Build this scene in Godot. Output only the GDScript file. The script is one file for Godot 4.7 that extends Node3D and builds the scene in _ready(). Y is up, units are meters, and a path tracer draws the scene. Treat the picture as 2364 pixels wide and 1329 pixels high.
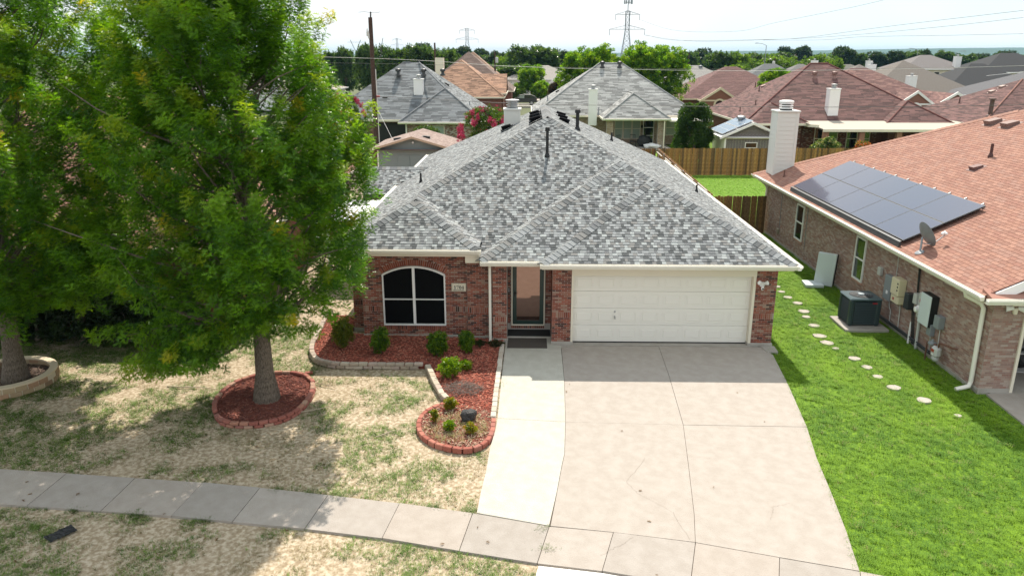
extends Node3D
# A suburban brick house seen from above its front yard. x runs along the street, y is up, -z leads away from the street. Metres.

const EYE := Vector3(-1.33, 7.88, 20.06)
var rng := RandomNumberGenerator.new()
var names := {}
var M := {}


class MB:
	# collects triangles in world metres; front faces run clockwise
	var v := PackedVector3Array()
	var n := PackedVector3Array()
	var c := PackedColorArray()
	var col := Color.WHITE

	func tri(a: Vector3, b: Vector3, d: Vector3) -> void:
		var m := (d - a).cross(b - a).normalized()
		v.append(a); v.append(b); v.append(d)
		n.append(m); n.append(m); n.append(m)
		c.append(col); c.append(col); c.append(col)

	func trin(a: Vector3, b: Vector3, d: Vector3, na: Vector3, nb: Vector3, nd: Vector3) -> void:
		if (d - a).cross(b - a).dot(na + nb + nd) < 0.0:
			v.append(a); v.append(d); v.append(b)
			n.append(na); n.append(nd); n.append(nb)
		else:
			v.append(a); v.append(b); v.append(d)
			n.append(na); n.append(nb); n.append(nd)
		c.append(col); c.append(col); c.append(col)

	func trio(a: Vector3, b: Vector3, d: Vector3, out: Vector3) -> void:
		if (d - a).cross(b - a).dot(out) < 0.0:
			tri(a, d, b)
		else:
			tri(a, b, d)

	func quad(a: Vector3, b: Vector3, d: Vector3, e: Vector3, out: Vector3) -> void:
		if (d - a).cross(e - b).dot(out) > 0.0:
			tri(a, d, b)
			tri(a, e, d)
		else:
			tri(a, b, d)
			tri(a, d, e)

	func box(at: Vector3, size: Vector3, bs := Basis.IDENTITY, skip_back := false) -> void:
		var h := size * 0.5
		for ax in 3:
			for s in [-1.0, 1.0]:
				if skip_back and ax == 2 and s < 0.0:
					continue
				var o := Vector3.ZERO
				o[ax] = h[ax] * s
				var p := Vector3.ZERO
				p[(ax + 1) % 3] = h[(ax + 1) % 3]
				var q := Vector3.ZERO
				q[(ax + 2) % 3] = h[(ax + 2) % 3]
				quad(at + bs * (o - p - q), at + bs * (o + p - q), at + bs * (o + p + q), at + bs * (o - p + q), bs * o)

	func cbox(at: Vector3, size: Vector3, r: float, bs := Basis.IDENTITY) -> void:
		# a box with chamfered edges
		var h := size * 0.5
		r = minf(r, minf(h.x, minf(h.y, h.z)) * 0.9)
		var g := h - Vector3(r, r, r)
		for ax in 3:
			var b := (ax + 1) % 3
			var d := (ax + 2) % 3
			for s in [-1.0, 1.0]:
				var k: Array[Vector3] = []
				for w in [[-1, -1], [1, -1], [1, 1], [-1, 1]]:
					var p := Vector3.ZERO
					p[ax] = h[ax] * s
					p[b] = g[b] * w[0]
					p[d] = g[d] * w[1]
					k.append(at + bs * p)
				var o := Vector3.ZERO
				o[ax] = s
				quad(k[0], k[1], k[2], k[3], bs * o)
			for s in [-1.0, 1.0]:
				for t in [-1.0, 1.0]:
					var k2: Array[Vector3] = []
					for w in [[0, -1], [0, 1], [1, 1], [1, -1]]:
						var p := Vector3.ZERO
						p[ax] = g[ax] * w[1]
						p[b] = (h[b] if w[0] == 0 else g[b]) * s
						p[d] = (g[d] if w[0] == 0 else h[d]) * t
						k2.append(at + bs * p)
					var o := Vector3.ZERO
					o[b] = s
					o[d] = t
					quad(k2[0], k2[1], k2[2], k2[3], bs * o)
		for x in [-1.0, 1.0]:
			for y in [-1.0, 1.0]:
				for z in [-1.0, 1.0]:
					var f := Vector3(x, y, z)
					trio(at + bs * (Vector3(h.x, g.y, g.z) * f), at + bs * (Vector3(g.x, h.y, g.z) * f), at + bs * (Vector3(g.x, g.y, h.z) * f), bs * f)

	func poly(p: PackedVector3Array, out: Vector3) -> void:
		for i in range(1, p.size() - 1):
			trio(p[0], p[i], p[i + 1], out)

	func prism(p: PackedVector2Array, y0: float, y1: float, bottom := false) -> void:
		# an outline in the ground plane (x, z), lifted from y0 to y1
		var t := Geometry2D.triangulate_polygon(p)
		for i in range(0, t.size(), 3):
			var a := p[t[i]]
			var b := p[t[i + 1]]
			var d := p[t[i + 2]]
			trio(Vector3(a.x, y1, a.y), Vector3(b.x, y1, b.y), Vector3(d.x, y1, d.y), Vector3.UP)
			if bottom:
				trio(Vector3(a.x, y0, a.y), Vector3(b.x, y0, b.y), Vector3(d.x, y0, d.y), Vector3.DOWN)
		var cw := Geometry2D.is_polygon_clockwise(p)
		for i in p.size():
			var a := p[i]
			var b := p[(i + 1) % p.size()]
			var e := b - a
			var o := Vector3(e.y, 0, -e.x) * (1.0 if cw else -1.0)
			if Geometry2D.is_point_in_polygon((a + b) * 0.5 + Vector2(o.x, o.z).normalized() * 0.002, p):
				o = -o
			quad(Vector3(a.x, y0, a.y), Vector3(b.x, y0, b.y), Vector3(b.x, y1, b.y), Vector3(a.x, y1, a.y), o)

	func sweep(a: Vector3, b: Vector3, out: Vector3, prof: PackedVector2Array) -> void:
		# a closed outline (x outward along out, y up) drawn straight from a to b
		var t := Geometry2D.triangulate_polygon(prof)
		var ends: Array[Vector3] = [a, b]
		for k in 2:
			var d := (a - b) if k == 0 else (b - a)
			for i in range(0, t.size(), 3):
				var q: Array[Vector3] = []
				for j in 3:
					q.append(ends[k] + out * prof[t[i + j]].x + Vector3.UP * prof[t[i + j]].y)
				trio(q[0], q[1], q[2], d)
		for i in prof.size():
			var p := prof[i]
			var r := prof[(i + 1) % prof.size()]
			var e := r - p
			var o2 := Vector2(e.y, -e.x).normalized()
			if Geometry2D.is_point_in_polygon((p + r) * 0.5 + o2 * 0.001, prof):
				o2 = -o2
			var pa := out * p.x + Vector3.UP * p.y
			var pr := out * r.x + Vector3.UP * r.y
			quad(a + pa, b + pa, b + pr, a + pr, out * o2.x + Vector3.UP * o2.y)

	func tube(p: Array, r: Variant, sides := 6, caps := true) -> void:
		var rings: Array = []
		var prev := Vector3.ZERO
		for i in p.size():
			var d: Vector3 = (p[mini(i + 1, p.size() - 1)] - p[maxi(i - 1, 0)]).normalized()
			var x := prev - d * prev.dot(d)
			if x.length() < 0.01:
				x = d.cross(Vector3.FORWARD if absf(d.z) < 0.8 else Vector3.RIGHT)
			x = x.normalized()
			prev = x
			var y := d.cross(x)
			var rad: float = r[i] if r is Array else r
			var ring: Array = []
			for k in sides:
				var a := TAU * k / sides
				var w := x * cos(a) + y * sin(a)
				ring.append([p[i] + w * rad, w])
			rings.append(ring)
			if caps and (i == 0 or i == p.size() - 1):
				var o := -d if i == 0 else d
				for k in sides:
					trio(p[i], ring[k][0], ring[(k + 1) % sides][0], o)
		for i in range(p.size() - 1):
			for k in sides:
				var k2 := (k + 1) % sides
				var a: Array = rings[i][k]
				var b: Array = rings[i][k2]
				var d: Array = rings[i + 1][k2]
				var e: Array = rings[i + 1][k]
				trin(a[0], b[0], d[0], a[1], b[1], d[1])
				trin(a[0], d[0], e[0], a[1], d[1], e[1])

	func lathe(at: Vector3, prof: Array, sides := 16, bs := Basis.IDENTITY) -> void:
		# profile points (radius, height) turned round the y axis of bs
		for i in range(prof.size() - 1):
			var a: Vector2 = prof[i]
			var b: Vector2 = prof[i + 1]
			var e := b - a
			var m := Vector2(e.y, -e.x).normalized()
			for k in sides:
				var t0 := TAU * k / sides
				var t1 := TAU * (k + 1) / sides
				var c0 := Vector3(cos(t0), 0, sin(t0))
				var c1 := Vector3(cos(t1), 0, sin(t1))
				var p0 := at + bs * (c0 * a.x + Vector3.UP * a.y)
				var p1 := at + bs * (c1 * a.x + Vector3.UP * a.y)
				var p2 := at + bs * (c1 * b.x + Vector3.UP * b.y)
				var p3 := at + bs * (c0 * b.x + Vector3.UP * b.y)
				var n0 := bs * (c0 * m.x + Vector3.UP * m.y)
				var n1 := bs * (c1 * m.x + Vector3.UP * m.y)
				if a.x > 0.0001:
					trin(p0, p1, p2, n0, n1, n1)
				if b.x > 0.0001:
					trin(p0, p2, p3, n0, n1, n0)

	func blob(at: Vector3, size: Vector3, noise: FastNoiseLite, rough := 0.3, rings := 7, sides := 11) -> void:
		# a lumpy rounded body
		var pts: Array = []
		for i in rings + 1:
			var row: Array = []
			for k in sides:
				var el := PI * i / rings - PI / 2
				var az := TAU * k / sides
				var d := Vector3(cos(el) * cos(az), sin(el), cos(el) * sin(az))
				row.append(at + d * size * (1.0 + rough * noise.get_noise_3dv(d * 60.0 + at * 40.0)))
			pts.append(row)
		for i in rings:
			for k in sides:
				var k2 := (k + 1) % sides
				quad(pts[i][k], pts[i][k2], pts[i + 1][k2], pts[i + 1][k], (pts[i][k] + pts[i + 1][k2]) * 0.5 - at)

	func mesh(origin := Vector3.ZERO) -> ArrayMesh:
		var a := []
		a.resize(Mesh.ARRAY_MAX)
		a[Mesh.ARRAY_VERTEX] = (Transform3D(Basis.IDENTITY, -origin) * v) if origin != Vector3.ZERO else v
		a[Mesh.ARRAY_NORMAL] = n
		a[Mesh.ARRAY_COLOR] = c
		var m := ArrayMesh.new()
		m.add_surface_from_arrays(Mesh.PRIMITIVE_TRIANGLES, a)
		return m


# ---------------------------------------------------------------- naming and placing
func numbered(called: String, parent: Node) -> String:
	var key := str(parent.get_instance_id()) + "/" + called
	var k: int = names.get(key, 0)
	names[key] = k + 1
	return called if k == 0 else "%s_%03d" % [called, k]


func world_of(p: Node) -> Vector3:
	var o := Vector3.ZERO
	while p != self and p is Node3D:
		o += (p as Node3D).position
		p = p.get_parent()
	return o


func tag(o: Node3D, label: String, category := "", group := "", kind := "") -> Node3D:
	if label:
		o.set_meta("label", label)
	if category:
		o.set_meta("category", category)
	if group:
		o.set_meta("group", group)
	if kind:
		o.set_meta("kind", kind)
	return o


func thing(called: String, label: String, category: String, at := Vector3.ZERO, group := "") -> Node3D:
	var o := Node3D.new()
	o.name = numbered(called, self)
	add_child(o)
	o.position = at
	tag(o, label, category, group)
	return o


func node(called: String, m: Mesh, material: Material, parent: Node3D, at := Vector3.ZERO) -> MeshInstance3D:
	var o := MeshInstance3D.new()
	o.mesh = m
	o.material_override = material
	o.name = numbered(called, parent)
	o.position = at
	parent.add_child(o)
	return o


# one mesh, built in world metres, as a part of parent (or top level)
func put(called: String, b: MB, material: Material, parent: Node3D = self, at := Vector3.ZERO) -> MeshInstance3D:
	var base := world_of(parent) if parent != self else Vector3.ZERO
	return node(called, b.mesh(base + at), material, parent, at)


func solo(called: String, b: MB, material: Material, label: String, category: String, at: Vector3, group := "") -> MeshInstance3D:
	var o := node(called, b.mesh(at), material, self, at)
	tag(o, label, category, group)
	return o


func ground_piece(called: String, b: MB, material: Material, parent: Node3D = self) -> MeshInstance3D:
	var o := put(called, b, material, parent)
	if parent == self:
		o.set_meta("kind", "structure")
	return o


func copy(o: Node3D, label: String, at: Vector3, turn := 0.0, size := 1.0) -> Node3D:
	var r: Node3D = o.duplicate()
	var stem := String(o.name)
	if stem.right(4).begins_with("_") and stem.right(3).is_valid_int():
		stem = stem.left(-4)
	r.name = numbered(stem, self)
	add_child(r)
	r.position = at
	r.rotation.y = turn
	r.scale = Vector3(size, size, size)
	if label:
		r.set_meta("label", label)
	return r


func scatter(called: String, m: Mesh, material: Material, where: Array, tints: PackedColorArray, parent: Node3D = self, kind := "stuff") -> MultiMeshInstance3D:
	var mm := MultiMesh.new()
	mm.transform_format = MultiMesh.TRANSFORM_3D
	mm.use_colors = true
	mm.mesh = m
	mm.instance_count = where.size()
	for i in where.size():
		mm.set_instance_transform(i, where[i])
		mm.set_instance_color(i, tints[i])
	var o := MultiMeshInstance3D.new()
	o.multimesh = mm
	o.material_override = material
	o.name = numbered(called, parent)
	parent.add_child(o)
	if kind:
		o.set_meta("kind", kind)
	return o


# ---------------------------------------------------------------- materials
func ntex(sd: int, freq: float, oct: int, lo: Color, hi: Color, size := 512, p0 := 0.25, p1 := 0.75, kind := FastNoiseLite.TYPE_SIMPLEX_SMOOTH) -> NoiseTexture2D:
	var f := FastNoiseLite.new()
	f.seed = sd
	f.noise_type = kind
	f.frequency = freq
	f.fractal_octaves = oct
	f.fractal_gain = 0.6
	var g := Gradient.new()
	g.offsets = PackedFloat32Array([p0, p1])
	g.colors = PackedColorArray([lo.linear_to_srgb(), hi.linear_to_srgb()])
	var t := NoiseTexture2D.new()
	t.width = size
	t.height = size
	t.seamless = true
	t.noise = f
	t.color_ramp = g
	return t


func nbump(sd: int, freq: float, oct: int, strength: float, size := 512) -> NoiseTexture2D:
	var f := FastNoiseLite.new()
	f.seed = sd
	f.noise_type = FastNoiseLite.TYPE_SIMPLEX_SMOOTH
	f.frequency = freq
	f.fractal_octaves = oct
	f.fractal_gain = 0.6
	var t := NoiseTexture2D.new()
	t.width = size
	t.height = size
	t.seamless = true
	t.as_normal_map = true
	t.bump_strength = strength
	t.noise = f
	return t


func mat(c: Color, rough := 0.85, tex: Texture2D = null, scale := Vector3.ONE, bump: Texture2D = null, depth := 1.0) -> StandardMaterial3D:
	# c is a real-world (linear) base colour
	var m := StandardMaterial3D.new()
	m.albedo_color = c.linear_to_srgb()
	m.roughness = rough
	m.vertex_color_use_as_albedo = true
	if tex:
		m.albedo_texture = tex
	if bump:
		m.normal_enabled = true
		m.normal_texture = bump
		m.normal_scale = depth
	if tex or bump:
		m.uv1_triplanar = true
		m.uv1_world_triplanar = true
		m.uv1_scale = scale
	return m


func leafy(c: Color, through := 0.5, rough := 0.5) -> StandardMaterial3D:
	var m := mat(c, rough)
	m.cull_mode = BaseMaterial3D.CULL_DISABLED
	m.backlight_enabled = true
	m.backlight = Color(through, through, through * 0.6)
	return m


func metal(c: Color, rough := 0.4, part := 0.9) -> StandardMaterial3D:
	var m := mat(c, rough)
	m.metallic = part
	return m


func make_materials() -> void:
	var white := Color(1, 1, 1)
	var grain := ntex(11, 0.22, 3, Color(0.62, 0.62, 0.62), white)
	var mottle := ntex(12, 0.007, 8, Color(0.89, 0.875, 0.86), white, 1024, 0.2, 0.8)
	var stain := ntex(13, 0.0035, 8, Color(0.86, 0.84, 0.81), white, 1024, 0.15, 0.75)
	var streak := ntex(14, 0.03, 5, Color(0.35, 0.33, 0.3), white, 512, 0.3, 0.62)
	var grain_n := nbump(15, 0.2, 3, 5.0)
	var rough_n := nbump(16, 0.05, 5, 8.0)
	var soil := ntex(17, 0.02, 8, Color(0.285, 0.215, 0.135), Color(0.50, 0.415, 0.305), 1024, 0.28, 0.7)
	var turf := ntex(18, 0.02, 6, Color(0.06, 0.13, 0.004), Color(0.17, 0.29, 0.008), 1024)
	M.mortar = mat(Color(0.52, 0.46, 0.41), 0.95, grain, Vector3.ONE * 1.3, grain_n, 0.5)
	M.brick = mat(white, 0.9, grain, Vector3.ONE * 2.0, grain_n, 0.8)
	M.shingle = mat(white, 0.93, grain, Vector3.ONE * 2.3, grain_n, 0.7)
	M.deck = mat(Color(0.07, 0.07, 0.072), 0.95)
	M.deck_red = mat(Color(0.15, 0.06, 0.045), 0.95)
	M.concrete_stained = mat(Color(0.44, 0.375, 0.32), 0.92, stain, Vector3.ONE * 0.33, grain_n, 0.3)
	M.concrete = mat(Color(0.39, 0.346, 0.305), 0.9, mottle, Vector3.ONE * 0.35, grain_n, 0.25)
	M.concrete_new = mat(Color(0.49, 0.47, 0.41), 0.88, mottle, Vector3.ONE * 0.3, grain_n, 0.35)
	M.concrete_old = mat(Color(0.42, 0.385, 0.345), 0.92, stain, Vector3.ONE * 0.45, grain_n, 0.6)
	M.joint = mat(Color(0.09, 0.07, 0.055), 0.95)
	M.cream = mat(Color(0.74, 0.67, 0.55), 0.6)
	M.white = mat(Color(0.82, 0.80, 0.79), 0.5)
	M.door_white = mat(Color(0.80, 0.765, 0.70), 0.45)
	M.gutter = mat(Color(0.80, 0.76, 0.68), 0.35)
	M.siding = mat(Color(0.70, 0.69, 0.65), 0.7)
	M.black = mat(Color(0.012, 0.012, 0.013), 0.6)
	M.rubber = mat(Color(0.016, 0.016, 0.016), 0.75)
	M.screen = mat(Color(0.007, 0.007, 0.008), 0.62, grain, Vector3.ONE * 3.0)
	M.green_paint = mat(Color(0.012, 0.035, 0.028), 0.35)
	M.soil = mat(white, 1.0, soil, Vector3.ONE * 0.37, rough_n, 0.2)
	M.turf = mat(white, 1.0, turf, Vector3.ONE * 0.43, rough_n, 0.3)
	M.far_ground = mat(Color(0.10, 0.115, 0.05), 1.0, mottle, Vector3.ONE * 0.03)
	M.hill = mat(Color(0.045, 0.075, 0.035), 1.0)
	M.mulch = mat(Color(0.25, 0.07, 0.045), 1.0, streak, Vector3.ONE * 1.7, rough_n, 1.0)
	M.chips = mat(white, 0.95)
	M.bark = mat(Color(0.235, 0.19, 0.15), 0.95, streak, Vector3(3.2, 0.55, 3.2), nbump(19, 0.04, 5, 14.0), 1.2)
	M.wood = mat(white, 0.9, streak, Vector3(4.0, 0.35, 4.0), grain_n, 0.4)
	M.pole = mat(Color(0.085, 0.048, 0.035), 0.9, streak, Vector3(3.0, 0.3, 3.0))
	M.leaf = leafy(white, 1.1, 0.33)
	M.grass = leafy(white, 0.6, 0.8)
	M.petal = leafy(white, 0.4, 0.7)
	M.steel = metal(Color(0.42, 0.43, 0.44), 0.45)
	M.pylon = mat(Color(0.22, 0.235, 0.25), 0.6)
	M.wire = mat(Color(0.05, 0.05, 0.055), 0.6)
	M.pale_wire = mat(Color(0.55, 0.55, 0.53), 0.6)
	M.grey_box = mat(Color(0.24, 0.26, 0.28), 0.5)
	M.dark_box = mat(Color(0.035, 0.04, 0.045), 0.5)
	M.pvc = mat(Color(0.5, 0.5, 0.48), 0.5)
	M.stone = mat(white, 0.92, mottle, Vector3.ONE * 2.0, rough_n, 0.7)
	M.step_stone = mat(Color(0.44, 0.40, 0.35), 0.92, stain, Vector3.ONE * 3.0)
	M.vent_dark = mat(Color(0.05, 0.05, 0.052), 0.5)
	M.vent_black = mat(Color(0.008, 0.008, 0.009), 0.95)
	M.vent_black.metallic_specular = 0.1
	M.screen.metallic_specular = 0.15
	M.plain = mat(white, 0.75)
	M.gloss = mat(white, 0.25)
	M.curtain = mat(Color(0.30, 0.36, 0.31), 0.35)
	M.window = mat(Color(0.01, 0.013, 0.014), 0.05)
	M.window.metallic_specular = 0.9
	var g := mat(Color(0.24, 0.15, 0.125), 0.03)
	g.albedo_color.a = 0.45
	g.transparency = BaseMaterial3D.TRANSPARENCY_ALPHA
	g.metallic = 0.95
	M.storm_glass = g
	var s := mat(Color(0.014, 0.02, 0.065), 0.17)
	s.metallic_specular = 0.75
	s.clearcoat_enabled = true
	s.clearcoat = 0.7
	s.clearcoat_roughness = 0.05
	M.solar = s


func lerp_c(a: Color, b: Color, t: float) -> Color:
	return a.lerp(b, t)


func pick(list: Array) -> Color:
	var c: Color = list[rng.randi() % list.size()]
	var k := rng.randf_range(0.9, 1.1)
	return Color(c.r * k, c.g * k, c.b * k)


func v2(a: Array) -> PackedVector2Array:
	# flat list x, z, x, z ... as an outline
	var p := PackedVector2Array()
	for i in range(0, a.size(), 2):
		p.append(Vector2(a[i], a[i + 1]))
	return p


# ---------------------------------------------------------------- roofs
class Roof:
	var planes: Array[Vector3] = []  # slope along x, slope along z, height at 0
	var foot := PackedVector2Array()
	var he := 2.5

	func h(x: float, z: float) -> float:
		var m := 1e9
		for p in planes:
			m = minf(m, p.x * x + p.y * z + p.z)
		return m

	func inside(x: float, z: float) -> bool:
		return Geometry2D.is_point_in_polygon(Vector2(x, z), foot)

	func faces() -> Array:
		var out: Array = []
		for i in planes.size():
			var poly := foot.duplicate()
			for j in planes.size():
				if i != j:
					var g := planes[j] - planes[i]
					var kept := PackedVector2Array()
					for k in poly.size():
						var a := poly[k]
						var b := poly[(k + 1) % poly.size()]
						var fa := g.x * a.x + g.y * a.y + g.z
						var fb := g.x * b.x + g.y * b.y + g.z
						if fa >= 0:
							kept.append(a)
						if (fa > 0 and fb < 0) or (fa < 0 and fb > 0):
							kept.append(a.lerp(b, fa / (fa - fb)))
					poly = kept
			if poly.size() >= 3:
				out.append([planes[i], poly])
		return out


func rect2(x0: float, x1: float, zf: float, zb: float) -> PackedVector2Array:
	return PackedVector2Array([Vector2(x0, zb), Vector2(x1, zb), Vector2(x1, zf), Vector2(x0, zf)])


func hip(x0: float, x1: float, zf: float, zb: float, he: float, p: float, open := "") -> Roof:
	# open: the sides (L R F B) without a slope: gables, or ends that run into another roof
	var r := Roof.new()
	r.he = he
	r.foot = rect2(x0, x1, zf, zb)
	if not "L" in open:
		r.planes.append(Vector3(p, 0, he - p * x0))
	if not "R" in open:
		r.planes.append(Vector3(-p, 0, he + p * x1))
	if not "F" in open:
		r.planes.append(Vector3(0, -p, he + p * zf))
	if not "B" in open:
		r.planes.append(Vector3(0, p, he - p * zb))
	return r


func deck(b: MB, r: Roof, drop := 0.0, soffit := 0.14) -> void:
	var low := r.he - soffit
	for f in r.faces():
		var pl: Vector3 = f[0]
		var poly: PackedVector2Array = f[1]
		var top := PackedVector3Array()
		for q in poly:
			top.append(Vector3(q.x, pl.x * q.x + pl.y * q.y + pl.z - drop, q.y))
		b.poly(top, Vector3.UP)
		for i in poly.size():
			var a := poly[i]
			var d := poly[(i + 1) % poly.size()]
			var mid := (a + d) * 0.5
			for k in r.foot.size():
				var e0 := r.foot[k]
				var e1 := r.foot[(k + 1) % r.foot.size()]
				var near := Geometry2D.get_closest_point_to_segment(mid, e0, e1)
				if near.distance_to(mid) < 0.002 and a.distance_to(d) > 0.01:
					var o := Vector2(e1.y - e0.y, e0.x - e1.x)
					var mid_foot := (r.foot[0] + r.foot[2]) * 0.5
					if o.dot(mid - mid_foot) < 0:
						o = -o
					var t0 := top[i]
					var t1 := top[(i + 1) % top.size()]
					var tilted := absf(t0.y - t1.y) > 0.05  # a gable's edge: only as thick as the boards
					b.quad(t0, t1, Vector3(d.x, t1.y - 0.09 if tilted else low, d.y), Vector3(a.x, t0.y - 0.09 if tilted else low, a.y), Vector3(o.x, 0, o.y))
	var under := PackedVector3Array()
	for q in r.foot:
		under.append(Vector3(q.x, low, q.y))
	b.poly(under, Vector3.DOWN)


func line_in(poly: PackedVector2Array, u: Vector2, t: Vector2, d: float) -> Vector2:
	var lo := 1e9
	var hi := -1e9
	for i in poly.size():
		var a := poly[i]
		var b := poly[(i + 1) % poly.size()]
		var fa := a.dot(u) - d
		var fb := b.dot(u) - d
		if (fa <= 0 and fb >= 0) or (fa >= 0 and fb <= 0):
			if absf(fa - fb) < 1e-7:
				lo = minf(lo, minf(a.dot(t), b.dot(t)))
				hi = maxf(hi, maxf(a.dot(t), b.dot(t)))
			else:
				var s := a.lerp(b, fa / (fa - fb)).dot(t)
				lo = minf(lo, s)
				hi = maxf(hi, s)
	return Vector2(lo, hi)


var joined := false  # true: no tab is kept apart


# lays shingle tabs on every slope of r; where other roofs rise above it nothing is laid
func lay(b: MB, single: Array, r: Roof, before: Array, after: Array, tones: Array, widths: Array, step: float, thick: float, uniform := false, gap := 0.004, skip := Vector3.ZERO) -> void:
	for f in r.faces():
		var pl: Vector3 = f[0]
		var poly: PackedVector2Array = f[1]
		if skip != Vector3.ZERO and Vector2(pl.x, pl.y).normalized().dot(Vector2(skip.x, skip.z)) > 0.9:
			continue
		var p := Vector2(pl.x, pl.y).length()
		var u := Vector2(pl.x, pl.y) / p
		var t := Vector2(-u.y, u.x)
		var d0 := 1e9
		var d1 := -1e9
		for q in poly:
			d0 = minf(d0, q.dot(u))
			d1 = maxf(d1, q.dot(u))
		var eh := step / sqrt(1.0 + p * p)
		var row := 0
		var run := Vector3(u.x, p, u.y).normalized()
		var nor := Vector3(-pl.x, 1, -pl.y).normalized()
		while d0 + row * eh < d1 - 0.02:
			var dl := d0 + row * eh
			var du := minf(dl + eh, d1)
			var lo := line_in(poly, u, t, dl + 0.0005)
			var up := line_in(poly, u, t, du - 0.0005)
			var s: float = minf(lo.x, up.x) - rng.randf() * 0.3
			if uniform:
				s = floorf(minf(lo.x, up.x) / float(widths[0])) * float(widths[0]) - float(widths[0]) * 0.5 * (row % 2)
			var far: float = maxf(lo.y, up.y)
			var wi := 0
			var last := -9
			while s < far:
				wi = rng.randi() % widths.size()
				var w: float = widths[wi]
				var s1 := s + w - gap
				var bl := clampf(s, lo.x, lo.y)
				var br := clampf(s1, lo.x, lo.y)
				var tl := clampf(s, up.x, up.y)
				var tr := clampf(s1, up.x, up.y)
				var mid_s := (bl + br + tl + tr) * 0.25
				var mid_d := (dl + du) * 0.5
				var mx := u.x * mid_d + t.x * mid_s
				var mz := u.y * mid_d + t.y * mid_s
				var my := pl.x * mx + pl.y * mz + pl.z
				var seen := br - bl + tr - tl > 0.03
				if seen:
					for o: Roof in before:
						if o.inside(mx, mz) and o.h(mx, mz) > my - 0.01:
							seen = false
				if seen:
					for o: Roof in after:
						if o.inside(mx, mz) and o.h(mx, mz) > my + 0.04:
							seen = false
				if seen:
					var ti := rng.randi() % tones.size()
					if not uniform and absi(ti - last) < 2:
						ti = (ti + 3) % tones.size()
					last = ti
					var th: float = thick * (1.0 if uniform else [0.7, 1.0, 1.35][rng.randi() % 3])
					var whole := absf(br - bl - w + gap) < 0.001 and absf(tr - tl - w + gap) < 0.001 and du - dl > eh * 0.99
					if whole and not joined:
						single.append([Vector3(mx, my, mz), Basis(Vector3(t.x, 0, t.y), nor, Vector3(t.x, 0, t.y).cross(nor)), wi, ti, th, run])
					else:
						tab(b, pl, u, t, dl, du, bl, br, tl, tr, th, tones[ti])
				s += w
			row += 1


func tab(b: MB, pl: Vector3, u: Vector2, t: Vector2, dl: float, du: float, bl: float, br: float, tl: float, tr: float, th: float, c: Color) -> void:
	var k := rng.randf_range(0.93, 1.07)
	b.col = Color(c.r * k, c.g * k, c.b * k)
	var at := func(s: float, d: float, lift: float) -> Vector3:
		var x := u.x * d + t.x * s
		var z := u.y * d + t.y * s
		return Vector3(x, pl.x * x + pl.y * z + pl.z + lift, z)
	var a: Vector3 = at.call(bl, dl, th)
	var e: Vector3 = at.call(br, dl, th)
	var f: Vector3 = at.call(tr, du, 0.003)
	var g: Vector3 = at.call(tl, du, 0.003)
	var out := Vector3(-u.x, 0, -u.y)
	var side := Vector3(t.x, 0, t.y)
	b.quad(a, e, f, g, Vector3.UP)
	b.quad(a, e, e - Vector3(0, th, 0), a - Vector3(0, th, 0), out)
	b.trio(a, g, a - Vector3(0, th, 0), -side)
	b.trio(e, f, e - Vector3(0, th, 0), side)


# the tabs nearest the camera become parts of their own, the rest one mesh
func finish_tabs(b: MB, single: Array, parent: Node3D, material: Material, tones: Array, widths: Array, step: float, gap: float, most := 300) -> void:
	single.sort_custom(func(x: Array, y: Array) -> bool: return (x[0] as Vector3).distance_squared_to(EYE) < (y[0] as Vector3).distance_squared_to(EYE))
	var kept := {}
	var base := world_of(parent)
	for i in single.size():
		var q: Array = single[i]
		var bs: Basis = q[1]
		var w: float = widths[q[2]] - gap
		var th: float = q[4]
		if i < most:
			var key := "%d/%d/%d" % [q[2], q[3], int(th * 1000)]
			if not kept.has(key):
				var m := MB.new()
				one_tab(m, Vector3.ZERO, Basis.IDENTITY, w, th, step, tones[q[3]])
				kept[key] = m.mesh()
			var o := node("shingle", kept[key], material, parent, (q[0] as Vector3) - base)
			o.basis = bs
		else:
			one_tab(b, q[0], bs, w, th, step, tones[q[3]])
	if b.v.size():
		put("shingles", b, material, parent).set_meta("kind", "stuff")


func one_tab(b: MB, at: Vector3, bs: Basis, w: float, th: float, step: float, c: Color) -> void:
	# local x along the eave, y off the roof, z down or up the slope
	b.col = c
	var down := bs.z if bs.z.y < 0 else -bs.z
	if bs == Basis.IDENTITY:
		down = Vector3.BACK
	var x := bs.x * (w * 0.5)
	var y := bs.y
	var lo := at + down * (step * 0.5)
	var hi := at - down * (step * 0.5)
	b.quad(lo - x + y * th, lo + x + y * th, hi + x + y * 0.003, hi - x + y * 0.003, y)
	b.quad(lo - x + y * th, lo + x + y * th, lo + x, lo - x, down)
	b.trio(lo - x + y * th, hi - x + y * 0.003, lo - x, -bs.x)
	b.trio(lo + x + y * th, hi + x + y * 0.003, lo + x, bs.x)


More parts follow.
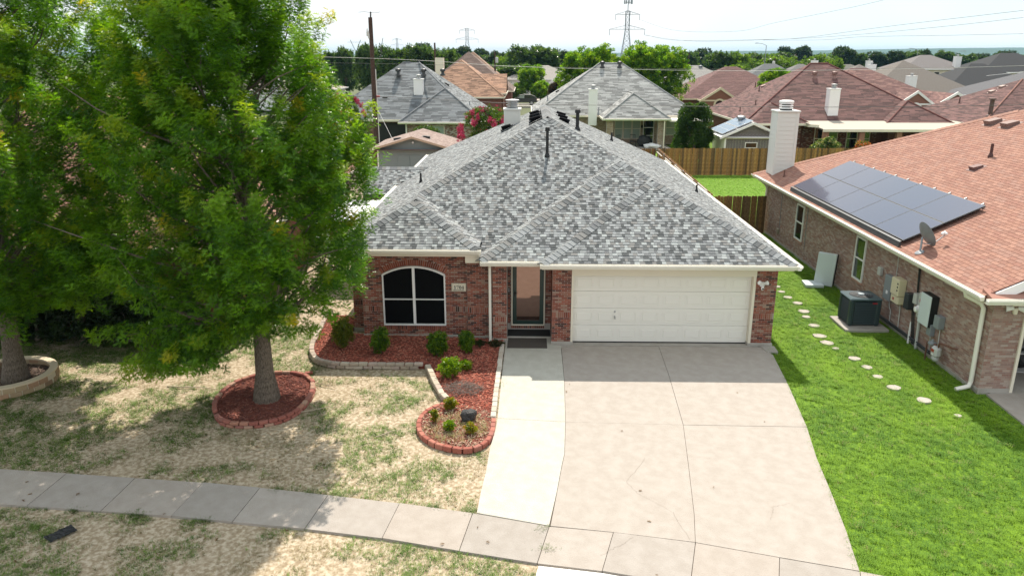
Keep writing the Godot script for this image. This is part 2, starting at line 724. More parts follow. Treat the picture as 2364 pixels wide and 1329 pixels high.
# bent cap shingles along a hip or ridge, from its low end a to its high end e
func caps(parent: Node3D, a: Vector3, e: Vector3, n1: Vector3, n2: Vector3, material: Material, tones: Array, step := 0.16, half := 0.19, lift := 0.03) -> void:
	var d := (e - a).normalized()
	var w1 := d.cross(n1).normalized()
	if w1.y > 0.001 or (absf(w1.y) <= 0.001 and w1.dot(n1) < w1.dot(n2)):
		w1 = -w1
	var w2 := d.cross(n2).normalized()
	if w2.y > 0.001:
		w2 = -w2
	if w1.dot(w2) > 0.95:
		w2 = -w2
	var up := (n1 + n2).normalized()
	var kinds: Array = []
	for c: Color in tones:
		var m := MB.new()
		m.col = c
		var l := d * step * 1.02
		for s in 2:
			var w := w1 if s == 0 else w2
			var n := n1 if s == 0 else n2
			var p0 := up * (lift + 0.016)
			var p1 := up * (lift + 0.002) + l
			var q0 := w * half + n * 0.026
			var q1 := w * half + n * 0.012 + l
			m.quad(p0, p1, q1, q0, n)
			m.quad(p0, q0, w * half + n * 0.002, up * lift * 0.4, -d)
			m.quad(q0, q1, w * half + l, w * half, w)
		kinds.append(m.mesh())
	var base := world_of(parent)
	for i in int((e - a).length() / step):
		node("cap_shingle", kinds[rng.randi() % kinds.size()], material, parent, a + d * (i * step) - base)


func plane_n(p: Vector3) -> Vector3:
	return Vector3(-p.x, 1, -p.y).normalized()


# ---------------------------------------------------------------- brickwork
# rows of bricks over the rectangle (0..width, y0..y1) of a wall that starts at o, runs along u and faces n
func brick_rows(out: Array, o: Vector3, u: Vector3, n: Vector3, width: float, y0: float, y1: float, holes: Array, tones: Array, soldiers: Array = [], lip := 0.0) -> void:
	var y := y0
	var row := int(round(y0 / 0.0545)) + int(absf(o.z) * 7.0)
	while y < y1 - 0.03:
		var tall := 0.0545
		var long := 0.166
		for sv: float in soldiers:
			if absf(y - sv) < 0.028:
				tall = 0.164
				long = 0.0545
		var yc := y + tall * 0.5
		var cuts: Array = []
		for hl: Array in holes:
			if yc > hl[2] and yc < hl[3]:
				cuts.append([hl[0], hl[1]])
			elif hl.size() > 4 and yc >= hl[3]:
				var k: float = hl[6] * hl[6] - (yc - hl[5]) * (yc - hl[5])
				if k > 0.0 and yc > hl[5]:
					cuts.append([maxf(hl[0], hl[4] - sqrt(k)), minf(hl[1], hl[4] + sqrt(k))])
		cuts.sort_custom(func(p: Array, q: Array) -> bool: return p[0] < q[0])
		var free: Array = []
		var s := 0.0
		for c: Array in cuts:
			if c[0] > s + 0.01:
				free.append([s, c[0]])
			s = maxf(s, c[1])
		if s < width - 0.01:
			free.append([s, width])
		for fr: Array in free:
			var k0 := floorf(fr[0] / long) - 1.0
			while k0 * long < fr[1]:
				var b0 := k0 * long + (long * 0.5 if row % 2 and tall < 0.1 else 0.0)
				var a := maxf(b0, fr[0])
				var b := minf(b0 + long, fr[1])
				if b - a > 0.03:
					out.append([o + u * ((a + b) * 0.5) + Vector3.UP * yc + n * (rng.randf_range(0.004, 0.009) + lip), Vector2(b - a - 0.0085, tall - 0.0085), Basis(u, Vector3.UP, n), rng.randi() % tones.size()])
				k0 += 1.0
		y += tall
		row += 1


func finish_bricks(list: Array, parent: Node3D, material: Material, tones: Array, most := 300) -> void:
	list.sort_custom(func(x: Array, y: Array) -> bool: return (x[0] as Vector3).distance_squared_to(EYE) < (y[0] as Vector3).distance_squared_to(EYE))
	var kept := {}
	var b := MB.new()
	var base := world_of(parent)
	var made := 0
	for q: Array in list:
		var s: Vector2 = q[1]
		var whole := absf(s.x - 0.1575) < 0.001 and s.y < 0.1
		if whole and made < most:
			made += 1
			var key: int = q[3]
			if not kept.has(key):
				var m := MB.new()
				m.col = tones[key]
				m.box(Vector3(0, 0, -0.015), Vector3(s.x, s.y, 0.03), Basis.IDENTITY, true)
				kept[key] = m.mesh()
			var o := node("brick", kept[key], material, parent, (q[0] as Vector3) - base)
			o.basis = q[2]
		else:
			var c: Color = tones[q[3]]
			var k := rng.randf_range(0.9, 1.1)
			b.col = Color(c.r * k, c.g * k, c.b * k)
			var bs: Basis = q[2]
			b.box((q[0] as Vector3) - bs.z * 0.015, Vector3(s.x, s.y, 0.03), bs, true)
	put("bricks", b, material, parent).set_meta("kind", "stuff")


func block(parent: Node3D, called: String, material: Material, x0: float, x1: float, y0: float, y1: float, z0: float, z1: float, r := 0.0) -> MeshInstance3D:
	var b := MB.new()
	var at := Vector3(x0 + x1, y0 + y1, z0 + z1) * 0.5
	var size := Vector3(absf(x1 - x0), absf(y1 - y0), absf(z1 - z0))
	if r > 0.0:
		b.cbox(at, size, r)
	else:
		b.box(at, size)
	return put(called, b, material, parent)


const GUTTER := [0.0, 0.0, 0.0, -0.12, 0.085, -0.12, 0.105, -0.075, 0.135, -0.045, 0.135, 0.0, 0.12, 0.0, 0.12, -0.03, 0.015, -0.03, 0.015, 0.0]


func gutter(parent: Node3D, a: Vector3, e: Vector3, out: Vector3, material: Material) -> void:
	var b := MB.new()
	b.sweep(a, e, out, v2(GUTTER))
	put("gutter", b, material, parent)


func roof_vent(parent: Node3D, called: String, at: Vector3, nor: Vector3, material: Material, w := 0.42, l := 0.38, h := 0.16) -> void:
	# a low slanted box vent: its open side faces down the slope
	var down := (Vector3.DOWN - nor * Vector3.DOWN.dot(nor)).normalized()
	var side := nor.cross(down)
	var b := MB.new()
	var p := func(x: float, y: float, z: float) -> Vector3: return at + side * x + nor * y + down * z
	var f: Array = [p.call(-w / 2, h, l / 2), p.call(w / 2, h, l / 2), p.call(w / 2, 0.02, l / 2), p.call(-w / 2, 0.02, l / 2)]
	var g: Array = [p.call(-w / 2, h * 0.55, -l / 2), p.call(w / 2, h * 0.55, -l / 2), p.call(w / 2, 0, -l / 2), p.call(-w / 2, 0, -l / 2)]
	b.quad(f[0], f[1], g[1], g[0], nor)
	b.quad(f[0], f[1], f[2], f[3], down)
	b.quad(f[0], g[0], g[3], f[3], -side)
	b.quad(f[1], g[1], g[2], f[2], side)
	b.quad(g[0], g[1], g[2], g[3], -down)
	b.box(at + nor * 0.008, Vector3(w + 0.16, 0.012, l + 0.16), Basis(side, nor, -down))
	put(called, b, material, parent)


func pipe_vent(parent: Node3D, at: Vector3, h: float, r: float, material: Material, cap := false) -> void:
	var b := MB.new()
	var prof: Array = [Vector2(r * 1.9, -0.1), Vector2(r * 1.8, 0.03), Vector2(r * 1.1, 0.12), Vector2(r, 0.13), Vector2(r, h)]
	if cap:
		prof.append_array([Vector2(r * 1.6, h), Vector2(r * 1.6, h + 0.1), Vector2(r * 1.2, h + 0.13), Vector2(0.0, h + 0.14)])
	else:
		prof.append_array([Vector2(r * 0.8, h), Vector2(r * 0.8, h - 0.05), Vector2(0.0, h - 0.05)])
	b.lathe(at, prof, 12)
	put("vent_pipe", b, material, parent)


func turbine(parent: Node3D, at: Vector3, material: Material, r := 0.17) -> void:
	var b := MB.new()
	b.lathe(at, [Vector2(r * 1.5, -0.12), Vector2(r * 1.45, 0.0), Vector2(r * 0.8, 0.06), Vector2(r * 0.8, 0.22), Vector2(r * 1.12, 0.26), Vector2(r * 1.3, 0.36), Vector2(r * 1.12, 0.46), Vector2(r * 0.5, 0.51), Vector2(0.0, 0.52)], 14)
	for k in 14:
		var a := TAU * k / 14
		var d := Vector3(cos(a), 0, sin(a))
		b.box(at + d * r * 1.27 + Vector3.UP * 0.36, Vector3(0.012, 0.2, 0.05), Basis(Vector3.UP, -a + 0.6))
	put("turbine_vent", b, material, parent)


# ---------------------------------------------------------------- the brick house in the middle
const GREYS := [Color(0.432, 0.460, 0.456), Color(0.348, 0.364, 0.370), Color(0.307, 0.322, 0.326), Color(0.274, 0.288, 0.292), Color(0.257, 0.253, 0.244), Color(0.197, 0.207, 0.214), Color(0.138, 0.146, 0.151), Color(0.093, 0.100, 0.104)]
const BRICKS := [Color(0.381, 0.110, 0.066), Color(0.336, 0.095, 0.057), Color(0.302, 0.084, 0.053), Color(0.426, 0.137, 0.084), Color(0.246, 0.074, 0.048), Color(0.168, 0.058, 0.042), Color(0.361, 0.164, 0.112), Color(0.403, 0.179, 0.123), Color(0.095, 0.047, 0.037), Color(0.430, 0.281, 0.211)]
const REDS := [Color(0.410, 0.207, 0.149), Color(0.370, 0.179, 0.132), Color(0.445, 0.235, 0.172), Color(0.350, 0.174, 0.127), Color(0.395, 0.213, 0.161)]
const PINK_BRICKS := [Color(0.512, 0.343, 0.280), Color(0.464, 0.298, 0.247), Color(0.549, 0.394, 0.325), Color(0.403, 0.254, 0.215), Color(0.439, 0.241, 0.189), Color(0.573, 0.444, 0.377)]


func window_frame(b: MB, at: Vector3, u: Vector3, n: Vector3, w: float, h: float, t: float, depth: float) -> void:
	var bs := Basis(u, Vector3.UP, n)
	for s in [-1.0, 1.0]:
		b.box(at + u * (s * (w - t) * 0.5), Vector3(t, h, depth), bs)
		b.box(at + Vector3.UP * (s * (h - t) * 0.5), Vector3(w - 2 * t, t, depth * 0.98), bs)


func sash_window(parent: Node3D, at: Vector3, u: Vector3, n: Vector3, w: float, h: float, frame: Material, glass: Material, bars := 1, low: Material = null) -> void:
	# at is the middle of the window in the wall's face
	var fr := MB.new()
	window_frame(fr, at + n * 0.015, u, n, w, h, 0.055, 0.07)
	var bs := Basis(u, Vector3.UP, n)
	for k in bars:
		fr.box(at + n * 0.01 + Vector3.UP * (h * ((k + 1.0) / (bars + 1.0) - 0.5)), Vector3(w - 0.11, 0.05, 0.055), bs)
	var o := put("window", fr, frame, parent)
	for k in bars + 1:
		var g := MB.new()
		var ph := (h - 0.11) / (bars + 1.0)
		g.box(at + n * 0.012 + Vector3.UP * (ph * (k + 0.5) - (h - 0.11) * 0.5), Vector3(w - 0.11, ph, 0.012), bs)
		put("pane", g, low if low and k == 0 else glass, o)


func main_house() -> void:
	var t := thing("brick_house", "red brick house with grey shingle roof, white garage door and dark arched window", "house", Vector3(-0.4, 0, -0.5))
	# --- roof bodies
	var left := Vector3(0.489, 0, 2.75 + 0.489 * 6.62)
	var right := Vector3(-0.502, 0, 2.5 + 0.502 * 5.85)
	var m := Roof.new()
	m.he = 2.5
	m.planes = [left, right, Vector3(0, -0.5, 5.75 - 3.6), Vector3(0, 0.5, 5.75 + 7.1)]
	m.foot = rect2(-6.62, 5.85, -0.7, -20.7)
	var bay := Roof.new()
	bay.he = 2.75
	bay.planes = [left, Vector3(-0.5, 0, 2.75 - 0.5 * 2.67), Vector3(0, -0.5, 2.75 - 0.05)]
	bay.foot = rect2(-6.62, -2.67, -0.1, -5.0)
	var mid := Roof.new()
	mid.planes = [Vector3(0.5, 0, 2.5 + 1.32), right, Vector3(0, -0.5, 2.575)]
	mid.foot = rect2(-2.64, 5.85, 0.15, -7.0)
	var gar := Roof.new()
	gar.planes = [Vector3(0.5, 0, 2.5 + 0.475), right, Vector3(0, -0.5, 2.5 + 0.21)]
	gar.foot = rect2(-0.95, 5.85, 0.42, -5.0)
	# the side wing: its ridge runs out to the left
	var wing := Roof.new()
	wing.he = 2.45
	wing.planes = [Vector3(0, -0.5, 2.45 - 0.5 * 10.2), Vector3(0, 0.5, 2.45 + 0.5 * 13.6)]
	wing.foot = rect2(-8.0, -5.0, -10.2, -13.6)
	var all: Array = [m, bay, mid, gar, wing]
	for i in all.size():
		var b := MB.new()
		deck(b, all[i], 0.02 + 0.005 * i)
		put("roof", b, M.deck, t)
	var tabs := MB.new()
	var single: Array = []
	var widths: Array = [0.085, 0.115, 0.145, 0.185]
	for i in all.size():
		lay(tabs, single, all[i], all.slice(0, i), all.slice(i + 1), GREYS, widths, 0.114, 0.012, false, 0.003)
	finish_tabs(tabs, single, t, M.shingle, GREYS, widths, 0.114, 0.003)
	# --- hips and ridges
	var nl := plane_n(left)
	var nr := plane_n(right)
	var nf := Vector3(0, 1, 0.5).normalized()
	var dark: Array = [GREYS[1], GREYS[2], GREYS[3], GREYS[4], GREYS[5], GREYS[6]]
	var apex := Vector3(-0.64, 5.75, -7.2)
	caps(t, Vector3(-4.64, 3.74, -3.18), apex, nl, nf, M.shingle, dark)
	caps(t, Vector3(1.7, 4.58, -4.98), apex, nr, nf, M.shingle, dark)
	caps(t, Vector3(-0.64, 5.75, -14.2), apex, nl, nr, M.shingle, dark)
	caps(t, Vector3(-6.62, 2.75, -0.1), Vector3(-4.645, 3.735, -2.07), nl, nf, M.shingle, dark)
	caps(t, Vector3(-2.67, 2.75, -0.1), Vector3(-4.645, 3.735, -2.07), Vector3(0.5, 1, 0).normalized(), nf, M.shingle, dark)
	caps(t, Vector3(-4.645, 3.735, -3.1), Vector3(-4.645, 3.735, -2.0), nl, Vector3(0.5, 1, 0).normalized(), M.shingle, dark)
	var lg := Vector3(-0.5, 1, 0).normalized()
	caps(t, Vector3(-2.64, 2.5, 0.15), Vector3(1.61, 4.62, -4.1), lg, nf, M.shingle, dark)
	caps(t, Vector3(2.5, 4.18, -3.25), Vector3(1.61, 4.62, -4.1), nr, nf, M.shingle, dark)
	caps(t, Vector3(1.61, 4.62, -4.9), Vector3(1.61, 4.62, -4.0), lg, nr, M.shingle, dark)
	caps(t, Vector3(-0.95, 2.5, 0.42), Vector3(2.45, 4.2, -2.98), lg, nf, M.shingle, dark)
	caps(t, Vector3(5.85, 2.5, 0.42), Vector3(2.45, 4.2, -2.98), nr, nf, M.shingle, dark)
	caps(t, Vector3(2.45, 4.2, -3.6), Vector3(2.45, 4.2, -2.9), lg, nr, M.shingle, dark)
	caps(t, Vector3(-7.95, 3.3, -11.9), Vector3(-5.4, 3.3, -11.9), nf, Vector3(0, 1, -0.5).normalized(), M.shingle, dark)
	# --- fascia and gutters
	var bk := Vector3.BACK
	for g: Array in [[Vector3(-6.7, 2.75, -0.09), Vector3(-2.6, 2.75, -0.09), bk], [Vector3(-2.62, 2.5, 0.16), Vector3(-0.97, 2.5, 0.16), bk], [Vector3(-0.99, 2.5, 0.43), Vector3(5.9, 2.5, 0.43), bk], [Vector3(5.86, 2.5, 0.56), Vector3(5.86, 2.5, -20.7), Vector3.RIGHT], [Vector3(-6.63, 2.75, -0.1), Vector3(-6.63, 2.75, -20.7), Vector3.LEFT]]:
		gutter(t, g[0], g[1], g[2], M.gutter)
	block(t, "fascia", M.cream, -6.6, -2.66, 2.555, 2.605, -0.45, -0.08)
	block(t, "fascia", M.cream, -3.05, -2.66, 2.36, 2.55, -0.55, -0.12, 0.008)
	block(t, "soffit", M.cream, -2.6, 5.83, 2.335, 2.357, -1.6, 0.12)
	block(t, "soffit", M.cream, -0.93, 5.83, 2.33, 2.354, 0.123, 0.4)
	# --- walls: mortar bodies that the bricks stand proud of
	var w: Array = [[-6.05, -3.03, -0.75, -0.5, 2.62], [-6.05, -5.8, -1.3, -0.75, 2.62], [-6.45, -6.05, -1.3, -1.05, 2.6], [-6.45, -6.2, -20.4, -1.3, 2.6], [-3.03, -2.30, -0.7, -0.42, 2.36], [-2.30, -1.90, -1.2, -0.2, 2.36], [-1.90, -1.80, -1.25, -1.0, 2.36], [-0.80, -0.63, -1.25, -1.0, 2.36], [-0.63, -0.05, -1.25, 0.0, 2.36], [4.90, 5.53, -0.4, 0.0, 2.36], [5.28, 5.53, -20.4, -0.4, 2.5], [-6.2, 5.28, -20.4, -20.15, 2.5]]
	for k: Array in w:
		block(t, "wall", M.mortar, k[0], k[1], 0.0, k[4], k[2], k[3])
	block(t, "wall", M.mortar, -8.0, -6.45, 0.0, 2.4, -13.2, -10.6)
	block(t, "threshold", M.mortar, -1.80, -0.80, 0.0, 0.24, -1.25, -1.0)
	# --- bricks
	var bl: Array = []
	var u := Vector3.RIGHT
	var arch: Array = [0.6, 2.39, 0.26, 1.93, 1.495, 0.38, 1.975]
	brick_rows(bl, Vector3(-6.05, 0, -0.5), u, bk, 3.02, 0.1, 2.6, [arch], BRICKS, [0.834])
	brick_rows(bl, Vector3(-6.45, 0, -1.05), u, bk, 0.4, 0.1, 2.6, [], BRICKS, [0.834])
	brick_rows(bl, Vector3(-3.03, 0, -0.42), u, bk, 0.73, 0.1, 2.36, [], BRICKS, [0.834])
	brick_rows(bl, Vector3(-2.30, 0, -0.2), u, bk, 0.4, 0.12, 2.36, [], BRICKS, [0.634])
	brick_rows(bl, Vector3(-1.90, 0, -1.0), u, bk, 0.10, 0.3, 2.36, [], BRICKS)
	brick_rows(bl, Vector3(-0.80, 0, -1.0), u, bk, 0.17, 0.3, 2.36, [], BRICKS)
	brick_rows(bl, Vector3(-0.63, 0, 0.0), u, bk, 0.53, 0.12, 2.36, [], BRICKS, [0.834])
	brick_rows(bl, Vector3(4.96, 0, 0.0), u, bk, 0.57, 0.12, 2.36, [], BRICKS, [0.834])
	brick_rows(bl, Vector3(-0.63, 0, -1.0), Vector3(0, 0, 1), Vector3.LEFT, 1.0, 0.12, 2.36, [], BRICKS)
	brick_rows(bl, Vector3(5.53, 0, 0.0), Vector3(0, 0, -1), Vector3.RIGHT, 20.4, 0.1, 2.4, [], BRICKS)
	# bricks set radially over the window, upright under it and beside it
	for k in 33:
		var a := lerpf(PI / 2 + 0.525, PI / 2 - 0.525, (k + 0.5) / 33.0)
		var d := Vector3(cos(a), sin(a), 0)
		bl.append([Vector3(-4.555, 0.38, -0.5) + d * 1.885 + bk * 0.011, Vector2(0.050, 0.166), Basis(Vector3(d.y, -d.x, 0), d, bk), rng.randi() % 5])
	for k in 33:
		bl.append([Vector3(-5.42 + k * 0.0545, 0.325, -0.5) + bk * 0.016, Vector2(0.046, 0.115), Basis(u, Vector3.UP, bk), rng.randi() % 6])
	for k in 18:
		bl.append([Vector3(-1.8 + 0.0545 * (k + 0.5), 0.2, -1.0) + bk * 0.01, Vector2(0.046, 0.11), Basis(u, Vector3.UP, bk), rng.randi() % 6])
	finish_bricks(bl, t, M.brick, BRICKS)
	for k: Array in [[-6.07, -3.03, -0.6, -0.475], [-6.47, -6.07, -1.1, -1.02], [-3.03, -2.3, -0.5, -0.395], [-2.33, -1.87, -0.4, -0.17], [-0.66, -0.03, -0.3, 0.035], [4.87, 5.57, -0.3, 0.035]]:
		block(t, "foundation", M.concrete_old, k[0], k[1], -0.05, 0.115, k[2], k[3], 0.012)
	# --- the arched window with its four dark screens
	var fw := MB.new()
	var cx := -4.555
	var zf := -0.475
	for s in [-1.0, 1.0]:
		fw.box(Vector3(cx + s * 0.878, 1.165, zf), Vector3(0.035, 1.52, 0.07))
	fw.box(Vector3(cx, 0.425, zf), Vector3(1.79, 0.045, 0.072))
	fw.box(Vector3(cx, 1.28, zf + 0.012), Vector3(0.07, 1.72, 0.06))
	fw.box(Vector3(cx, 1.19, zf + 0.004), Vector3(1.72, 0.026, 0.06))
	var arc: Array = []
	for k in 17:
		var a := lerpf(PI / 2 + 0.512, PI / 2 - 0.512, k / 16.0)
		arc.append(Vector3(cx + cos(a) * 1.765, 0.38 + sin(a) * 1.765, zf))
	for k in 16:
		var mid2: Vector3 = (arc[k] + arc[k + 1]) * 0.5
		var d: Vector3 = (arc[k + 1] - arc[k])
		fw.box(mid2, Vector3(d.length() + 0.01, 0.045, 0.07), Basis(d.normalized(), Vector3.BACK.cross(d.normalized()), Vector3.BACK))
	var win := put("window", fw, M.white, t)
	for s in [-1.0, 1.0]:
		var g := MB.new()
		g.box(Vector3(cx + s * 0.45, 0.81, zf - 0.02), Vector3(0.84, 0.75, 0.01))
		put("pane", g, M.screen, win)
		var g2 := MB.new()
		var pts := PackedVector3Array([Vector3(cx + s * 0.03, 1.2, zf - 0.015), Vector3(cx + s * 0.87, 1.2, zf - 0.015)])
		for k in 7:
			var x := lerpf(0.87, 0.03, k / 6.0)
			pts.append(Vector3(cx + s * x, 0.38 + sqrt(1.76 * 1.76 - x * x), zf - 0.015))
		g2.poly(pts, bk)
		put("pane", g2, M.screen, win)
	# --- the front door behind its glazed storm door
	var dm := MB.new()
	var dz := -1.0
	window_frame(dm, Vector3(-1.30, 1.28, dz + 0.02), u, bk, 0.98, 2.06, 0.035, 0.1)
	var door := put("front_door", dm, M.cream, t)
	var sd := MB.new()
	window_frame(sd, Vector3(-1.30, 1.28, dz + 0.03), u, bk, 0.90, 1.99, 0.115, 0.04)
	put("storm_door_frame", sd, M.green_paint, door)
	var gl := MB.new()
	gl.box(Vector3(-1.30, 1.28, dz + 0.02), Vector3(0.68, 1.78, 0.01))
	put("glass", gl, M.storm_glass, door)
	var red := mat(Color(0.17, 0.028, 0.03), 0.4)
	var slab_b := MB.new()
	slab_b.box(Vector3(-1.30, 1.28, dz - 0.09), Vector3(0.98, 2.06, 0.045))
	put("red_door", slab_b, red, door)
	for q: Array in [[-0.2, 0.42, 0.55], [0.2, 0.42, 0.55], [-0.2, -0.45, 0.75], [0.2, -0.45, 0.75]]:
		var pn := MB.new()
		window_frame(pn, Vector3(-1.30 + q[0], 1.28 + q[1], dz - 0.062), u, bk, 0.3, q[2], 0.025, 0.02)
		pn.cbox(Vector3(-1.30 + q[0], 1.28 + q[1], dz - 0.064), Vector3(0.2, q[2] - 0.12, 0.02), 0.008)
		put("door_panel", pn, red, door)
	var hd := MB.new()
	hd.cbox(Vector3(-1.69, 1.22, dz + 0.075), Vector3(0.03, 0.13, 0.03), 0.008)
	hd.tube([Vector3(-1.69, 1.25, dz + 0.06), Vector3(-1.69, 1.25, dz + 0.11), Vector3(-1.61, 1.25, dz + 0.11)], 0.01)
	put("handle", hd, M.black, door)
	block(t, "door_sill", M.cream, -1.79, -0.81, 0.245, 0.27, -1.0, -0.93)
	var bellb := MB.new()
	bellb.cbox(Vector3(-1.86, 1.32, -0.985), Vector3(0.06, 0.14, 0.03), 0.008)
	var bell := put("doorbell", bellb, M.black, t)
	var bb := MB.new()
	for s in [-0.025, 0.03]:
		bb.lathe(Vector3(-1.86, 1.32 + s, -0.968), [Vector2(0.016, 0), Vector2(0.014, 0.006), Vector2(0, 0.007)], 10, Basis(Vector3.RIGHT, PI / 2))
	put("button", bb, M.white, bell)
	# --- the garage door
	block(t, "garage_trim", M.cream, -0.1, 4.96, 2.06, 2.33, -0.25, 0.03, 0.006)
	block(t, "garage_trim", M.cream, -0.1, -0.045, 0.03, 2.06, -0.25, 0.015)
	block(t, "garage_trim", M.cream, 4.885, 4.955, 0.03, 2.06, -0.25, 0.015)
	var gd := MB.new()
	for r in 4:
		gd.cbox(Vector3(2.42, 0.055 + 0.5 * r + 0.25, -0.2), Vector3(4.93, 0.494, 0.045), 0.007)
	var gdo := put("garage_door", gd, M.door_white, t)
	for r in 4:
		for k in 8:
			var px := -0.045 + 4.93 * (k + 0.5) / 8.0
			var py := 0.055 + 0.5 * r + 0.25
			var pm := MB.new()
			window_frame(pm, Vector3(px, py, -0.1765), u, bk, 0.50, 0.33, 0.022, 0.016)
			pm.cbox(Vector3(px, py, -0.176), Vector3(0.40, 0.23, 0.022), 0.010)
			put("panel", pm, M.door_white, gdo)
	var gh := MB.new()
	gh.lathe(Vector3(1.14, 0.96, -0.178), [Vector2(0.028, 0), Vector2(0.026, 0.015), Vector2(0, 0.018)], 12, Basis(Vector3.RIGHT, PI / 2))
	gh.tube([Vector3(1.14, 0.82, -0.18), Vector3(1.14, 0.82, -0.13)], 0.018, 8)
	gh.cbox(Vector3(1.14, 0.80, -0.125), Vector3(0.025, 0.11, 0.02), 0.006, Basis(Vector3.BACK, 0.25))
	put("handle", gh, M.steel, gdo)
	block(t, "garage_door_seal", M.black, -0.04, 4.88, 0.03, 0.053, -0.22, -0.17)
	block(t, "garage_floor", M.concrete_old, -0.1, 4.96, -0.05, 0.028, -0.5, 0.06)
	# --- porch step
	block(t, "step", M.concrete_old, -1.90, -0.63, -0.05, 0.085, -1.0, -0.45, 0.012)
	# --- roof furniture
	for p: Vector3 in [Vector3(-1.05, 5.54, -11.6), Vector3(-1.05, 5.54, -10.1), Vector3(-1.05, 5.54, -8.75), Vector3(-2.2, 4.98, -11.5)]:
		roof_vent(t, "roof_vent", p, nl, M.vent_black)
	for p: Vector3 in [Vector3(0.02, 5.42, -12.6), Vector3(0.02, 5.42, -11.1), Vector3(0.02, 5.42, -9.5)]:
		roof_vent(t, "roof_vent", p, nr, M.vent_black)
	pipe_vent(t, Vector3(-0.70, 4.66, -5.02), 0.82, 0.048, M.black, true)
	pipe_vent(t, Vector3(0.49, 5.19, -8.5), 0.62, 0.065, M.black, true)
	pipe_vent(t, Vector3(2.28, 4.30, -13.2), 0.35, 0.04, M.black)
	pipe_vent(t, Vector3(5.0, 2.93, -8.3), 0.28, 0.035, M.black)
	pipe_vent(t, Vector3(-5.2, 3.45, -7.2), 0.33, 0.035, M.black)
	var ch := MB.new()
	ch.box(Vector3(-2.0, 4.7, -12.6), Vector3(0.66, 2.0, 0.7))
	ch.cbox(Vector3(-2.0, 5.68, -12.6), Vector3(0.76, 0.07, 0.8), 0.012)
	for s in [-1.0, 1.0]:
		ch.box(Vector3(-2.0 + s * 0.31, 4.7, -12.24), Vector3(0.07, 1.95, 0.03))
	var chim := put("chimney", ch, M.siding, t)
	var cp := MB.new()
	cp.lathe(Vector3(-2.0, 5.71, -12.6), [Vector2(0.3, 0), Vector2(0.2, 0.05), Vector2(0.2, 0.1), Vector2(0.27, 0.11), Vector2(0.27, 0.14), Vector2(0.2, 0.15), Vector2(0.2, 0.2), Vector2(0.27, 0.21), Vector2(0.27, 0.24), Vector2(0.2, 0.25), Vector2(0.2, 0.29), Vector2(0.29, 0.3), Vector2(0.29, 0.34), Vector2(0, 0.37)], 16)
	put("chimney_cap", cp, M.steel, chim)
	# --- downspout at the porch
	var ds := MB.new()
	ds.cbox(Vector3(-2.37, 1.24, -0.12), Vector3(0.075, 2.3, 0.06), 0.012)
	ds.cbox(Vector3(-2.37, 2.33, 0.02), Vector3(0.07, 0.06, 0.3), 0.012, Basis(Vector3.RIGHT, -0.45))
	ds.cbox(Vector3(-2.37, 0.06, 0.02), Vector3(0.075, 0.06, 0.36), 0.012, Basis(Vector3.RIGHT, 0.35))
	put("downspout", ds, M.gutter, t)
	# --- things fixed to the house
	var sign := thing("house_number_plaque", "cream stone plaque reading 1704 on the brick beside the arched window", "plaque", Vector3(-3.27, 1.55, -0.485))
	var sb := MB.new()
	sb.cbox(Vector3(-3.27, 1.55, -0.475), Vector3(0.42, 0.24, 0.03), 0.01)
	put("plate", sb, mat(Color(0.72, 0.66, 0.54), 0.7), sign)
	var rim := MB.new()
	window_frame(rim, Vector3(-3.27, 1.55, -0.458), u, bk, 0.385, 0.205, 0.008, 0.008)
	put("rim", rim, mat(Color(0.45, 0.38, 0.27), 0.6), sign)
	text_on(sign, "number", "1704", "Droid Serif", true, 0.10, Vector3(0, 0.004, 0.028))
	text_on(sign, "street_name", "Bent Creek Dr.", "Droid Serif", true, 0.032, Vector3(0, -0.072, 0.028))
	text_on(sign, "ornament", "*", "Droid Serif", true, 0.035, Vector3(0, 0.082, 0.028))
	var sl := thing("security_light", "white security camera light on the brick pier right of the garage door", "security light", Vector3(5.12, 1.83, 0.02))
	var s1 := MB.new()
	s1.cbox(Vector3(5.12, 1.85, 0.04), Vector3(0.13, 0.13, 0.06), 0.02)
	put("base_plate", s1, M.white, sl)
	for s in [-1.0, 1.0]:
		var s2 := MB.new()
		s2.lathe(Vector3(5.12 + s * 0.05, 1.88, 0.08), [Vector2(0.0, -0.02), Vector2(0.035, 0.0), Vector2(0.06, 0.1), Vector2(0.055, 0.1), Vector2(0, 0.07)], 14, Basis(Vector3.BACK, -s * 0.95) * Basis(Vector3.RIGHT, 0.75))
		put("lamp_head", s2, M.white, sl)
	var s3 := MB.new()
	s3.cbox(Vector3(5.12, 1.755, 0.10), Vector3(0.075, 0.13, 0.075), 0.03)
	var cam_body := put("camera_body", s3, M.white, sl)
	var s4 := MB.new()
	s4.lathe(Vector3(5.12, 1.745, 0.137), [Vector2(0.024, 0), Vector2(0.022, 0.006), Vector2(0, 0.007)], 12, Basis(Vector3.RIGHT, PI / 2))
	put("lens", s4, M.black, cam_body)
	# --- mats on the step and the walk
	var mb := MB.new()
	mb.cbox(Vector3(-1.27, 0.098, -0.72), Vector3(1.24, 0.024, 0.52), 0.006)
	var dot := thing("rubber_step_mat", "black ridged rubber mat covering the porch step under the front door", "mat", Vector3(-1.27, 0.086, -0.72))
	put("sheet", mb, M.rubber, dot)
	var stud := MB.new()
	for i in 40:
		for j in 14:
			stud.box(Vector3(-1.86 + i * 0.0303, 0.112, -0.945 + j * 0.0345), Vector3(0.014, 0.006, 0.014))
	put("studs", stud, M.rubber, dot).set_meta("kind", "stuff")
	var br := MB.new()
	br.cbox(Vector3(-1.32, 0.047, -0.03), Vector3(1.12, 0.016, 0.76), 0.005)
	solo("doormat", br, mat(Color(0.075, 0.062, 0.052), 1.0, null), "brown flat doormat on the front walk below the porch step", "mat", Vector3(-1.32, 0.039, -0.03))


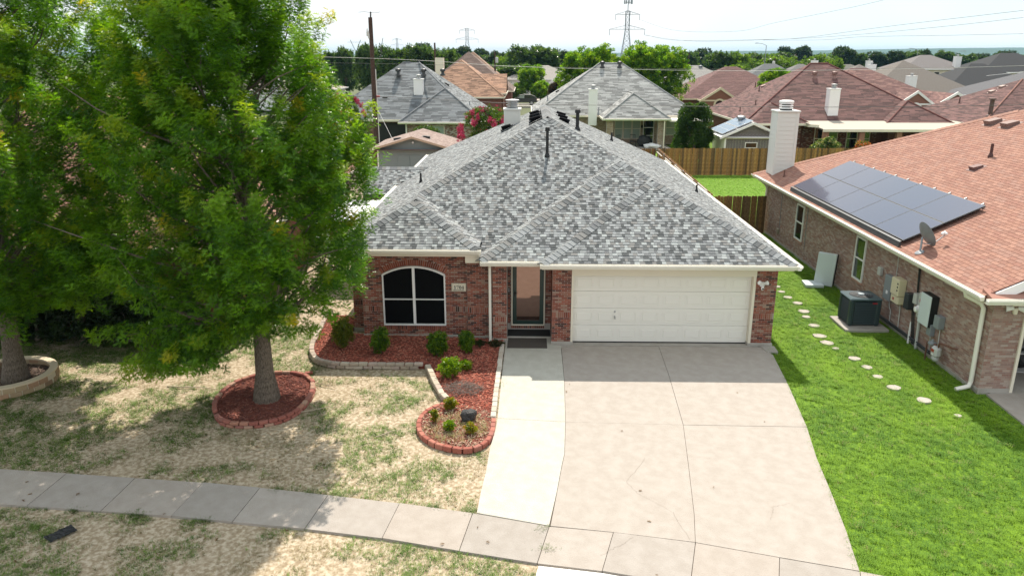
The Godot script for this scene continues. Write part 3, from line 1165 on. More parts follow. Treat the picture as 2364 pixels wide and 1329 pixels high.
func text_on(parent: Node3D, called: String, words: String, font: String, bold: bool, height: float, at: Vector3, colour := Color(0.02, 0.018, 0.015)) -> void:
	var tm := TextMesh.new()
	var f := SystemFont.new()
	f.font_names = PackedStringArray([font])
	f.font_weight = 700 if bold else 400
	tm.font = f
	tm.text = words
	tm.font_size = 64
	tm.pixel_size = height / 48.0
	tm.depth = 0.004
	var o := MeshInstance3D.new()
	o.mesh = tm
	o.material_override = mat(colour, 0.6)
	o.name = numbered(called, parent)
	o.position = at
	parent.add_child(o)


# ---------------------------------------------------------------- ground, paving and beds
var yard_noise := FastNoiseLite.new()
const CREASE := [-1.93, -0.45, -0.63, -0.45, -0.63, 0.06]


func yard_y(x: float, z: float) -> float:
	return 0.018 * yard_noise.get_noise_2d(x * 14.0, z * 14.0) + 0.01 * yard_noise.get_noise_2d(x * 60.0, z * 60.0) - 0.012


func sheet(called: String, material: Material, x0: float, x1: float, z0: float, z1: float, y: float, step := 0.0) -> void:
	var b := MB.new()
	if step <= 0.0:
		b.quad(Vector3(x0, y, z0), Vector3(x1, y, z0), Vector3(x1, y, z1), Vector3(x0, y, z1), Vector3.UP)
	else:
		var nx := int(ceil((x1 - x0) / step))
		var nz := int(ceil((z1 - z0) / step))
		var up := Vector3.UP
		for i in nx:
			for j in nz:
				var a := x0 + (x1 - x0) * i / nx
				var e := x0 + (x1 - x0) * (i + 1) / nx
				var f := z0 + (z1 - z0) * j / nz
				var g := z0 + (z1 - z0) * (j + 1) / nz
				var p := Vector3(a, y + yard_y(a, f), f)
				var q := Vector3(e, y + yard_y(e, f), f)
				var r := Vector3(e, y + yard_y(e, g), g)
				var s := Vector3(a, y + yard_y(a, g), g)
				b.trin(p, q, r, up, up, up)
				b.trin(p, r, s, up, up, up)
	ground_piece(called, b, material)


func slab(parent: Node3D, called: String, outline: Array, y0: float, y1: float, material: Material, shrink := 0.0045) -> void:
	var p := v2(outline)
	var q := Geometry2D.offset_polygon(p, -shrink)
	var b := MB.new()
	b.prism(q[0] if q.size() else p, y0, y1)
	put(called, b, material, parent)


func paving(called: String, material: Material) -> Node3D:
	var o := Node3D.new()
	o.name = numbered(called, self)
	add_child(o)
	o.set_meta("kind", "structure")
	return o


const WALK_TOP := [-17.4, 6.62, -16.0, 6.70, -14.6, 6.78, -13.2, 6.87, -11.75, 6.99, -10.34, 7.12, -8.91, 7.26, -7.53, 7.39, -6.37, 7.55, -5.02, 7.77, -3.64, 8.01, -2.28, 8.30, -0.92, 8.67, 0.18, 8.82, 1.53, 9.08, 2.82, 9.45, 3.99, 9.77, 5.35, 10.2, 6.7, 10.7, 8.0, 11.25, 9.3, 11.85]
const WALK_LOW := [-17.5, 7.78, -16.1, 7.86, -14.7, 7.94, -13.3, 8.03, -11.85, 8.13, -10.41, 8.25, -8.98, 8.38, -7.64, 8.50, -6.49, 8.66, -5.16, 8.83, -3.77, 9.07, -2.43, 9.39, -1.14, 9.68, -0.11, 9.85, 1.22, 10.17, 2.46, 10.54, 3.6, 10.86, 4.93, 11.3, 6.2, 11.75, 7.5, 12.3, 8.75, 12.9]
var bed_outline := PackedVector2Array()
var lobe_outline := PackedVector2Array()
var ring_outline := PackedVector2Array()
var pale_ring_outline := PackedVector2Array()
var drive_outline := PackedVector2Array()
var walk_outline := PackedVector2Array()


func ground() -> void:
	yard_noise.seed = 5
	yard_noise.frequency = 0.02
	yard_noise.fractal_octaves = 3
	sheet("terrain", M.far_ground, -5000, 5000, -5200, 400, -0.3)
	sheet("front_yard_soil", M.soil, -26.0, -0.5, -1.6, 11.4, 0.0, 0.35)
	sheet("side_yard_soil", M.soil, -26.0, 5.7, -32.0, -1.6, -0.016)
	sheet("side_lawn", M.turf, 3.2, 22.0, -14.4, 14.0, -0.006, 0.5)
	sheet("back_lawn", M.turf, 5.7, 40.0, -33.0, -14.4, -0.014)
	sheet("rear_yard", M.turf, -60.0, 60.0, -60.0, -33.0, -0.05)
	# the street at the foot of the picture
	var kb := MB.new()
	var cp := PackedVector2Array()
	var cq := PackedVector2Array()
	for i in range(0, WALK_LOW.size(), 2):
		cp.append(Vector2(WALK_LOW[i], WALK_LOW[i + 1] + 2.25))
		cq.append(Vector2(WALK_LOW[i], WALK_LOW[i + 1] + 2.42))
	var rev := cq.duplicate()
	rev.reverse()
	cp.append_array(rev)
	kb.prism(cp, -0.25, 0.0)
	ground_piece("kerb", kb, M.concrete_old)
	sheet("street", mat(Color(0.30, 0.28, 0.25), 0.95), -60, 60, 9.9, 60, -0.15)
	# --- sidewalk
	var sw := paving("sidewalk", M.concrete)
	var all := PackedVector2Array()
	var low := PackedVector2Array()
	for i in range(0, WALK_TOP.size(), 2):
		all.append(Vector2(WALK_TOP[i], WALK_TOP[i + 1]))
		low.append(Vector2(WALK_LOW[i], WALK_LOW[i + 1]))
	low.reverse()
	all.append_array(low)
	walk_outline = all
	var jb := MB.new()
	jb.prism(Geometry2D.offset_polygon(all, -0.025)[0], -0.05, 0.016)
	put("joint_bed", jb, M.joint, sw)
	var tones: Array = [Color(1, 1, 1), Color(0.93, 0.94, 0.95), Color(0.97, 0.96, 0.95), Color(0.89, 0.90, 0.91)]
	for i in range(0, WALK_TOP.size() - 2, 2):
		var o: Array = [WALK_TOP[i], WALK_TOP[i + 1], WALK_TOP[i + 2], WALK_TOP[i + 3], WALK_LOW[i + 2], WALK_LOW[i + 3], WALK_LOW[i], WALK_LOW[i + 1]]
		var b := MB.new()
		b.col = tones[(i / 2) % 4]
		b.prism(Geometry2D.offset_polygon(v2(o), -0.006)[0], -0.04, 0.03 + 0.003 * (i % 3))
		put("slab", b, M.concrete, sw)
	# --- driveway and front walk
	var dw := paving("driveway", M.concrete)
	drive_outline = v2([-0.63, 0.06, 5.25, 0.06, 5.40, 0.70, 5.18, 2.62, 4.86, 4.87, 4.59, 6.22, 4.40, 7.5, 4.20, 8.71, 3.99, 9.76, 2.82, 9.44, 1.53, 9.07, 0.18, 8.82, -0.92, 8.66, -2.21, 8.30, -2.18, 7.64, -2.12, 6.86, -2.09, 6.01, -2.0, 5.05, -1.985, 4.61, -1.97, 2.51, -1.93, -0.45, -0.63, -0.45])
	var jb2 := MB.new()
	jb2.prism(Geometry2D.offset_polygon(drive_outline, -0.035)[0], -0.05, 0.014)
	put("joint_bed", jb2, M.joint, dw)
	slab(dw, "slab", [-0.36, 0.1, 2.38, 0.1, 2.31, 2.15, 2.15, 4.83, -0.455, 4.75, -0.38, 2.48], -0.03, 0.031, M.concrete)
	slab(dw, "slab", [-0.455, 4.75, 2.15, 4.83, 1.91, 6.62, 1.68, 8.25, 1.53, 9.07, 0.18, 8.82, -0.90, 8.66, -0.75, 7.61, -0.62, 6.67, -0.54, 6.16], -0.03, 0.033, M.concrete)
	slab(dw, "slab", [2.38, 0.1, 5.25, 0.1, 5.40, 0.70, 5.18, 2.62, 4.86, 4.87, 2.15, 4.83, 2.31, 2.15], -0.03, 0.034, M.concrete)
	slab(dw, "slab", [2.15, 4.83, 4.86, 4.87, 4.59, 6.22, 4.40, 7.5, 4.20, 8.71, 3.99, 9.76, 2.82, 9.44, 1.53, 9.07, 1.68, 8.25, 1.91, 6.62], -0.03, 0.03, M.concrete)
	slab(dw, "slab", [-0.66, 0.02, 0.3, 0.03, 0.15, 0.14, -0.35, 0.28, -0.45, 0.24, -0.66, 0.1], -0.03, 0.038, M.concrete_old, 0.0)
	slab(dw, "slab", [5.22, 0.05, 5.62, 0.05, 5.60, 0.48, 5.30, 0.5], -0.03, 0.045, M.concrete_old, 0.0)
	for cr: Array in [[Vector2(1.45, 9.0), Vector2(1.3, 8.2), Vector2(0.75, 7.6), Vector2(0.6, 7.2), Vector2(1.1, 6.3)], [Vector2(3.0, 8.4), Vector2(3.15, 8.0), Vector2(3.5, 7.85)], [Vector2(-0.1, 9.45), Vector2(0.25, 9.2), Vector2(0.5, 8.95)]]:
		var cb := MB.new()
		for k in range(cr.size() - 1):
			var a: Vector2 = cr[k]
			var e: Vector2 = cr[k + 1]
			var last := a
			for j in range(1, 9):
				var q := a.lerp(e, j / 8.0) + Vector2(rng.randf_range(-0.02, 0.02), rng.randf_range(-0.02, 0.02))
				var o := (q - last).orthogonal().normalized() * 0.0016
				cb.quad(Vector3(last.x - o.x, 0.0395, last.y - o.y), Vector3(q.x - o.x, 0.0395, q.y - o.y), Vector3(q.x + o.x, 0.0395, q.y + o.y), Vector3(last.x + o.x, 0.0395, last.y + o.y), Vector3.UP)
				last = q
		put("crack", cb, mat(Color(0.27, 0.22, 0.18), 1.0), dw)
	var fw := paving("front_walk", M.concrete_new)
	slab(fw, "slab", [-1.93, -0.45, -0.63, -0.45, -0.63, 0.06, -0.36, 0.14, -0.37, 0.5, -0.38, 2.48, -0.455, 4.75, -1.985, 4.61, -1.97, 2.51], -0.03, 0.039, M.concrete_new)
	slab(fw, "slab", [-1.985, 4.61, -0.455, 4.75, -0.54, 6.16, -0.62, 6.67, -0.75, 7.61, -0.90, 8.54, -0.92, 8.66, -2.21, 8.30, -2.18, 7.64, -2.12, 6.86, -2.09, 6.01, -2.0, 5.05], -0.03, 0.037, M.concrete_new)
	var ap := paving("driveway_apron", M.concrete_new)
	slab(ap, "slab", [-1.12, 9.72, -0.11, 9.88, 1.2, 10.2, 2.45, 10.57, 3.6, 10.9, 3.9, 12.6, -1.6, 12.2], -0.1, 0.02, mat(Color(0.72, 0.71, 0.68), 0.9))
	# neighbour's drive at the right edge
	var nd := paving("neighbour_driveway", M.concrete)
	slab(nd, "slab", [9.80, 3.05, 16.0, 3.05, 16.0, 9.0, 11.2, 8.0, 9.72, 4.75], -0.03, 0.03, M.concrete)
	beds()
	small_yard_things()


func along(p: PackedVector2Array, closed := false) -> Array:
	# points every 5 mm along a polyline: [position, direction]
	var out: Array = []
	var n := p.size() if closed else p.size() - 1
	for i in n:
		var a := p[i]
		var b := p[(i + 1) % p.size()]
		var l := a.distance_to(b)
		var k := maxi(1, int(l / 0.005))
		for j in k:
			out.append([a.lerp(b, float(j) / k), (b - a) / l])
	return out


func smooth(p: PackedVector2Array, closed := false, rounds := 2) -> PackedVector2Array:
	for r in rounds:
		var q := PackedVector2Array()
		if not closed:
			q.append(p[0])
		for i in (p.size() if closed else p.size() - 1):
			var a := p[i]
			var b := p[(i + 1) % p.size()]
			q.append(a.lerp(b, 0.25))
			q.append(a.lerp(b, 0.75))
		if not closed:
			q.append(p[p.size() - 1])
		p = q
	return p


# a row of separate stones or bricks set end to end along a line
func edging(parent: Node3D, called: String, line: PackedVector2Array, long: float, deep: float, tall: float, courses: int, tones: Array, y0: float, closed := false, rough := 0.01, r := 0.012) -> void:
	var base := world_of(parent)
	var pts := along(line, closed)
	var kinds: Array = []
	for c: Color in tones:
		var m := MB.new()
		m.col = c
		m.cbox(Vector3.ZERO, Vector3(long - 0.012, tall - 0.006, deep), r)
		kinds.append(m.mesh())
	var every := int(long / 0.005)
	for k in courses:
		var i := (every / 2 if k % 2 == 0 else every)
		while i < pts.size() - (every / 3):
			var at: Vector2 = pts[i][0]
			var i0: Vector2 = pts[maxi(0, i - every / 2)][0]
			var i1: Vector2 = pts[mini(pts.size() - 1, i + every / 2)][0]
			var d := (i1 - i0).normalized()
			var a := -atan2(d.y, d.x) + rng.randf_range(-0.05, 0.05)
			var o := node(called, kinds[rng.randi() % kinds.size()], M.stone, parent, Vector3(at.x + rng.randf_range(-rough, rough), y0 + tall * (k + 0.5) + rng.randf_range(-0.004, 0.004), at.y + rng.randf_range(-rough, rough)) - base)
			o.rotation.y = a
			o.rotation.x = rng.randf_range(-0.04, 0.04)
			o.rotation.z = rng.randf_range(-0.03, 0.03)
			i += every


func chips(called: String, outline: PackedVector2Array, y: float, per: float, tones: Array, parent: Node3D = self) -> void:
	var m := MB.new()
	m.box(Vector3.ZERO, Vector3(0.062, 0.007, 0.014))
	var lo := Vector2(1e9, 1e9)
	var hi := -lo
	for p in outline:
		lo = lo.min(p)
		hi = hi.max(p)
	var where: Array = []
	var tints := PackedColorArray()
	var base := world_of(parent)
	for i in int((hi.x - lo.x) * (hi.y - lo.y) * per):
		var p := Vector2(rng.randf_range(lo.x, hi.x), rng.randf_range(lo.y, hi.y))
		if Geometry2D.is_point_in_polygon(p, outline):
			var bs := Basis.from_euler(Vector3(rng.randf_range(-0.5, 0.5), rng.randf() * TAU, rng.randf_range(-0.4, 0.4))).scaled(Vector3.ONE * rng.randf_range(0.5, 1.5))
			where.append(Transform3D(bs, Vector3(p.x, y + rng.randf_range(0.0, 0.018) + 0.02 * yard_noise.get_noise_2d(p.x * 40, p.y * 40), p.y) - base))
			tints.append(pick(tones))
	scatter(called, m.mesh(), M.chips, where, tints, parent)


func beds() -> void:
	var tan: Array = [Color(0.50, 0.42, 0.33), Color(0.44, 0.36, 0.28), Color(0.55, 0.47, 0.38), Color(0.40, 0.33, 0.27), Color(0.47, 0.37, 0.31)]
	var pale: Array = [Color(0.58, 0.52, 0.44), Color(0.52, 0.45, 0.37), Color(0.62, 0.57, 0.49)]
	var red: Array = [Color(0.40, 0.135, 0.10), Color(0.35, 0.11, 0.08), Color(0.44, 0.17, 0.125), Color(0.38, 0.15, 0.115)]
	var mixed: Array = [Color(0.30, 0.10, 0.075), Color(0.36, 0.13, 0.10), Color(0.40, 0.19, 0.13), Color(0.42, 0.26, 0.19), Color(0.33, 0.14, 0.11)]
	var buff: Array = [Color(0.42, 0.31, 0.19), Color(0.36, 0.26, 0.16), Color(0.47, 0.37, 0.24), Color(0.31, 0.21, 0.13), Color(0.40, 0.25, 0.15)]
	var chip: Array = [Color(0.40, 0.10, 0.06), Color(0.32, 0.08, 0.05), Color(0.46, 0.14, 0.09), Color(0.24, 0.065, 0.045), Color(0.5, 0.21, 0.14)]
	var old_chip: Array = [Color(0.42, 0.25, 0.18), Color(0.36, 0.18, 0.13), Color(0.5, 0.34, 0.25), Color(0.30, 0.20, 0.14), Color(0.38, 0.31, 0.2)]
	var dark_chip: Array = [Color(0.15, 0.045, 0.032), Color(0.20, 0.055, 0.038), Color(0.11, 0.035, 0.028), Color(0.26, 0.10, 0.07)]
	var edge := smooth(v2([-7.62, -2.2, -7.48, -1.31, -7.39, -0.03, -7.30, 0.64, -7.08, 1.26, -6.71, 1.62, -6.05, 1.78, -5.38, 1.74, -4.17, 1.74, -3.98, 1.73]), false, 2)
	var diag := v2([-3.95, 1.70, -3.67, 2.62, -3.36, 3.50, -3.19, 3.86])
	var lobe := smooth(v2([-3.19, 3.92, -3.61, 4.32, -3.74, 4.87, -3.62, 5.47, -3.27, 5.90, -2.80, 6.11, -2.44, 6.11, -2.17, 5.82, -2.05, 5.34, -2.07, 4.72]), false, 2)
	var side := v2([-2.02, 0.0, -2.05, 2.5, -2.08, 4.66])
	bed_outline = edge.duplicate()
	bed_outline.append_array(diag)
	bed_outline.append_array(lobe)
	bed_outline.append_array(v2([-2.06, 2.5, -2.02, 0.0, -1.95, -0.25, -6.5, -0.6, -6.5, -2.2]))
	lobe_outline = lobe.duplicate()
	lobe_outline.append(Vector2(-2.3, 4.2))
	var mb := MB.new()
	mb.prism(bed_outline, -0.05, 0.075)
	ground_piece("mulch_bed", mb, M.mulch)
	var part_a := PackedVector2Array()
	for p in Geometry2D.intersect_polygons(bed_outline, rect2(-8, 0, 4.3, -3)):
		part_a = p
		chips("mulch_chips", part_a, 0.08, 520.0, chip)
		break
	chips("mulch_chips", lobe_outline, 0.078, 330.0, old_chip)
	var e1 := thing("bed_edging", "tan concrete block edging, two courses, round the front of the red mulch bed", "edging", Vector3(-5.4, 0, 1.7))
	edging(e1, "block", edge, 0.24, 0.13, 0.085, 2, tan, -0.01)
	var e2 := thing("diagonal_bed_edging", "slanting row of grey tan blocks ending at the red brick loop", "edging", Vector3(-3.5, 0, 2.8))
	edging(e2, "block", diag, 0.26, 0.14, 0.085, 2, tan, -0.01)
	var e3 := thing("walk_edging", "pale block edging between the mulch bed and the front walk", "edging", Vector3(-2.05, 0, 2.4))
	edging(e3, "block", side, 0.26, 0.12, 0.12, 1, pale, 0.0)
	var e4 := thing("brick_loop_edging", "red brick edging that loops round the black rock beside the front walk", "edging", Vector3(-2.9, 0, 5.1))
	edging(e4, "brick", lobe, 0.205, 0.10, 0.13, 1, red, -0.01, false, 0.006)
	# --- ring round the front tree
	ring_outline = smooth(v2([-8.55, 4.35, -8.12, 5.02, -7.50, 5.16, -6.86, 4.95, -6.50, 4.35, -6.50, 3.15, -6.90, 2.42, -7.53, 2.26, -8.12, 2.38, -8.62, 2.95, -8.70, 3.66]), true, 2)
	var rb := MB.new()
	rb.prism(ring_outline, -0.05, 0.06)
	ground_piece("tree_ring_mulch", rb, M.mulch)
	chips("mulch_chips", Geometry2D.offset_polygon(ring_outline, -0.06)[0], 0.065, 560.0, dark_chip)
	var e5 := thing("brick_tree_ring", "oval ring of red bricks round the trunk of the front oak", "tree ring", Vector3(-7.55, 0, 3.7))
	edging(e5, "brick", ring_outline, 0.205, 0.105, 0.075, 2, mixed, -0.01, true, 0.008)
	# --- pale stone ring round the tree at the left edge
	for k in 28:
		var a := TAU * k / 28.0
		pale_ring_outline.append(Vector2(-14.35 + 1.08 * cos(a), 2.85 + 1.03 * sin(a)))
	var pb := MB.new()
	pb.prism(pale_ring_outline, -0.05, 0.1)
	ground_piece("tree_ring_soil", pb, mat(Color(0.09, 0.06, 0.045), 1.0))
	chips("bark_chips", Geometry2D.offset_polygon(pale_ring_outline, -0.08)[0], 0.105, 200.0, [Color(0.16, 0.10, 0.07), Color(0.10, 0.06, 0.05), Color(0.28, 0.2, 0.14)])
	var e6 := thing("stone_tree_ring", "round planter ring of mortared buff stone at the left edge", "tree ring", Vector3(-14.25, 0, 2.85))
	edging(e6, "stone", pale_ring_outline, 0.25, 0.14, 0.13, 2, buff, -0.01, true, 0.003, 0.006)
	var cap := MB.new()
	for k in 28:
		var a := TAU * k / 28.0
		var a2 := TAU * (k + 1) / 28.0
		var c := Vector2(-14.35, 2.85)
		var q: Array = []
		for rr: float in [0.96, 1.14]:
			for aa: float in [a, a2]:
				q.append(c + Vector2(cos(aa) * rr, sin(aa) * rr * 0.955))
		cap.prism(PackedVector2Array([q[0], q[2], q[3], q[1]]), 0.24, 0.285, true)
	put("coping", cap, mat(Color(0.60, 0.50, 0.36), 0.9), e6)
	var core := MB.new()
	core.prism(Geometry2D.offset_polygon(pale_ring_outline, 0.055)[0], -0.02, 0.245)
	var cut := MB.new()
	for k in 28:
		var a := TAU * k / 28.0
		var a2 := TAU * (k + 1) / 28.0
		var c := Vector2(-14.35, 2.85)
		for rr: float in [1.025, 1.135]:
			var p0 := c + Vector2(cos(a) * rr, sin(a) * rr * 0.955)
			var p1 := c + Vector2(cos(a2) * rr, sin(a2) * rr * 0.955)
			cut.quad(Vector3(p0.x, -0.02, p0.y), Vector3(p1.x, -0.02, p1.y), Vector3(p1.x, 0.24, p1.y), Vector3(p0.x, 0.24, p0.y), Vector3(cos(a), 0, sin(a)))
	put("mortar", cut, mat(Color(0.55, 0.47, 0.35), 0.95), e6)


# ---------------------------------------------------------------- leaves and grass
func leaf(b: MB, at: Vector3, d: Vector3, up: Vector3, l: float, lobes: int, c: Color) -> void:
	b.col = c
	var s := d.cross(up).normalized()
	var n := s.cross(d).normalized()
	var p := func(x: float, y: float, z: float) -> Vector3: return at + d * (x * l) + s * (y * l) + n * (z * l)
	if lobes == 0:
		var m0: Vector3 = p.call(0.45, 0.24, 0.05)
		var m1: Vector3 = p.call(0.45, -0.24, 0.05)
		b.tri(p.call(0, 0, 0), m0, p.call(1, 0, -0.08))
		b.tri(p.call(0, 0, 0), p.call(1, 0, -0.08), m1)
		return
	b.tri(p.call(0, 0, 0), p.call(0.55, 0.075, 0), p.call(1.0, 0, -0.12))
	b.tri(p.call(0, 0, 0), p.call(1.0, 0, -0.12), p.call(0.55, -0.075, 0))
	for k in lobes:
		var x := 0.2 + 0.62 * k / lobes
		var w: float = [0.26, 0.36, 0.28][k % 3]
		for q in [-1.0, 1.0]:
			b.tri(p.call(x, 0.02 * q, 0), p.call(x + 0.2, w * q, 0.1), p.call(x + 0.13, 0.03 * q, 0))


func rand_dir() -> Vector3:
	var z := rng.randf_range(-1, 1)
	var a := rng.randf() * TAU
	return Vector3(cos(a) * sqrt(1 - z * z), z, sin(a) * sqrt(1 - z * z))


func oak_sprig(count: int, l: float) -> ArrayMesh:
	# a spray of lobed leaves round a short twig that points up y
	var b := MB.new()
	for k in count:
		var y := 0.16 * k / count
		var a := 2.4 * k
		var d := Vector3(cos(a), rng.randf_range(-0.3, 0.5), sin(a)).normalized()
		leaf(b, Vector3(0, y, 0), d, Vector3.UP, l * rng.randf_range(0.8, 1.15), 3, Color(1, 1, 1) * rng.randf_range(0.85, 1.1))
	return b.mesh()


func round_sprig(count: int, l: float, spread: float) -> ArrayMesh:
	var b := MB.new()
	for k in count:
		var d := rand_dir()
		var at := rand_dir() * spread * sqrt(rng.randf())
		leaf(b, at, (d + Vector3.UP * 0.4).normalized(), rand_dir(), l * rng.randf_range(0.7, 1.2), 0, Color(1, 1, 1) * rng.randf_range(0.8, 1.12))
	return b.mesh()


func towards(d: Vector3, spin: float, size: float) -> Basis:
	var x := d.cross(Vector3.FORWARD if absf(d.z) < 0.9 else Vector3.RIGHT).normalized()
	var bs := Basis(x, d, x.cross(d))
	return (bs * Basis(Vector3.UP, spin)).scaled(Vector3.ONE * size) if false else Basis(bs.x * size, bs.y * size, bs.z * size) * Basis(Vector3.UP, spin)


func limb(b: MB, a: Vector3, e: Vector3, r0: float, r1: float, bend := 0.08) -> void:
	var p: Array = []
	var r: Array = []
	var l := a.distance_to(e)
	var o := rand_dir() * l * bend
	for k in 6:
		var t := k / 5.0
		p.append(a.lerp(e, t) + o * sin(t * PI))
		r.append(lerpf(r0, r1, t))
	b.tube(p, r, 7)


# an oak: trunk, limbs and shoots of lobed leaves inside an outline given as rings (height, radius)
func oak(called: String, label: String, at: Vector3, lean: Vector3, profile: Array, shoots: int, trunk_r: float, fork: float, sprig: Mesh, extra: Array, squash := Vector3(1, 1, 1)) -> void:
	var t := thing(called, label, "tree", at)
	var tb := MB.new()
	var top: float = (profile[profile.size() - 1] as Vector2).x
	var pts: Array = []
	var rad: Array = []
	for k in 14:
		var f := k / 13.0
		var y := f * top * 0.85
		pts.append(at + Vector3(0.05 * sin(f * 5.0), y, 0.04 * cos(f * 6.0)) + lean * f)
		rad.append(trunk_r * (1.0 + 0.55 * exp(-y * 3.5)) * (1.0 - 0.92 * f))
	tb.tube(pts, rad, 14)
	put("trunk", tb, M.bark, t)
	var lb := MB.new()
	var where: Array = []
	var tints := PackedColorArray()
	var ends: Array = []
	for i in shoots:
		var h := 0.0
		var r := 0.0
		# even over the outline's surface and its inside
		while true:
			h = rng.randf_range((profile[0] as Vector2).x, top)
			r = 0.0
			for k in profile.size() - 1:
				var a: Vector2 = profile[k]
				var b: Vector2 = profile[k + 1]
				if h >= a.x and h <= b.x:
					r = lerpf(a.y, b.y, (h - a.x) / maxf(0.001, b.x - a.x))
			if rng.randf() < r / 3.0 + 0.05:
				break
		var az := rng.randf() * TAU
		r *= 0.86 + 0.5 * yard_noise.get_noise_3d(cos(az) * 45.0 + at.x * 9.0, h * 22.0, sin(az) * 45.0)
		var f := pow(rng.randf(), 0.3)
		ends.append(at + Vector3(cos(az) * r * f * squash.x, h, sin(az) * r * f * squash.z) + lean * (h / top))
	ends.append_array(extra)
	for e: Vector3 in ends:
		var hh := e.y - at.y
		var f := clampf(hh / top - 0.18, fork / top, 0.8)
		var root: Vector3 = at + Vector3(0, f * top, 0) + lean * f
		var out := (e - root)
		if rng.randf() < 0.3:
			limb(lb, root, e, 0.012 + 0.045 * (1.0 - f), 0.006, 0.16)
		var flat := Vector3(out.x, 0, out.z).normalized()
		var d := (flat * rng.randf_range(0.15, 0.75) + Vector3(-0.30, 0.85, -0.05) + rand_dir() * 0.3).normalized()
		if hh < 2.6:
			d = (flat * 0.8 + Vector3(-0.3, -0.15, 0.1) + rand_dir() * 0.35).normalized()
		var l := rng.randf_range(0.9, 1.8)
		var n := int(l * 32.0)
		var young := rng.randf()
		var side := d.cross(Vector3.UP).normalized()
		var side2 := side.cross(d)
		for k in n:
			var q := float(k) / n
			var w := 0.36 * (1.0 - q * 0.85) * sqrt(rng.randf())
			var a := rng.randf() * TAU
			var off := side * (cos(a) * w) + side2 * (sin(a) * w)
			var p := e + d * (l * (q - 0.55)) + off
			var sd := (d * 0.4 + off.normalized() * 0.4 + Vector3.UP * 0.6 + rand_dir() * 0.4).normalized()
			where.append(Transform3D(towards(sd, rng.randf() * TAU, rng.randf_range(0.75, 1.2)), p - at))
			var c := Color(0.05, 0.155, 0.013).lerp(Color(0.22, 0.46, 0.022), pow(rng.randf(), 1.35))
			if q > 0.6:
				c = c.lerp(Color(0.30, 0.50, 0.025), 0.7 * (q - 0.6) / 0.4)
			if q > 0.74 and young > 0.55:
				c = c.lerp(Color(0.46, 0.54, 0.03), 0.8 * rng.randf())
			if q > 0.86 and young > 0.94:
				c = c.lerp(Color(0.75, 0.52, 0.03), 0.8 * rng.randf())
			tints.append(c)
	put("limbs", lb, M.bark, t)
	scatter("crown", sprig, M.leaf, where, tints, t)


func bush(called: String, label: String, at: Vector3, w: float, h: float, count: int, tones: Array, sprig: Mesh, group := "", size := 1.0) -> Node3D:
	var t := thing(called, label, "shrub", at, group)
	var sb := MB.new()
	var where: Array = []
	var tints := PackedColorArray()
	for k in 7:
		var a := TAU * k / 7.0 + rng.randf()
		sb.tube([at, at + Vector3(cos(a) * w * 0.18, h * 0.4, sin(a) * w * 0.18), at + Vector3(cos(a) * w * 0.36, h * rng.randf_range(0.7, 0.92), sin(a) * w * 0.36)], [0.008, 0.006, 0.003], 5)
	put("stems", sb, M.bark, t)
	for i in count:
		var d := rand_dir()
		var f := pow(rng.randf(), 0.4)
		var lump := 1.0 + 0.5 * yard_noise.get_noise_3d(d.x * 90 + at.x * 50, d.y * 90, d.z * 90 + at.z * 50)
		var p := Vector3(d.x * w * 0.5 * f * lump, h * 0.54 + d.y * h * 0.48 * f * lump, d.z * w * 0.5 * f * lump)
		where.append(Transform3D(towards((d + Vector3.UP * 0.7).normalized(), rng.randf() * TAU, size * rng.randf_range(0.7, 1.3)), p))
		tints.append(pick(tones))
	scatter("foliage", sprig, M.leaf, where, tints, t)
	return t


func tuft(blades: int, h: float, spread: float) -> ArrayMesh:
	var b := MB.new()
	for k in blades:
		var a := rng.randf() * TAU
		var o := Vector3(cos(a), 0, sin(a)) * spread * sqrt(rng.randf())
		var d := Vector3(cos(a + rng.randf_range(-1, 1)), 0, sin(a + rng.randf_range(-1, 1)))
		var s := d.cross(Vector3.UP) * h * 0.075
		var hh := h * rng.randf_range(0.6, 1.1)
		b.col = Color(1, 1, 1) * rng.randf_range(0.8, 1.1)
		var m := o + d * hh * 0.25 + Vector3.UP * hh * 0.62
		b.tri(o - s, m, o + s)
		b.tri(m - s * 0.6, o + d * hh * 0.75 + Vector3.UP * hh * 0.85, m + s * 0.6)
	for i in b.n.size():
		b.n[i] = (Vector3.UP * 3.0 + b.n[i]).normalized()
	return b.mesh()


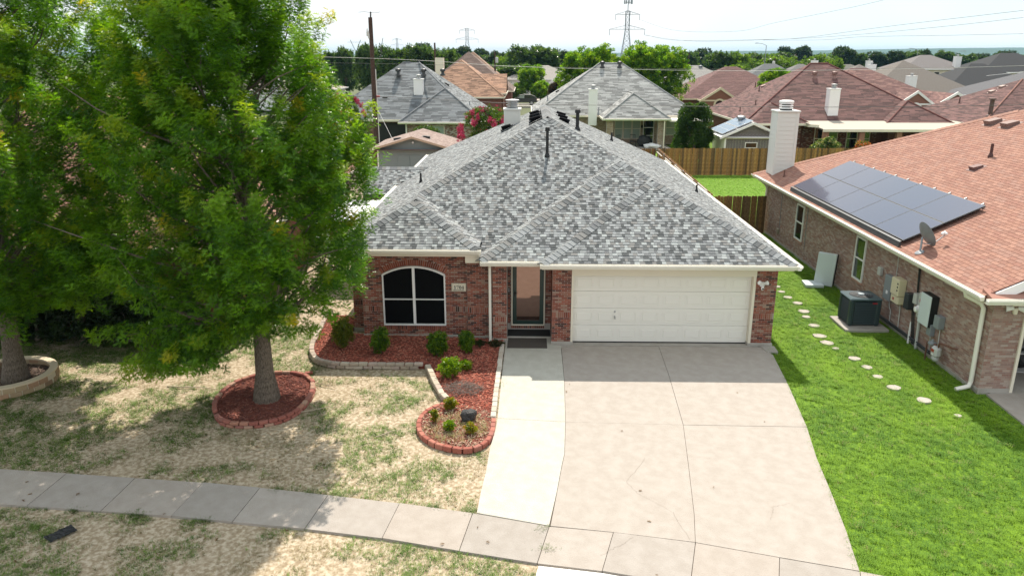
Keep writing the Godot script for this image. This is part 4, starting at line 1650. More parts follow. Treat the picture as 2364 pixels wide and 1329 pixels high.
func grass() -> void:
	var t1 := tuft(9, 0.075, 0.05)
	var where: Array = []
	var tints := PackedColorArray()
	var fine := FastNoiseLite.new()
	fine.seed = 9
	fine.frequency = 0.5
	fine.fractal_octaves = 4
	# lush lawn between the two houses; it creeps over the drive's edge
	var drive_edge: PackedVector2Array = Geometry2D.offset_polygon(drive_outline, -0.045)[0]
	for i in 62000:
		var x := rng.randf_range(3.95, 11.5)
		var z := rng.randf_range(-14.2, 11.0)
		if x > 9.66 and z < 3.0 or x > 9.7 and z < 8.5 or x < 5.5 and z < 0.2:
			continue
		var p := Vector2(x, z)
		if Geometry2D.is_point_in_polygon(p, drive_edge) or Geometry2D.is_point_in_polygon(p, walk_outline):
			continue
		if p.distance_to(Vector2(8.75, -1.75)) < 0.75 or bare(p):
			continue
		if x > 9.35 and rng.randf() < 0.6:
			continue
		var k := fine.get_noise_2d(x, z) * 0.4 + fine.get_noise_2d(x * 0.22, z * 0.22 + 9.0) * 0.35 + 0.5 + 0.07 * sin((x + z * 0.22) * 5.6)
		where.append(Transform3D(Basis(Vector3.UP, rng.randf() * TAU).scaled(Vector3.ONE * rng.randf_range(0.6, 1.15)), Vector3(x, -0.01, z)))
		var c := Color(0.07, 0.185, 0.002).lerp(Color(0.225, 0.39, 0.004), clampf(k * 1.5 - 0.3 + rng.randf_range(-0.25, 0.25), 0, 1))
		if rng.randf() < 0.03:
			c = Color(0.28, 0.26, 0.09)
		tints.append(c)
	for i in 9000:
		where.append(Transform3D(Basis(Vector3.UP, rng.randf() * TAU).scaled(Vector3.ONE * rng.randf_range(0.8, 1.3)), Vector3(rng.randf_range(7.6, 15.0), -0.02, rng.randf_range(-31.5, -14.6))))
		tints.append(Color(0.18, 0.38, 0.004) * rng.randf_range(0.8, 1.15))
	scatter("green_lawn_grass", t1, M.grass, where, tints)
	# sparse dry lawn: straw with green patches
	var t2 := tuft(7, 0.05, 0.055)
	where = []
	tints = PackedColorArray()
	for i in 34000:
		var cx := rng.randf_range(-17.0, -1.2)
		var cz := rng.randf_range(-1.5, 11.4)
		var big := fine.get_noise_2d(cx * 0.42 + 40.0, cz * 0.42)
		var small := fine.get_noise_2d(cx * 1.7, cz * 1.7 + 17.0)
		var green := big * 0.9 + small * 0.9 + 0.05
		if cx < -8.5:
			green += 0.2
		if cz > 8.6 and cx > -5.0:
			green += 0.14
		if cz < 1.6 and cx < -8.0:
			green += 0.25
		if cz > 8.7 and cx < -4.5 and cx > -9.5:
			green -= 0.3
		var is_green := green > 0.1 + rng.randf_range(-0.12, 0.12)
		if not is_green and small + rng.randf_range(-0.3, 0.3) < 0.0:
			continue
		var wide := rng.randf_range(0.03, 0.09)
		var base := Color(0.045, 0.12, 0.010).lerp(Color(0.17, 0.27, 0.03), rng.randf()) if is_green else Color(0.36, 0.28, 0.15).lerp(Color(0.15, 0.15, 0.045), rng.randf())
		for k in rng.randi_range(2, 7) if is_green else rng.randi_range(1, 3):
			var x := cx + rng.randfn(0, wide)
			var z := cz + rng.randfn(0, wide)
			var p := Vector2(x, z)
			if Geometry2D.is_point_in_polygon(p, bed_outline) or Geometry2D.is_point_in_polygon(p, ring_outline) or Geometry2D.is_point_in_polygon(p, pale_ring_outline) or Geometry2D.is_point_in_polygon(p, drive_outline) or Geometry2D.is_point_in_polygon(p, walk_outline):
				continue
			if x > -1.1 and z > 9.6:
				continue
			tints.append(base * rng.randf_range(0.8, 1.2))
			where.append(Transform3D(Basis(Vector3.UP, rng.randf() * TAU).scaled(Vector3.ONE * rng.randf_range(0.6, 1.3)), Vector3(x, yard_y(x, z) - 0.004, z)))
	# grass growing over the sidewalk's edges and joints
	for q: Array in [[-6.0, 7.6], [-5.3, 7.7], [-2.35, 8.25], [-1.0, 9.3], [-1.05, 8.75], [-7.0, 8.62], [-9.5, 8.35], [-8.3, 8.45], [-4.8, 7.8], [-3.0, 8.1], [-1.95, 2.8]]:
		for k in 45:
			var p := Vector2(q[0], q[1]) + Vector2(rng.randfn(0, 0.08), rng.randfn(0, 0.05))
			where.append(Transform3D(Basis(Vector3.UP, rng.randf() * TAU).scaled(Vector3.ONE * rng.randf_range(0.7, 1.4)), Vector3(p.x, 0.0, p.y)))
			tints.append(Color(0.05, 0.11, 0.015).lerp(Color(0.14, 0.19, 0.04), rng.randf()))
	scatter("dry_lawn_grass", t2, M.grass, where, tints)
	# a few dry leaves lie about
	var lb := MB.new()
	leaf(lb, Vector3.ZERO, Vector3.RIGHT, Vector3.UP, 0.11, 3, Color(1, 1, 1))
	where = []
	tints = PackedColorArray()
	for i in 170:
		var p := Vector2(rng.randf_range(-13.0, 4.5), rng.randf_range(-0.2, 11.0))
		if p.x > -1.9 and rng.randf() < 0.88:
			continue
		where.append(Transform3D(Basis.from_euler(Vector3(rng.randf_range(-0.3, 0.3), rng.randf() * TAU, rng.randf_range(-0.2, 0.2))).scaled(Vector3.ONE * rng.randf_range(0.5, 1.1)), Vector3(p.x, 0.05, p.y)))
		tints.append(Color(0.26, 0.15, 0.07).lerp(Color(0.16, 0.08, 0.04), rng.randf()))
	scatter("fallen_leaves", lb.mesh(), M.leaf, where, tints)


const STEPS := [7.54, -5.80, 0.13, 7.49, -5.18, 0.14, 7.51, -4.55, 0.16, 7.63, -3.94, 0.17, 7.54, -3.10, 0.2, 7.43, -2.56, 0.15, 7.39, -1.76, 0.17, 7.23, -0.87, 0.2, 7.24, -0.32, 0.2, 7.32, 0.11, 0.1, 7.54, 0.84, 0.17, 7.63, 1.43, 0.15, 7.64, 2.04, 0.14, 7.76, 2.70, 0.18, 8.13, 3.40, 0.19, 8.51, 4.21, 0.09]


func bare(p: Vector2) -> bool:
	for i in range(0, STEPS.size(), 3):
		if p.distance_to(Vector2(STEPS[i], STEPS[i + 1])) < STEPS[i + 2] * 0.8:
			return true
	return false


func small_yard_things() -> void:
	var wise: Array = ["first and farthest", "second", "third", "fourth", "fifth", "sixth", "seventh", "eighth", "ninth", "tenth", "eleventh", "twelfth", "thirteenth", "fourteenth", "fifteenth", "last and nearest"]
	for i in range(0, STEPS.size(), 3):
		var b := MB.new()
		var p := PackedVector2Array()
		for k in 12:
			var a := TAU * k / 12.0
			p.append(Vector2(STEPS[i] + cos(a) * STEPS[i + 2] * rng.randf_range(0.78, 1.06), STEPS[i + 1] + sin(a) * STEPS[i + 2] * rng.randf_range(0.72, 0.98)))
		b.prism(p, -0.03, 0.022)
		solo("stepping_stone", b, M.step_stone, "pale stepping stone in the green lawn, %s in the row from the back" % wise[i / 3], "stepping stone", Vector3(STEPS[i], 0, STEPS[i + 1]), "stepping stones between the houses")
	var rock := MB.new()
	var rn := FastNoiseLite.new()
	rn.seed = 3
	rn.frequency = 0.012
	rock.blob(Vector3(-2.62, 0.19, 4.8), Vector3(0.19, 0.155, 0.15), rn, 0.45, 12, 18)
	solo("rock", rock, mat(Color(0.05, 0.048, 0.048), 0.6, ntex(31, 0.05, 5, Color(0.5, 0.5, 0.5), Color(1, 1, 1), 256), Vector3.ONE * 3.0, nbump(32, 0.05, 4, 10.0, 256), 1.0), "dark rounded rock inside the red brick loop", "rock", Vector3(-2.62, 0.08, 4.8))
	# a dead shrub's heap of twigs
	var tw := MB.new()
	for i in 420:
		var a := rng.randf() * TAU
		var r := 0.46 * sqrt(rng.randf())
		var p := Vector3(-2.86 + cos(a) * r, 0.08 + rng.randf() * 0.16 * (1.0 - r), 3.25 + sin(a) * r * 0.75)
		var d := Vector3(rng.randf_range(-1, 1), rng.randf_range(-0.2, 0.45), rng.randf_range(-1, 1)).normalized()
		var k := rng.randf_range(0.6, 1.2)
		tw.col = Color(0.21 * k, 0.175 * k, 0.15 * k)
		tw.tube([p, p + d * rng.randf_range(0.08, 0.22)], 0.0032, 3, false)
	solo("dead_brush", tw, M.plain, "low heap of grey dead twigs in the mulch above the brick loop", "dead shrub", Vector3(-2.86, 0.08, 3.25))
	var cloth := MB.new()
	var cn := FastNoiseLite.new()
	cn.seed = 8
	cn.frequency = 0.05
	var grid: Array = []
	for i in 15:
		for j in 9:
			var x := (i / 14.0 - 0.5) * 0.44
			var z := (j / 8.0 - 0.5) * 0.26
			var q := Vector2(x, z).rotated(-0.95)
			var e := 0.02 * cn.get_noise_2d(i * 9.0, j * 9.0)
			grid.append(Vector3(-9.31 + q.x + e, 0.022 + 0.05 * absf(cn.get_noise_2d(x * 160, z * 160)), 9.05 + q.y + e))
	for i in 14:
		for j in 8:
			cloth.quad(grid[i * 9 + j], grid[i * 9 + j + 1], grid[i * 9 + j + 10], grid[i * 9 + j + 9], Vector3.UP)
	solo("black_sheet", cloth, mat(Color(0.012, 0.012, 0.014), 0.6), "crumpled black plastic sheet lying on the bare verge below the sidewalk", "plastic sheet", Vector3(-9.31, 0, 9.05))
	for s: Array in [["pale fallen stick on the dry lawn right of the brick tree ring", -6.2, 4.25, 1.0, -0.35], ["thin fallen stick on the dry lawn left of the brick tree ring", -9.6, 3.1, 1.3, 0.12], ["short fallen stick on the dry grass left of the brick loop", -4.35, 5.35, 0.5, -0.6], ["small fallen stick on the lawn behind the brick tree ring", -6.3, 2.9, 0.7, 0.5]]:
		var b := MB.new()
		b.col = Color(0.42, 0.34, 0.25)
		var c := Vector3(s[1], 0.02, s[2])
		var d: Vector3 = Vector3(cos(s[4]), 0, sin(s[4])) * (s[3] * 0.5)
		b.tube([c - d, c - d * 0.3 + Vector3(0, 0.02, 0.03), c + d * 0.4 + Vector3(0, 0.015, -0.03), c + d], [0.012, 0.012, 0.009, 0.004], 6)
		solo("fallen_stick", b, M.plain, s[0], "stick", c)
	var pb := MB.new()
	pb.col = Color(0.33, 0.12, 0.09)
	pb.cbox(Vector3(-6.95, 0.03, 2.15), Vector3(0.2, 0.06, 0.1), 0.008, Basis(Vector3.UP, 0.3))
	solo("loose_brick", pb, M.stone, "single loose brick on the dry grass below the corner of the mulch bed", "brick", Vector3(-6.95, 0, 2.15))


func planting() -> void:
	var spr := round_sprig(11, 0.05, 0.05)
	var greens: Array = [Color(0.10, 0.23, 0.014), Color(0.17, 0.32, 0.018), Color(0.25, 0.38, 0.02), Color(0.07, 0.17, 0.012)]
	var fresh: Array = [Color(0.24, 0.40, 0.014), Color(0.34, 0.48, 0.02), Color(0.16, 0.31, 0.012)]
	var yellow: Array = [Color(0.30, 0.34, 0.02), Color(0.38, 0.36, 0.03), Color(0.16, 0.24, 0.02), Color(0.45, 0.30, 0.03)]
	bush("boxwood", "large loose olive green shrub at the left end of the mulch bed", Vector3(-6.45, 0.08, 0.45), 0.62, 0.85, 560, [Color(0.15, 0.21, 0.02), Color(0.22, 0.28, 0.03), Color(0.28, 0.3, 0.04)], spr)
	bush("boxwood", "upright green shrub in front of the arched window's left half", Vector3(-5.30, 0.08, 0.95), 0.5, 0.74, 480, greens, spr)
	bush("boxwood", "dense green shrub at the lower right corner of the arched window", Vector3(-3.74, 0.08, 1.1), 0.56, 0.72, 540, greens, spr)
	bush("boxwood", "narrow green shrub left of the porch downspout", Vector3(-2.98, 0.08, 0.8), 0.4, 0.64, 360, greens, spr)
	bush("boxwood", "bright lime green shrub where the house's shadow ends in the mulch", Vector3(-3.27, 0.08, 2.45), 0.56, 0.5, 430, fresh, spr)
	bush("seedling_shrub", "small lime sprout just right of the bright lime shrub", Vector3(-2.9, 0.08, 1.98), 0.3, 0.26, 120, fresh, spr)
	bush("seedling_shrub", "small yellow and orange plant at the top of the brick loop", Vector3(-3.08, 0.08, 4.25), 0.27, 0.27, 130, yellow, spr)
	bush("seedling_shrub", "thin yellow green plant at the left side of the brick loop", Vector3(-3.37, 0.08, 4.9), 0.14, 0.3, 60, yellow, spr)
	bush("seedling_shrub", "low yellow green plant in the middle of the brick loop", Vector3(-3.0, 0.08, 5.3), 0.24, 0.24, 90, fresh, spr)
	bush("seedling_shrub", "low yellow green plant in front of the dark rock", Vector3(-2.52, 0.08, 5.42), 0.26, 0.24, 80, yellow, spr)
	bush("ground_plant", "low dark leafy plant at the foot of the porch pier", Vector3(-2.2, 0.06, 0.28), 0.4, 0.16, 90, [Color(0.03, 0.07, 0.015), Color(0.12, 0.09, 0.04)], spr)
	bush("ground_plant", "brownish low plant beside the foot of the downspout", Vector3(-2.65, 0.06, 0.25), 0.34, 0.16, 70, [Color(0.10, 0.08, 0.04), Color(0.06, 0.09, 0.02)], spr)
	# weeds among the old mulch of the loop
	var where: Array = []
	var tints := PackedColorArray()
	for i in 260:
		var a := rng.randf() * TAU
		var r := sqrt(rng.randf())
		where.append(Transform3D(Basis(Vector3.UP, rng.randf() * TAU).scaled(Vector3.ONE * rng.randf_range(0.6, 1.4)), Vector3(-2.85 + cos(a) * r * 0.7, 0.08, 5.15 + sin(a) * r * 0.7)))
		tints.append(Color(0.22, 0.24, 0.06).lerp(Color(0.36, 0.26, 0.14), rng.randf()))
	scatter("weeds", tuft(6, 0.07, 0.05), M.grass, where, tints)
	# the two oaks; low shoots hang on the left of the front one and others fill out its left shoulder
	var low: Array = []
	for i in 34:
		low.append(Vector3(-7.5 + rng.randf_range(-4.0, -2.3), rng.randf_range(3.0, 8.4), 3.72 + rng.randf_range(-1.4, 1.6)))
	var sprig := oak_sprig(7, 0.15)
	oak("red_oak", "big green oak with yellow tips, its trunk in the brick ring", Vector3(-7.5, 0, 3.72), Vector3(-0.1, 0, 0), [Vector2(1.9, 0.9), Vector2(2.5, 2.1), Vector2(3.4, 2.9), Vector2(4.6, 3.15), Vector2(6.0, 2.95), Vector2(7.6, 2.35), Vector2(9.0, 1.85), Vector2(10.6, 1.1), Vector2(11.4, 0.3)], 430, 0.215, 1.9, sprig, [Vector3(-8.9, 1.55, 5.0), Vector3(-8.5, 1.75, 4.9), Vector3(-8.2, 1.6, 5.3), Vector3(-8.9, 1.7, 5.5), Vector3(-8.4, 1.95, 5.1), Vector3(-9.3, 1.75, 4.4), Vector3(-9.7, 1.9, 3.9), Vector3(-8.0, 2.0, 4.9), Vector3(-9.3, 1.55, 5.0), Vector3(-9.5, 1.4, 4.6), Vector3(-8.5, 1.6, 5.2), Vector3(-9.0, 1.35, 4.6), Vector3(-8.8, 1.7, 4.3), Vector3(-9.9, 2.1, 5.0)] + low)
	oak("red_oak", "second large oak at the left edge, its trunk in a buff stone ring", Vector3(-14.1, 0, 2.85), Vector3(0.3, 0, 0), [Vector2(2.2, 1.2), Vector2(2.8, 3.0), Vector2(4.0, 4.3), Vector2(6.0, 4.7), Vector2(8.0, 4.2), Vector2(10.0, 2.9), Vector2(11.8, 0.5)], 640, 0.225, 2.2, sprig, [])


# ---------------------------------------------------------------- the red roofed neighbour on the right
const RX := 9.65  # its side wall


func neighbour_house() -> void:
	var t := thing("brick_house", "pinkish brick house with orange red shingle roof, its long side wall facing the green lawn", "house", Vector3(13.0, 0, -6.0))
	var p := 0.47
	var r := hip(9.1, 28.0, 3.4, -15.1, 2.62, p, "F")
	var b := MB.new()
	deck(b, r, 0.02)
	put("roof", b, M.deck_red, t)
	var tabs := MB.new()
	var single: Array = []
	lay(tabs, single, r, [], [], REDS, [0.25], 0.118, 0.010, true, 0.010, Vector3(-1, 0, 0))
	finish_tabs(tabs, single, t, M.shingle, REDS, [0.25], 0.118, 0.010)
	caps(t, Vector3(9.1, 2.62, -15.1), Vector3(16.2, 5.96, -8.0), plane_n(Vector3(p, 0, 0)), plane_n(Vector3(0, p, 0)), M.shingle, [REDS[0], REDS[2], REDS[4]])
	gutter(t, Vector3(9.1, 2.62, 3.42), Vector3(9.1, 2.62, -15.1), Vector3.LEFT, M.gutter)
	block(t, "fascia", M.cream, 9.11, 9.65, 2.44, 2.47, -15.1, 3.4)
	block(t, "fascia", M.cream, 9.1, 28.0, 2.42, 2.6, -15.14, -15.1)
	# gable end with its rake board, and the small pent roof and gutter across its foot
	var rk := MB.new()
	var a := Vector3(9.32, 2.70, 3.4)
	for k in 2:
		var s0 := a if k == 0 else Vector3(18.55, 7.04, 3.4)
		var s1 := Vector3(18.55, 7.04, 3.4) if k == 0 else Vector3(27.9, 2.70, 3.4)
		rk.sweep(s0, s1, Vector3.BACK, v2([0, 0.0, 0.04, 0.0, 0.04, -0.24, 0, -0.24]))
	put("rake_board", rk, M.white, t)
	var pent := MB.new()
	pent.sweep(Vector3(9.15, 2.62, 3.2), Vector3(28, 2.62, 3.2), Vector3.BACK, v2([0, 0.12, 0.42, 0.0, 0.42, -0.05, 0, -0.05]))
	put("pent_roof", pent, mat(Color(0.36, 0.185, 0.14), 0.95), t)
	gutter(t, Vector3(9.0, 2.62, 3.63), Vector3(28, 2.62, 3.63), Vector3.BACK, M.gutter)
	block(t, "soffit", M.cream, 9.65, 28, 2.44, 2.46, 2.95, 3.6)
	# walls
	block(t, "wall", M.mortar, RX, RX + 0.25, 0, 2.46, -14.6, 2.95)
	block(t, "wall", M.mortar, RX, 27.6, 0, 2.46, -14.85, -14.6)
	block(t, "wall", M.mortar, 27.4, 27.65, 0, 2.46, -14.6, 2.95)
	block(t, "wall", M.mortar, RX + 0.25, 10.42, 0, 2.46, 2.7, 2.95)
	block(t, "wall", M.mortar, 15.4, 27.4, 0, 2.46, 2.7, 2.95)
	block(t, "wall", M.mortar, 10.42, 15.4, 2.2, 2.46, 2.7, 2.95)
	var tri := MB.new()
	tri.trio(Vector3(9.7, 2.6, 3.1), Vector3(27.6, 2.6, 3.1), Vector3(18.6, 6.9, 3.1), Vector3.BACK)
	put("gable_wall", tri, M.mortar, t)
	block(t, "garage_back_wall", M.cream, 9.95, 16.0, 0, 2.46, -3.2, -3.0)
	block(t, "garage_floor", M.concrete_old, 9.9, 15.9, -0.05, 0.034, -3.0, 3.05)
	var bl: Array = []
	brick_rows(bl, Vector3(RX, 0, -14.6), Vector3(0, 0, 1), Vector3.LEFT, 17.55, 0.06, 2.46, [[14.6 - 10.55, 14.6 - 9.7, 0.68, 2.12], [14.6 - 4.72, 14.6 - 3.95, 0.7, 2.16]], PINK_BRICKS)
	brick_rows(bl, Vector3(RX, 0, 2.95), Vector3.RIGHT, Vector3.BACK, 0.77, 0.12, 2.46, [], PINK_BRICKS)
	brick_rows(bl, Vector3(10.42, 0, 2.95), Vector3.RIGHT, Vector3.BACK, 6.0, 2.25, 2.46, [], PINK_BRICKS)
	finish_bricks(bl, t, M.brick, PINK_BRICKS)
	block(t, "foundation", M.concrete_old, RX - 0.03, RX + 0.1, -0.05, 0.075, -14.6, 2.98)
	block(t, "foundation", M.concrete_old, RX - 0.03, 10.45, -0.05, 0.13, 2.6, 2.99)
	for q: Array in [[-10.12, 1.40, 0.84, 1.42], [-4.33, 1.43, 0.76, 1.44]]:
		sash_window(t, Vector3(RX, q[1], q[0]), Vector3(0, 0, -1), Vector3.LEFT, q[2], q[3], M.white, M.window)
		block(t, "sill", M.brick, RX - 0.04, RX + 0.1, q[1] - q[3] * 0.5 - 0.08, q[1] - q[3] * 0.5 - 0.005, q[0] - q[2] * 0.5 - 0.05, q[0] + q[2] * 0.5 + 0.05, 0.006).material_override = mat(PINK_BRICKS[4], 0.9)
	block(t, "door_frame", M.cream, 10.38, 10.45, 0.0, 2.2, 2.9, 3.0)
	# drain pipes
	var ds := MB.new()
	ds.tube([Vector3(9.12, 2.5, 2.6), Vector3(9.14, 2.38, 2.62), Vector3(9.5, 2.2, 2.68), Vector3(9.57, 2.08, 2.7), Vector3(9.57, 0.22, 2.75), Vector3(9.53, 0.09, 2.76), Vector3(9.2, 0.02, 2.8)], 0.055, 8)
	put("downspout", ds, M.gutter, t)
	var ds2 := MB.new()
	ds2.tube([Vector3(9.12, 2.5, -14.5), Vector3(9.5, 2.2, -14.5), Vector3(9.57, 2.05, -14.5), Vector3(9.57, 0.2, -14.5), Vector3(9.52, 0.1, -14.46), Vector3(9.3, 0.04, -14.3)], 0.05, 8)
	put("downspout", ds2, M.gutter, t)
	# roof furniture
	var nl := plane_n(Vector3(p, 0, 0))
	var y := func(x: float) -> float: return 2.62 + p * (x - 9.1)
	pipe_vent(t, Vector3(13.56, y.call(13.56), -4.8), 0.42, 0.045, mat(Color(0.09, 0.04, 0.035), 0.8))
	pipe_vent(t, Vector3(13.9, y.call(13.9), -2.2), 0.42, 0.045, mat(Color(0.09, 0.04, 0.035), 0.8))
	pipe_vent(t, Vector3(9.62, y.call(9.62), -12.5), 0.3, 0.03, mat(Color(0.16, 0.08, 0.06), 0.8))
	roof_vent(t, "roof_vent", Vector3(12.92, y.call(12.92), -4.35), nl, mat(Color(0.16, 0.08, 0.07), 0.7), 0.3, 0.3, 0.12)
	for z: float in [-7.9, -6.9]:
		roof_vent(t, "roof_vent", Vector3(15.3, y.call(15.3), z), nl, mat(Color(0.20, 0.12, 0.10), 0.7), 0.42, 0.42, 0.17)
	# boarded chimney
	var ch := MB.new()
	var cx := 9.88
	var cz := -13.95
	ch.box(Vector3(cx, 3.9, cz), Vector3(0.86, 3.2, 0.86))
	for s: Array in [[-1, -1], [1, -1], [-1, 1], [1, 1]]:
		ch.box(Vector3(cx + s[0] * 0.405, 3.9, cz + s[1] * 0.405), Vector3(0.11, 3.16, 0.11))
	ch.cbox(Vector3(cx, 5.52, cz), Vector3(1.0, 0.07, 1.0), 0.012)
	var chim := put("chimney", ch, M.siding, t)
	for k in 16:
		for s: Array in [[Vector3.BACK, Vector3.RIGHT], [Vector3.LEFT, Vector3.BACK]]:
			var sb := MB.new()
			var n: Vector3 = s[0]
			sb.box(Vector3(cx, 2.58 + 0.185 * k, cz) + n * 0.437, Vector3(0.70, 0.181, 0.016), Basis(s[1], Vector3.UP, n) * Basis(Vector3.RIGHT, -0.06))
			put("siding_board", sb, M.siding, chim)
	var cp := MB.new()
	cp.lathe(Vector3(cx, 5.55, cz), [Vector2(0.26, 0), Vector2(0.26, 0.05), Vector2(0.18, 0.05), Vector2(0.18, 0.36), Vector2(0.0, 0.36)], 18)
	put("chimney_cap", cp, M.black, chim)
	for k in 3:
		var rg := MB.new()
		rg.lathe(Vector3(cx, 5.62 + 0.1 * k, cz), [Vector2(0.2, 0.0), Vector2(0.29, 0.0), Vector2(0.29, 0.05), Vector2(0.2, 0.05)], 18)
		put("cap_ring", rg, M.white, chim)
	var lid := MB.new()
	lid.lathe(Vector3(cx, 5.90, cz), [Vector2(0.0, -0.02), Vector2(0.31, -0.02), Vector2(0.31, 0.04), Vector2(0.2, 0.07), Vector2(0, 0.08)], 18)
	put("cap_lid", lid, M.white, chim)
	fixtures(y)


func fixtures(y: Callable) -> void:
	var p := 0.47
	var n := plane_n(Vector3(p, 0, 0))
	var up := Vector3(1, p, 0).normalized()
	# solar array: two rows of five panels raised over the slope
	var t := thing("solar_array", "ten dark solar panels in two rows on the orange red roof", "solar panels", Vector3(10.4, 3.2, -5.6))
	var o := Vector3(9.33, y.call(9.33), 0) + n * 0.13
	for i in 2:
		for j in 5:
			var c := o + up * (0.585 + 1.175 * i) + Vector3(0, 0, -1.905 - 1.855 * (4 - j))
			var b := MB.new()
			b.cbox(c, Vector3(1.168, 0.04, 1.849), 0.006, Basis(up, n, up.cross(n)))
			var fr := put("panel", b, M.dark_box, t)
			var g := MB.new()
			g.box(c + n * 0.0215, Vector3(1.13, 0.003, 1.81), Basis(up, n, up.cross(n)))
			put("glass", g, M.solar, fr)
	var sk := MB.new()
	sk.sweep(o + Vector3(0, 0, -0.98) - up * 0.05, o + Vector3(0, 0, -10.25) - up * 0.05, Vector3.LEFT, v2([0, 0.02, 0.06, -0.005, 0.075, -0.16, 0, -0.13]))
	put("skirt", sk, M.dark_box, t)
	for k in 11:
		var b := MB.new()
		b.cbox(o + up * 2.41 + Vector3(0, 0, -1.25 - 0.88 * k) - n * 0.04, Vector3(0.09, 0.07, 0.05), 0.01, Basis(up, n, up.cross(n)))
		put("clamp", b, M.steel, t)
	# satellite dish
	var d := thing("satellite_dish", "grey satellite dish on a short mast near the eave of the orange red roof", "satellite dish", Vector3(9.32, 2.72, -0.1))
	var base := Vector3(9.32, y.call(9.32), -0.1)
	var b1 := MB.new()
	b1.lathe(base, [Vector2(0.13, -0.03), Vector2(0.12, 0.03), Vector2(0.03, 0.06), Vector2(0.0, 0.06)], 12, Basis(Vector3.BACK, 0.43))
	put("foot", b1, M.grey_box, d)
	var b2 := MB.new()
	b2.tube([base, base + Vector3(0.02, 0.14, -0.02), base + Vector3(0.06, 0.42, -0.1)], 0.028, 8)
	put("mast", b2, M.grey_box, d)
	var aim := Vector3(0.9, 0.42, -0.05).normalized()
	var side := Vector3.UP.cross(aim).normalized()
	var bs := Basis(side, aim, side.cross(aim))
	var b3 := MB.new()
	var prof: Array = []
	for k in 8:
		var q := k / 7.0
		prof.append(Vector2(0.36 * q, 0.10 * q * q))
	prof.append(Vector2(0.365, 0.095))
	for k in 8:
		var q := 1.0 - k / 7.0
		prof.append(Vector2(0.355 * q, 0.10 * q * q - 0.012))
	b3.lathe(base + Vector3(0.10, 0.46, -0.1), prof, 24, bs)
	put("dish", b3, mat(Color(0.17, 0.175, 0.18), 0.5), d)
	var b4 := MB.new()
	var tip := base + Vector3(0.10, 0.46, -0.1) + aim * 0.52 + Vector3(0.0, -0.16, 0.2)
	b4.tube([base + Vector3(0.06, 0.26, -0.06), base + Vector3(0.3, 0.24, 0.0), tip], 0.016, 6)
	put("arm", b4, M.steel, d)
	var b5 := MB.new()
	b5.cbox(tip + Vector3(-0.01, 0.05, 0), Vector3(0.17, 0.07, 0.07), 0.02, bs)
	b5.lathe(tip + Vector3(-0.05, 0.05, 0), [Vector2(0.0, -0.06), Vector2(0.045, -0.05), Vector2(0.04, 0.06), Vector2(0.0, 0.07)], 10, bs * Basis(Vector3.RIGHT, PI))
	put("receiver", b5, M.white, d)
	# air conditioner and its pad
	var pad := MB.new()
	pad.cbox(Vector3(8.76, 0.035, -1.85), Vector3(1.28, 0.09, 1.26), 0.012)
	solo("concrete_pad", pad, M.concrete_old, "square concrete pad under the air conditioner in the green lawn", "concrete pad", Vector3(8.76, 0, -1.85))
	var ac := thing("air_conditioner", "dark green louvred air conditioner unit on a pad beside the pinkish brick wall", "air conditioner", Vector3(8.76, 0.08, -1.95))
	var ca := MB.new()
	var am := mat(Color(0.028, 0.045, 0.05), 0.45)
	ca.cbox(Vector3(8.76, 0.49, -1.95), Vector3(0.82, 0.74, 0.74), 0.05)
	for s: Array in [[-1, -1], [1, -1], [-1, 1], [1, 1]]:
		ca.cbox(Vector3(8.76 + s[0] * 0.39, 0.49, -1.95 + s[1] * 0.35), Vector3(0.15, 0.80, 0.15), 0.035)
	put("case", ca, am, ac)
	for k in 12:
		for q: Array in [[Vector3.BACK, Vector3.RIGHT, 0.37, 0.64], [Vector3.LEFT, Vector3.BACK, 0.41, 0.56]]:
			var lv := MB.new()
			var nn: Vector3 = q[0]
			lv.box(Vector3(8.76, 0.15 + 0.057 * k, -1.95) + nn * (q[2] + 0.022), Vector3(q[3], 0.042, 0.012), Basis(q[1], Vector3.UP, nn) * Basis(Vector3.RIGHT, -0.55))
			put("louvre_slat", lv, am, ac)
	var top := MB.new()
	top.cbox(Vector3(8.76, 0.905, -1.95), Vector3(0.95, 0.07, 0.87), 0.03)
	put("top", top, mat(Color(0.07, 0.105, 0.12), 0.35), ac)
	var well := MB.new()
	well.lathe(Vector3(8.76, 0.944, -1.95), [Vector2(0.335, 0.0), Vector2(0.33, 0.008), Vector2(0.3, 0.004), Vector2(0.0, 0.002)], 28)
	put("fan_well", well, M.black, ac)
	for k in 5:
		var rg := MB.new()
		rg.lathe(Vector3(8.76, 0.952 + 0.02 * (4 - k) * 0.2, -1.95), [Vector2(0.1 + 0.05 * k, 0.0), Vector2(0.1 + 0.05 * k + 0.006, 0.004), Vector2(0.1 + 0.05 * k + 0.006, 0.0)], 28)
		put("guard_ring", rg, M.grey_box, ac)
	for k in 8:
		var sp := MB.new()
		var dd := Vector3(cos(TAU * k / 8), 0, sin(TAU * k / 8))
		sp.tube([Vector3(8.76, 0.972, -1.95) + dd * 0.06, Vector3(8.76, 0.956, -1.95) + dd * 0.33], 0.004, 5)
		put("guard_spoke", sp, M.grey_box, ac)
	var hub := MB.new()
	hub.lathe(Vector3(8.76, 0.95, -1.95), [Vector2(0.1, 0.0), Vector2(0.095, 0.035), Vector2(0.05, 0.045), Vector2(0, 0.046)], 20)
	put("hub", hub, mat(Color(0.35, 0.4, 0.43), 0.3), ac)
	block(ac, "red_badge", mat(Color(0.35, 0.02, 0.025), 0.4), 8.96, 9.13, 0.775, 0.81, -1.575, -1.54)
	# white folding panel leaning on the wall
	var wp := thing("upright_panel", "tall white foam panel with a black side, standing against the pinkish brick wall", "panel", Vector3(9.22, 0, -5.95))
	var pm := mat(Color(0.62, 0.68, 0.69), 0.5)
	var w1 := MB.new()
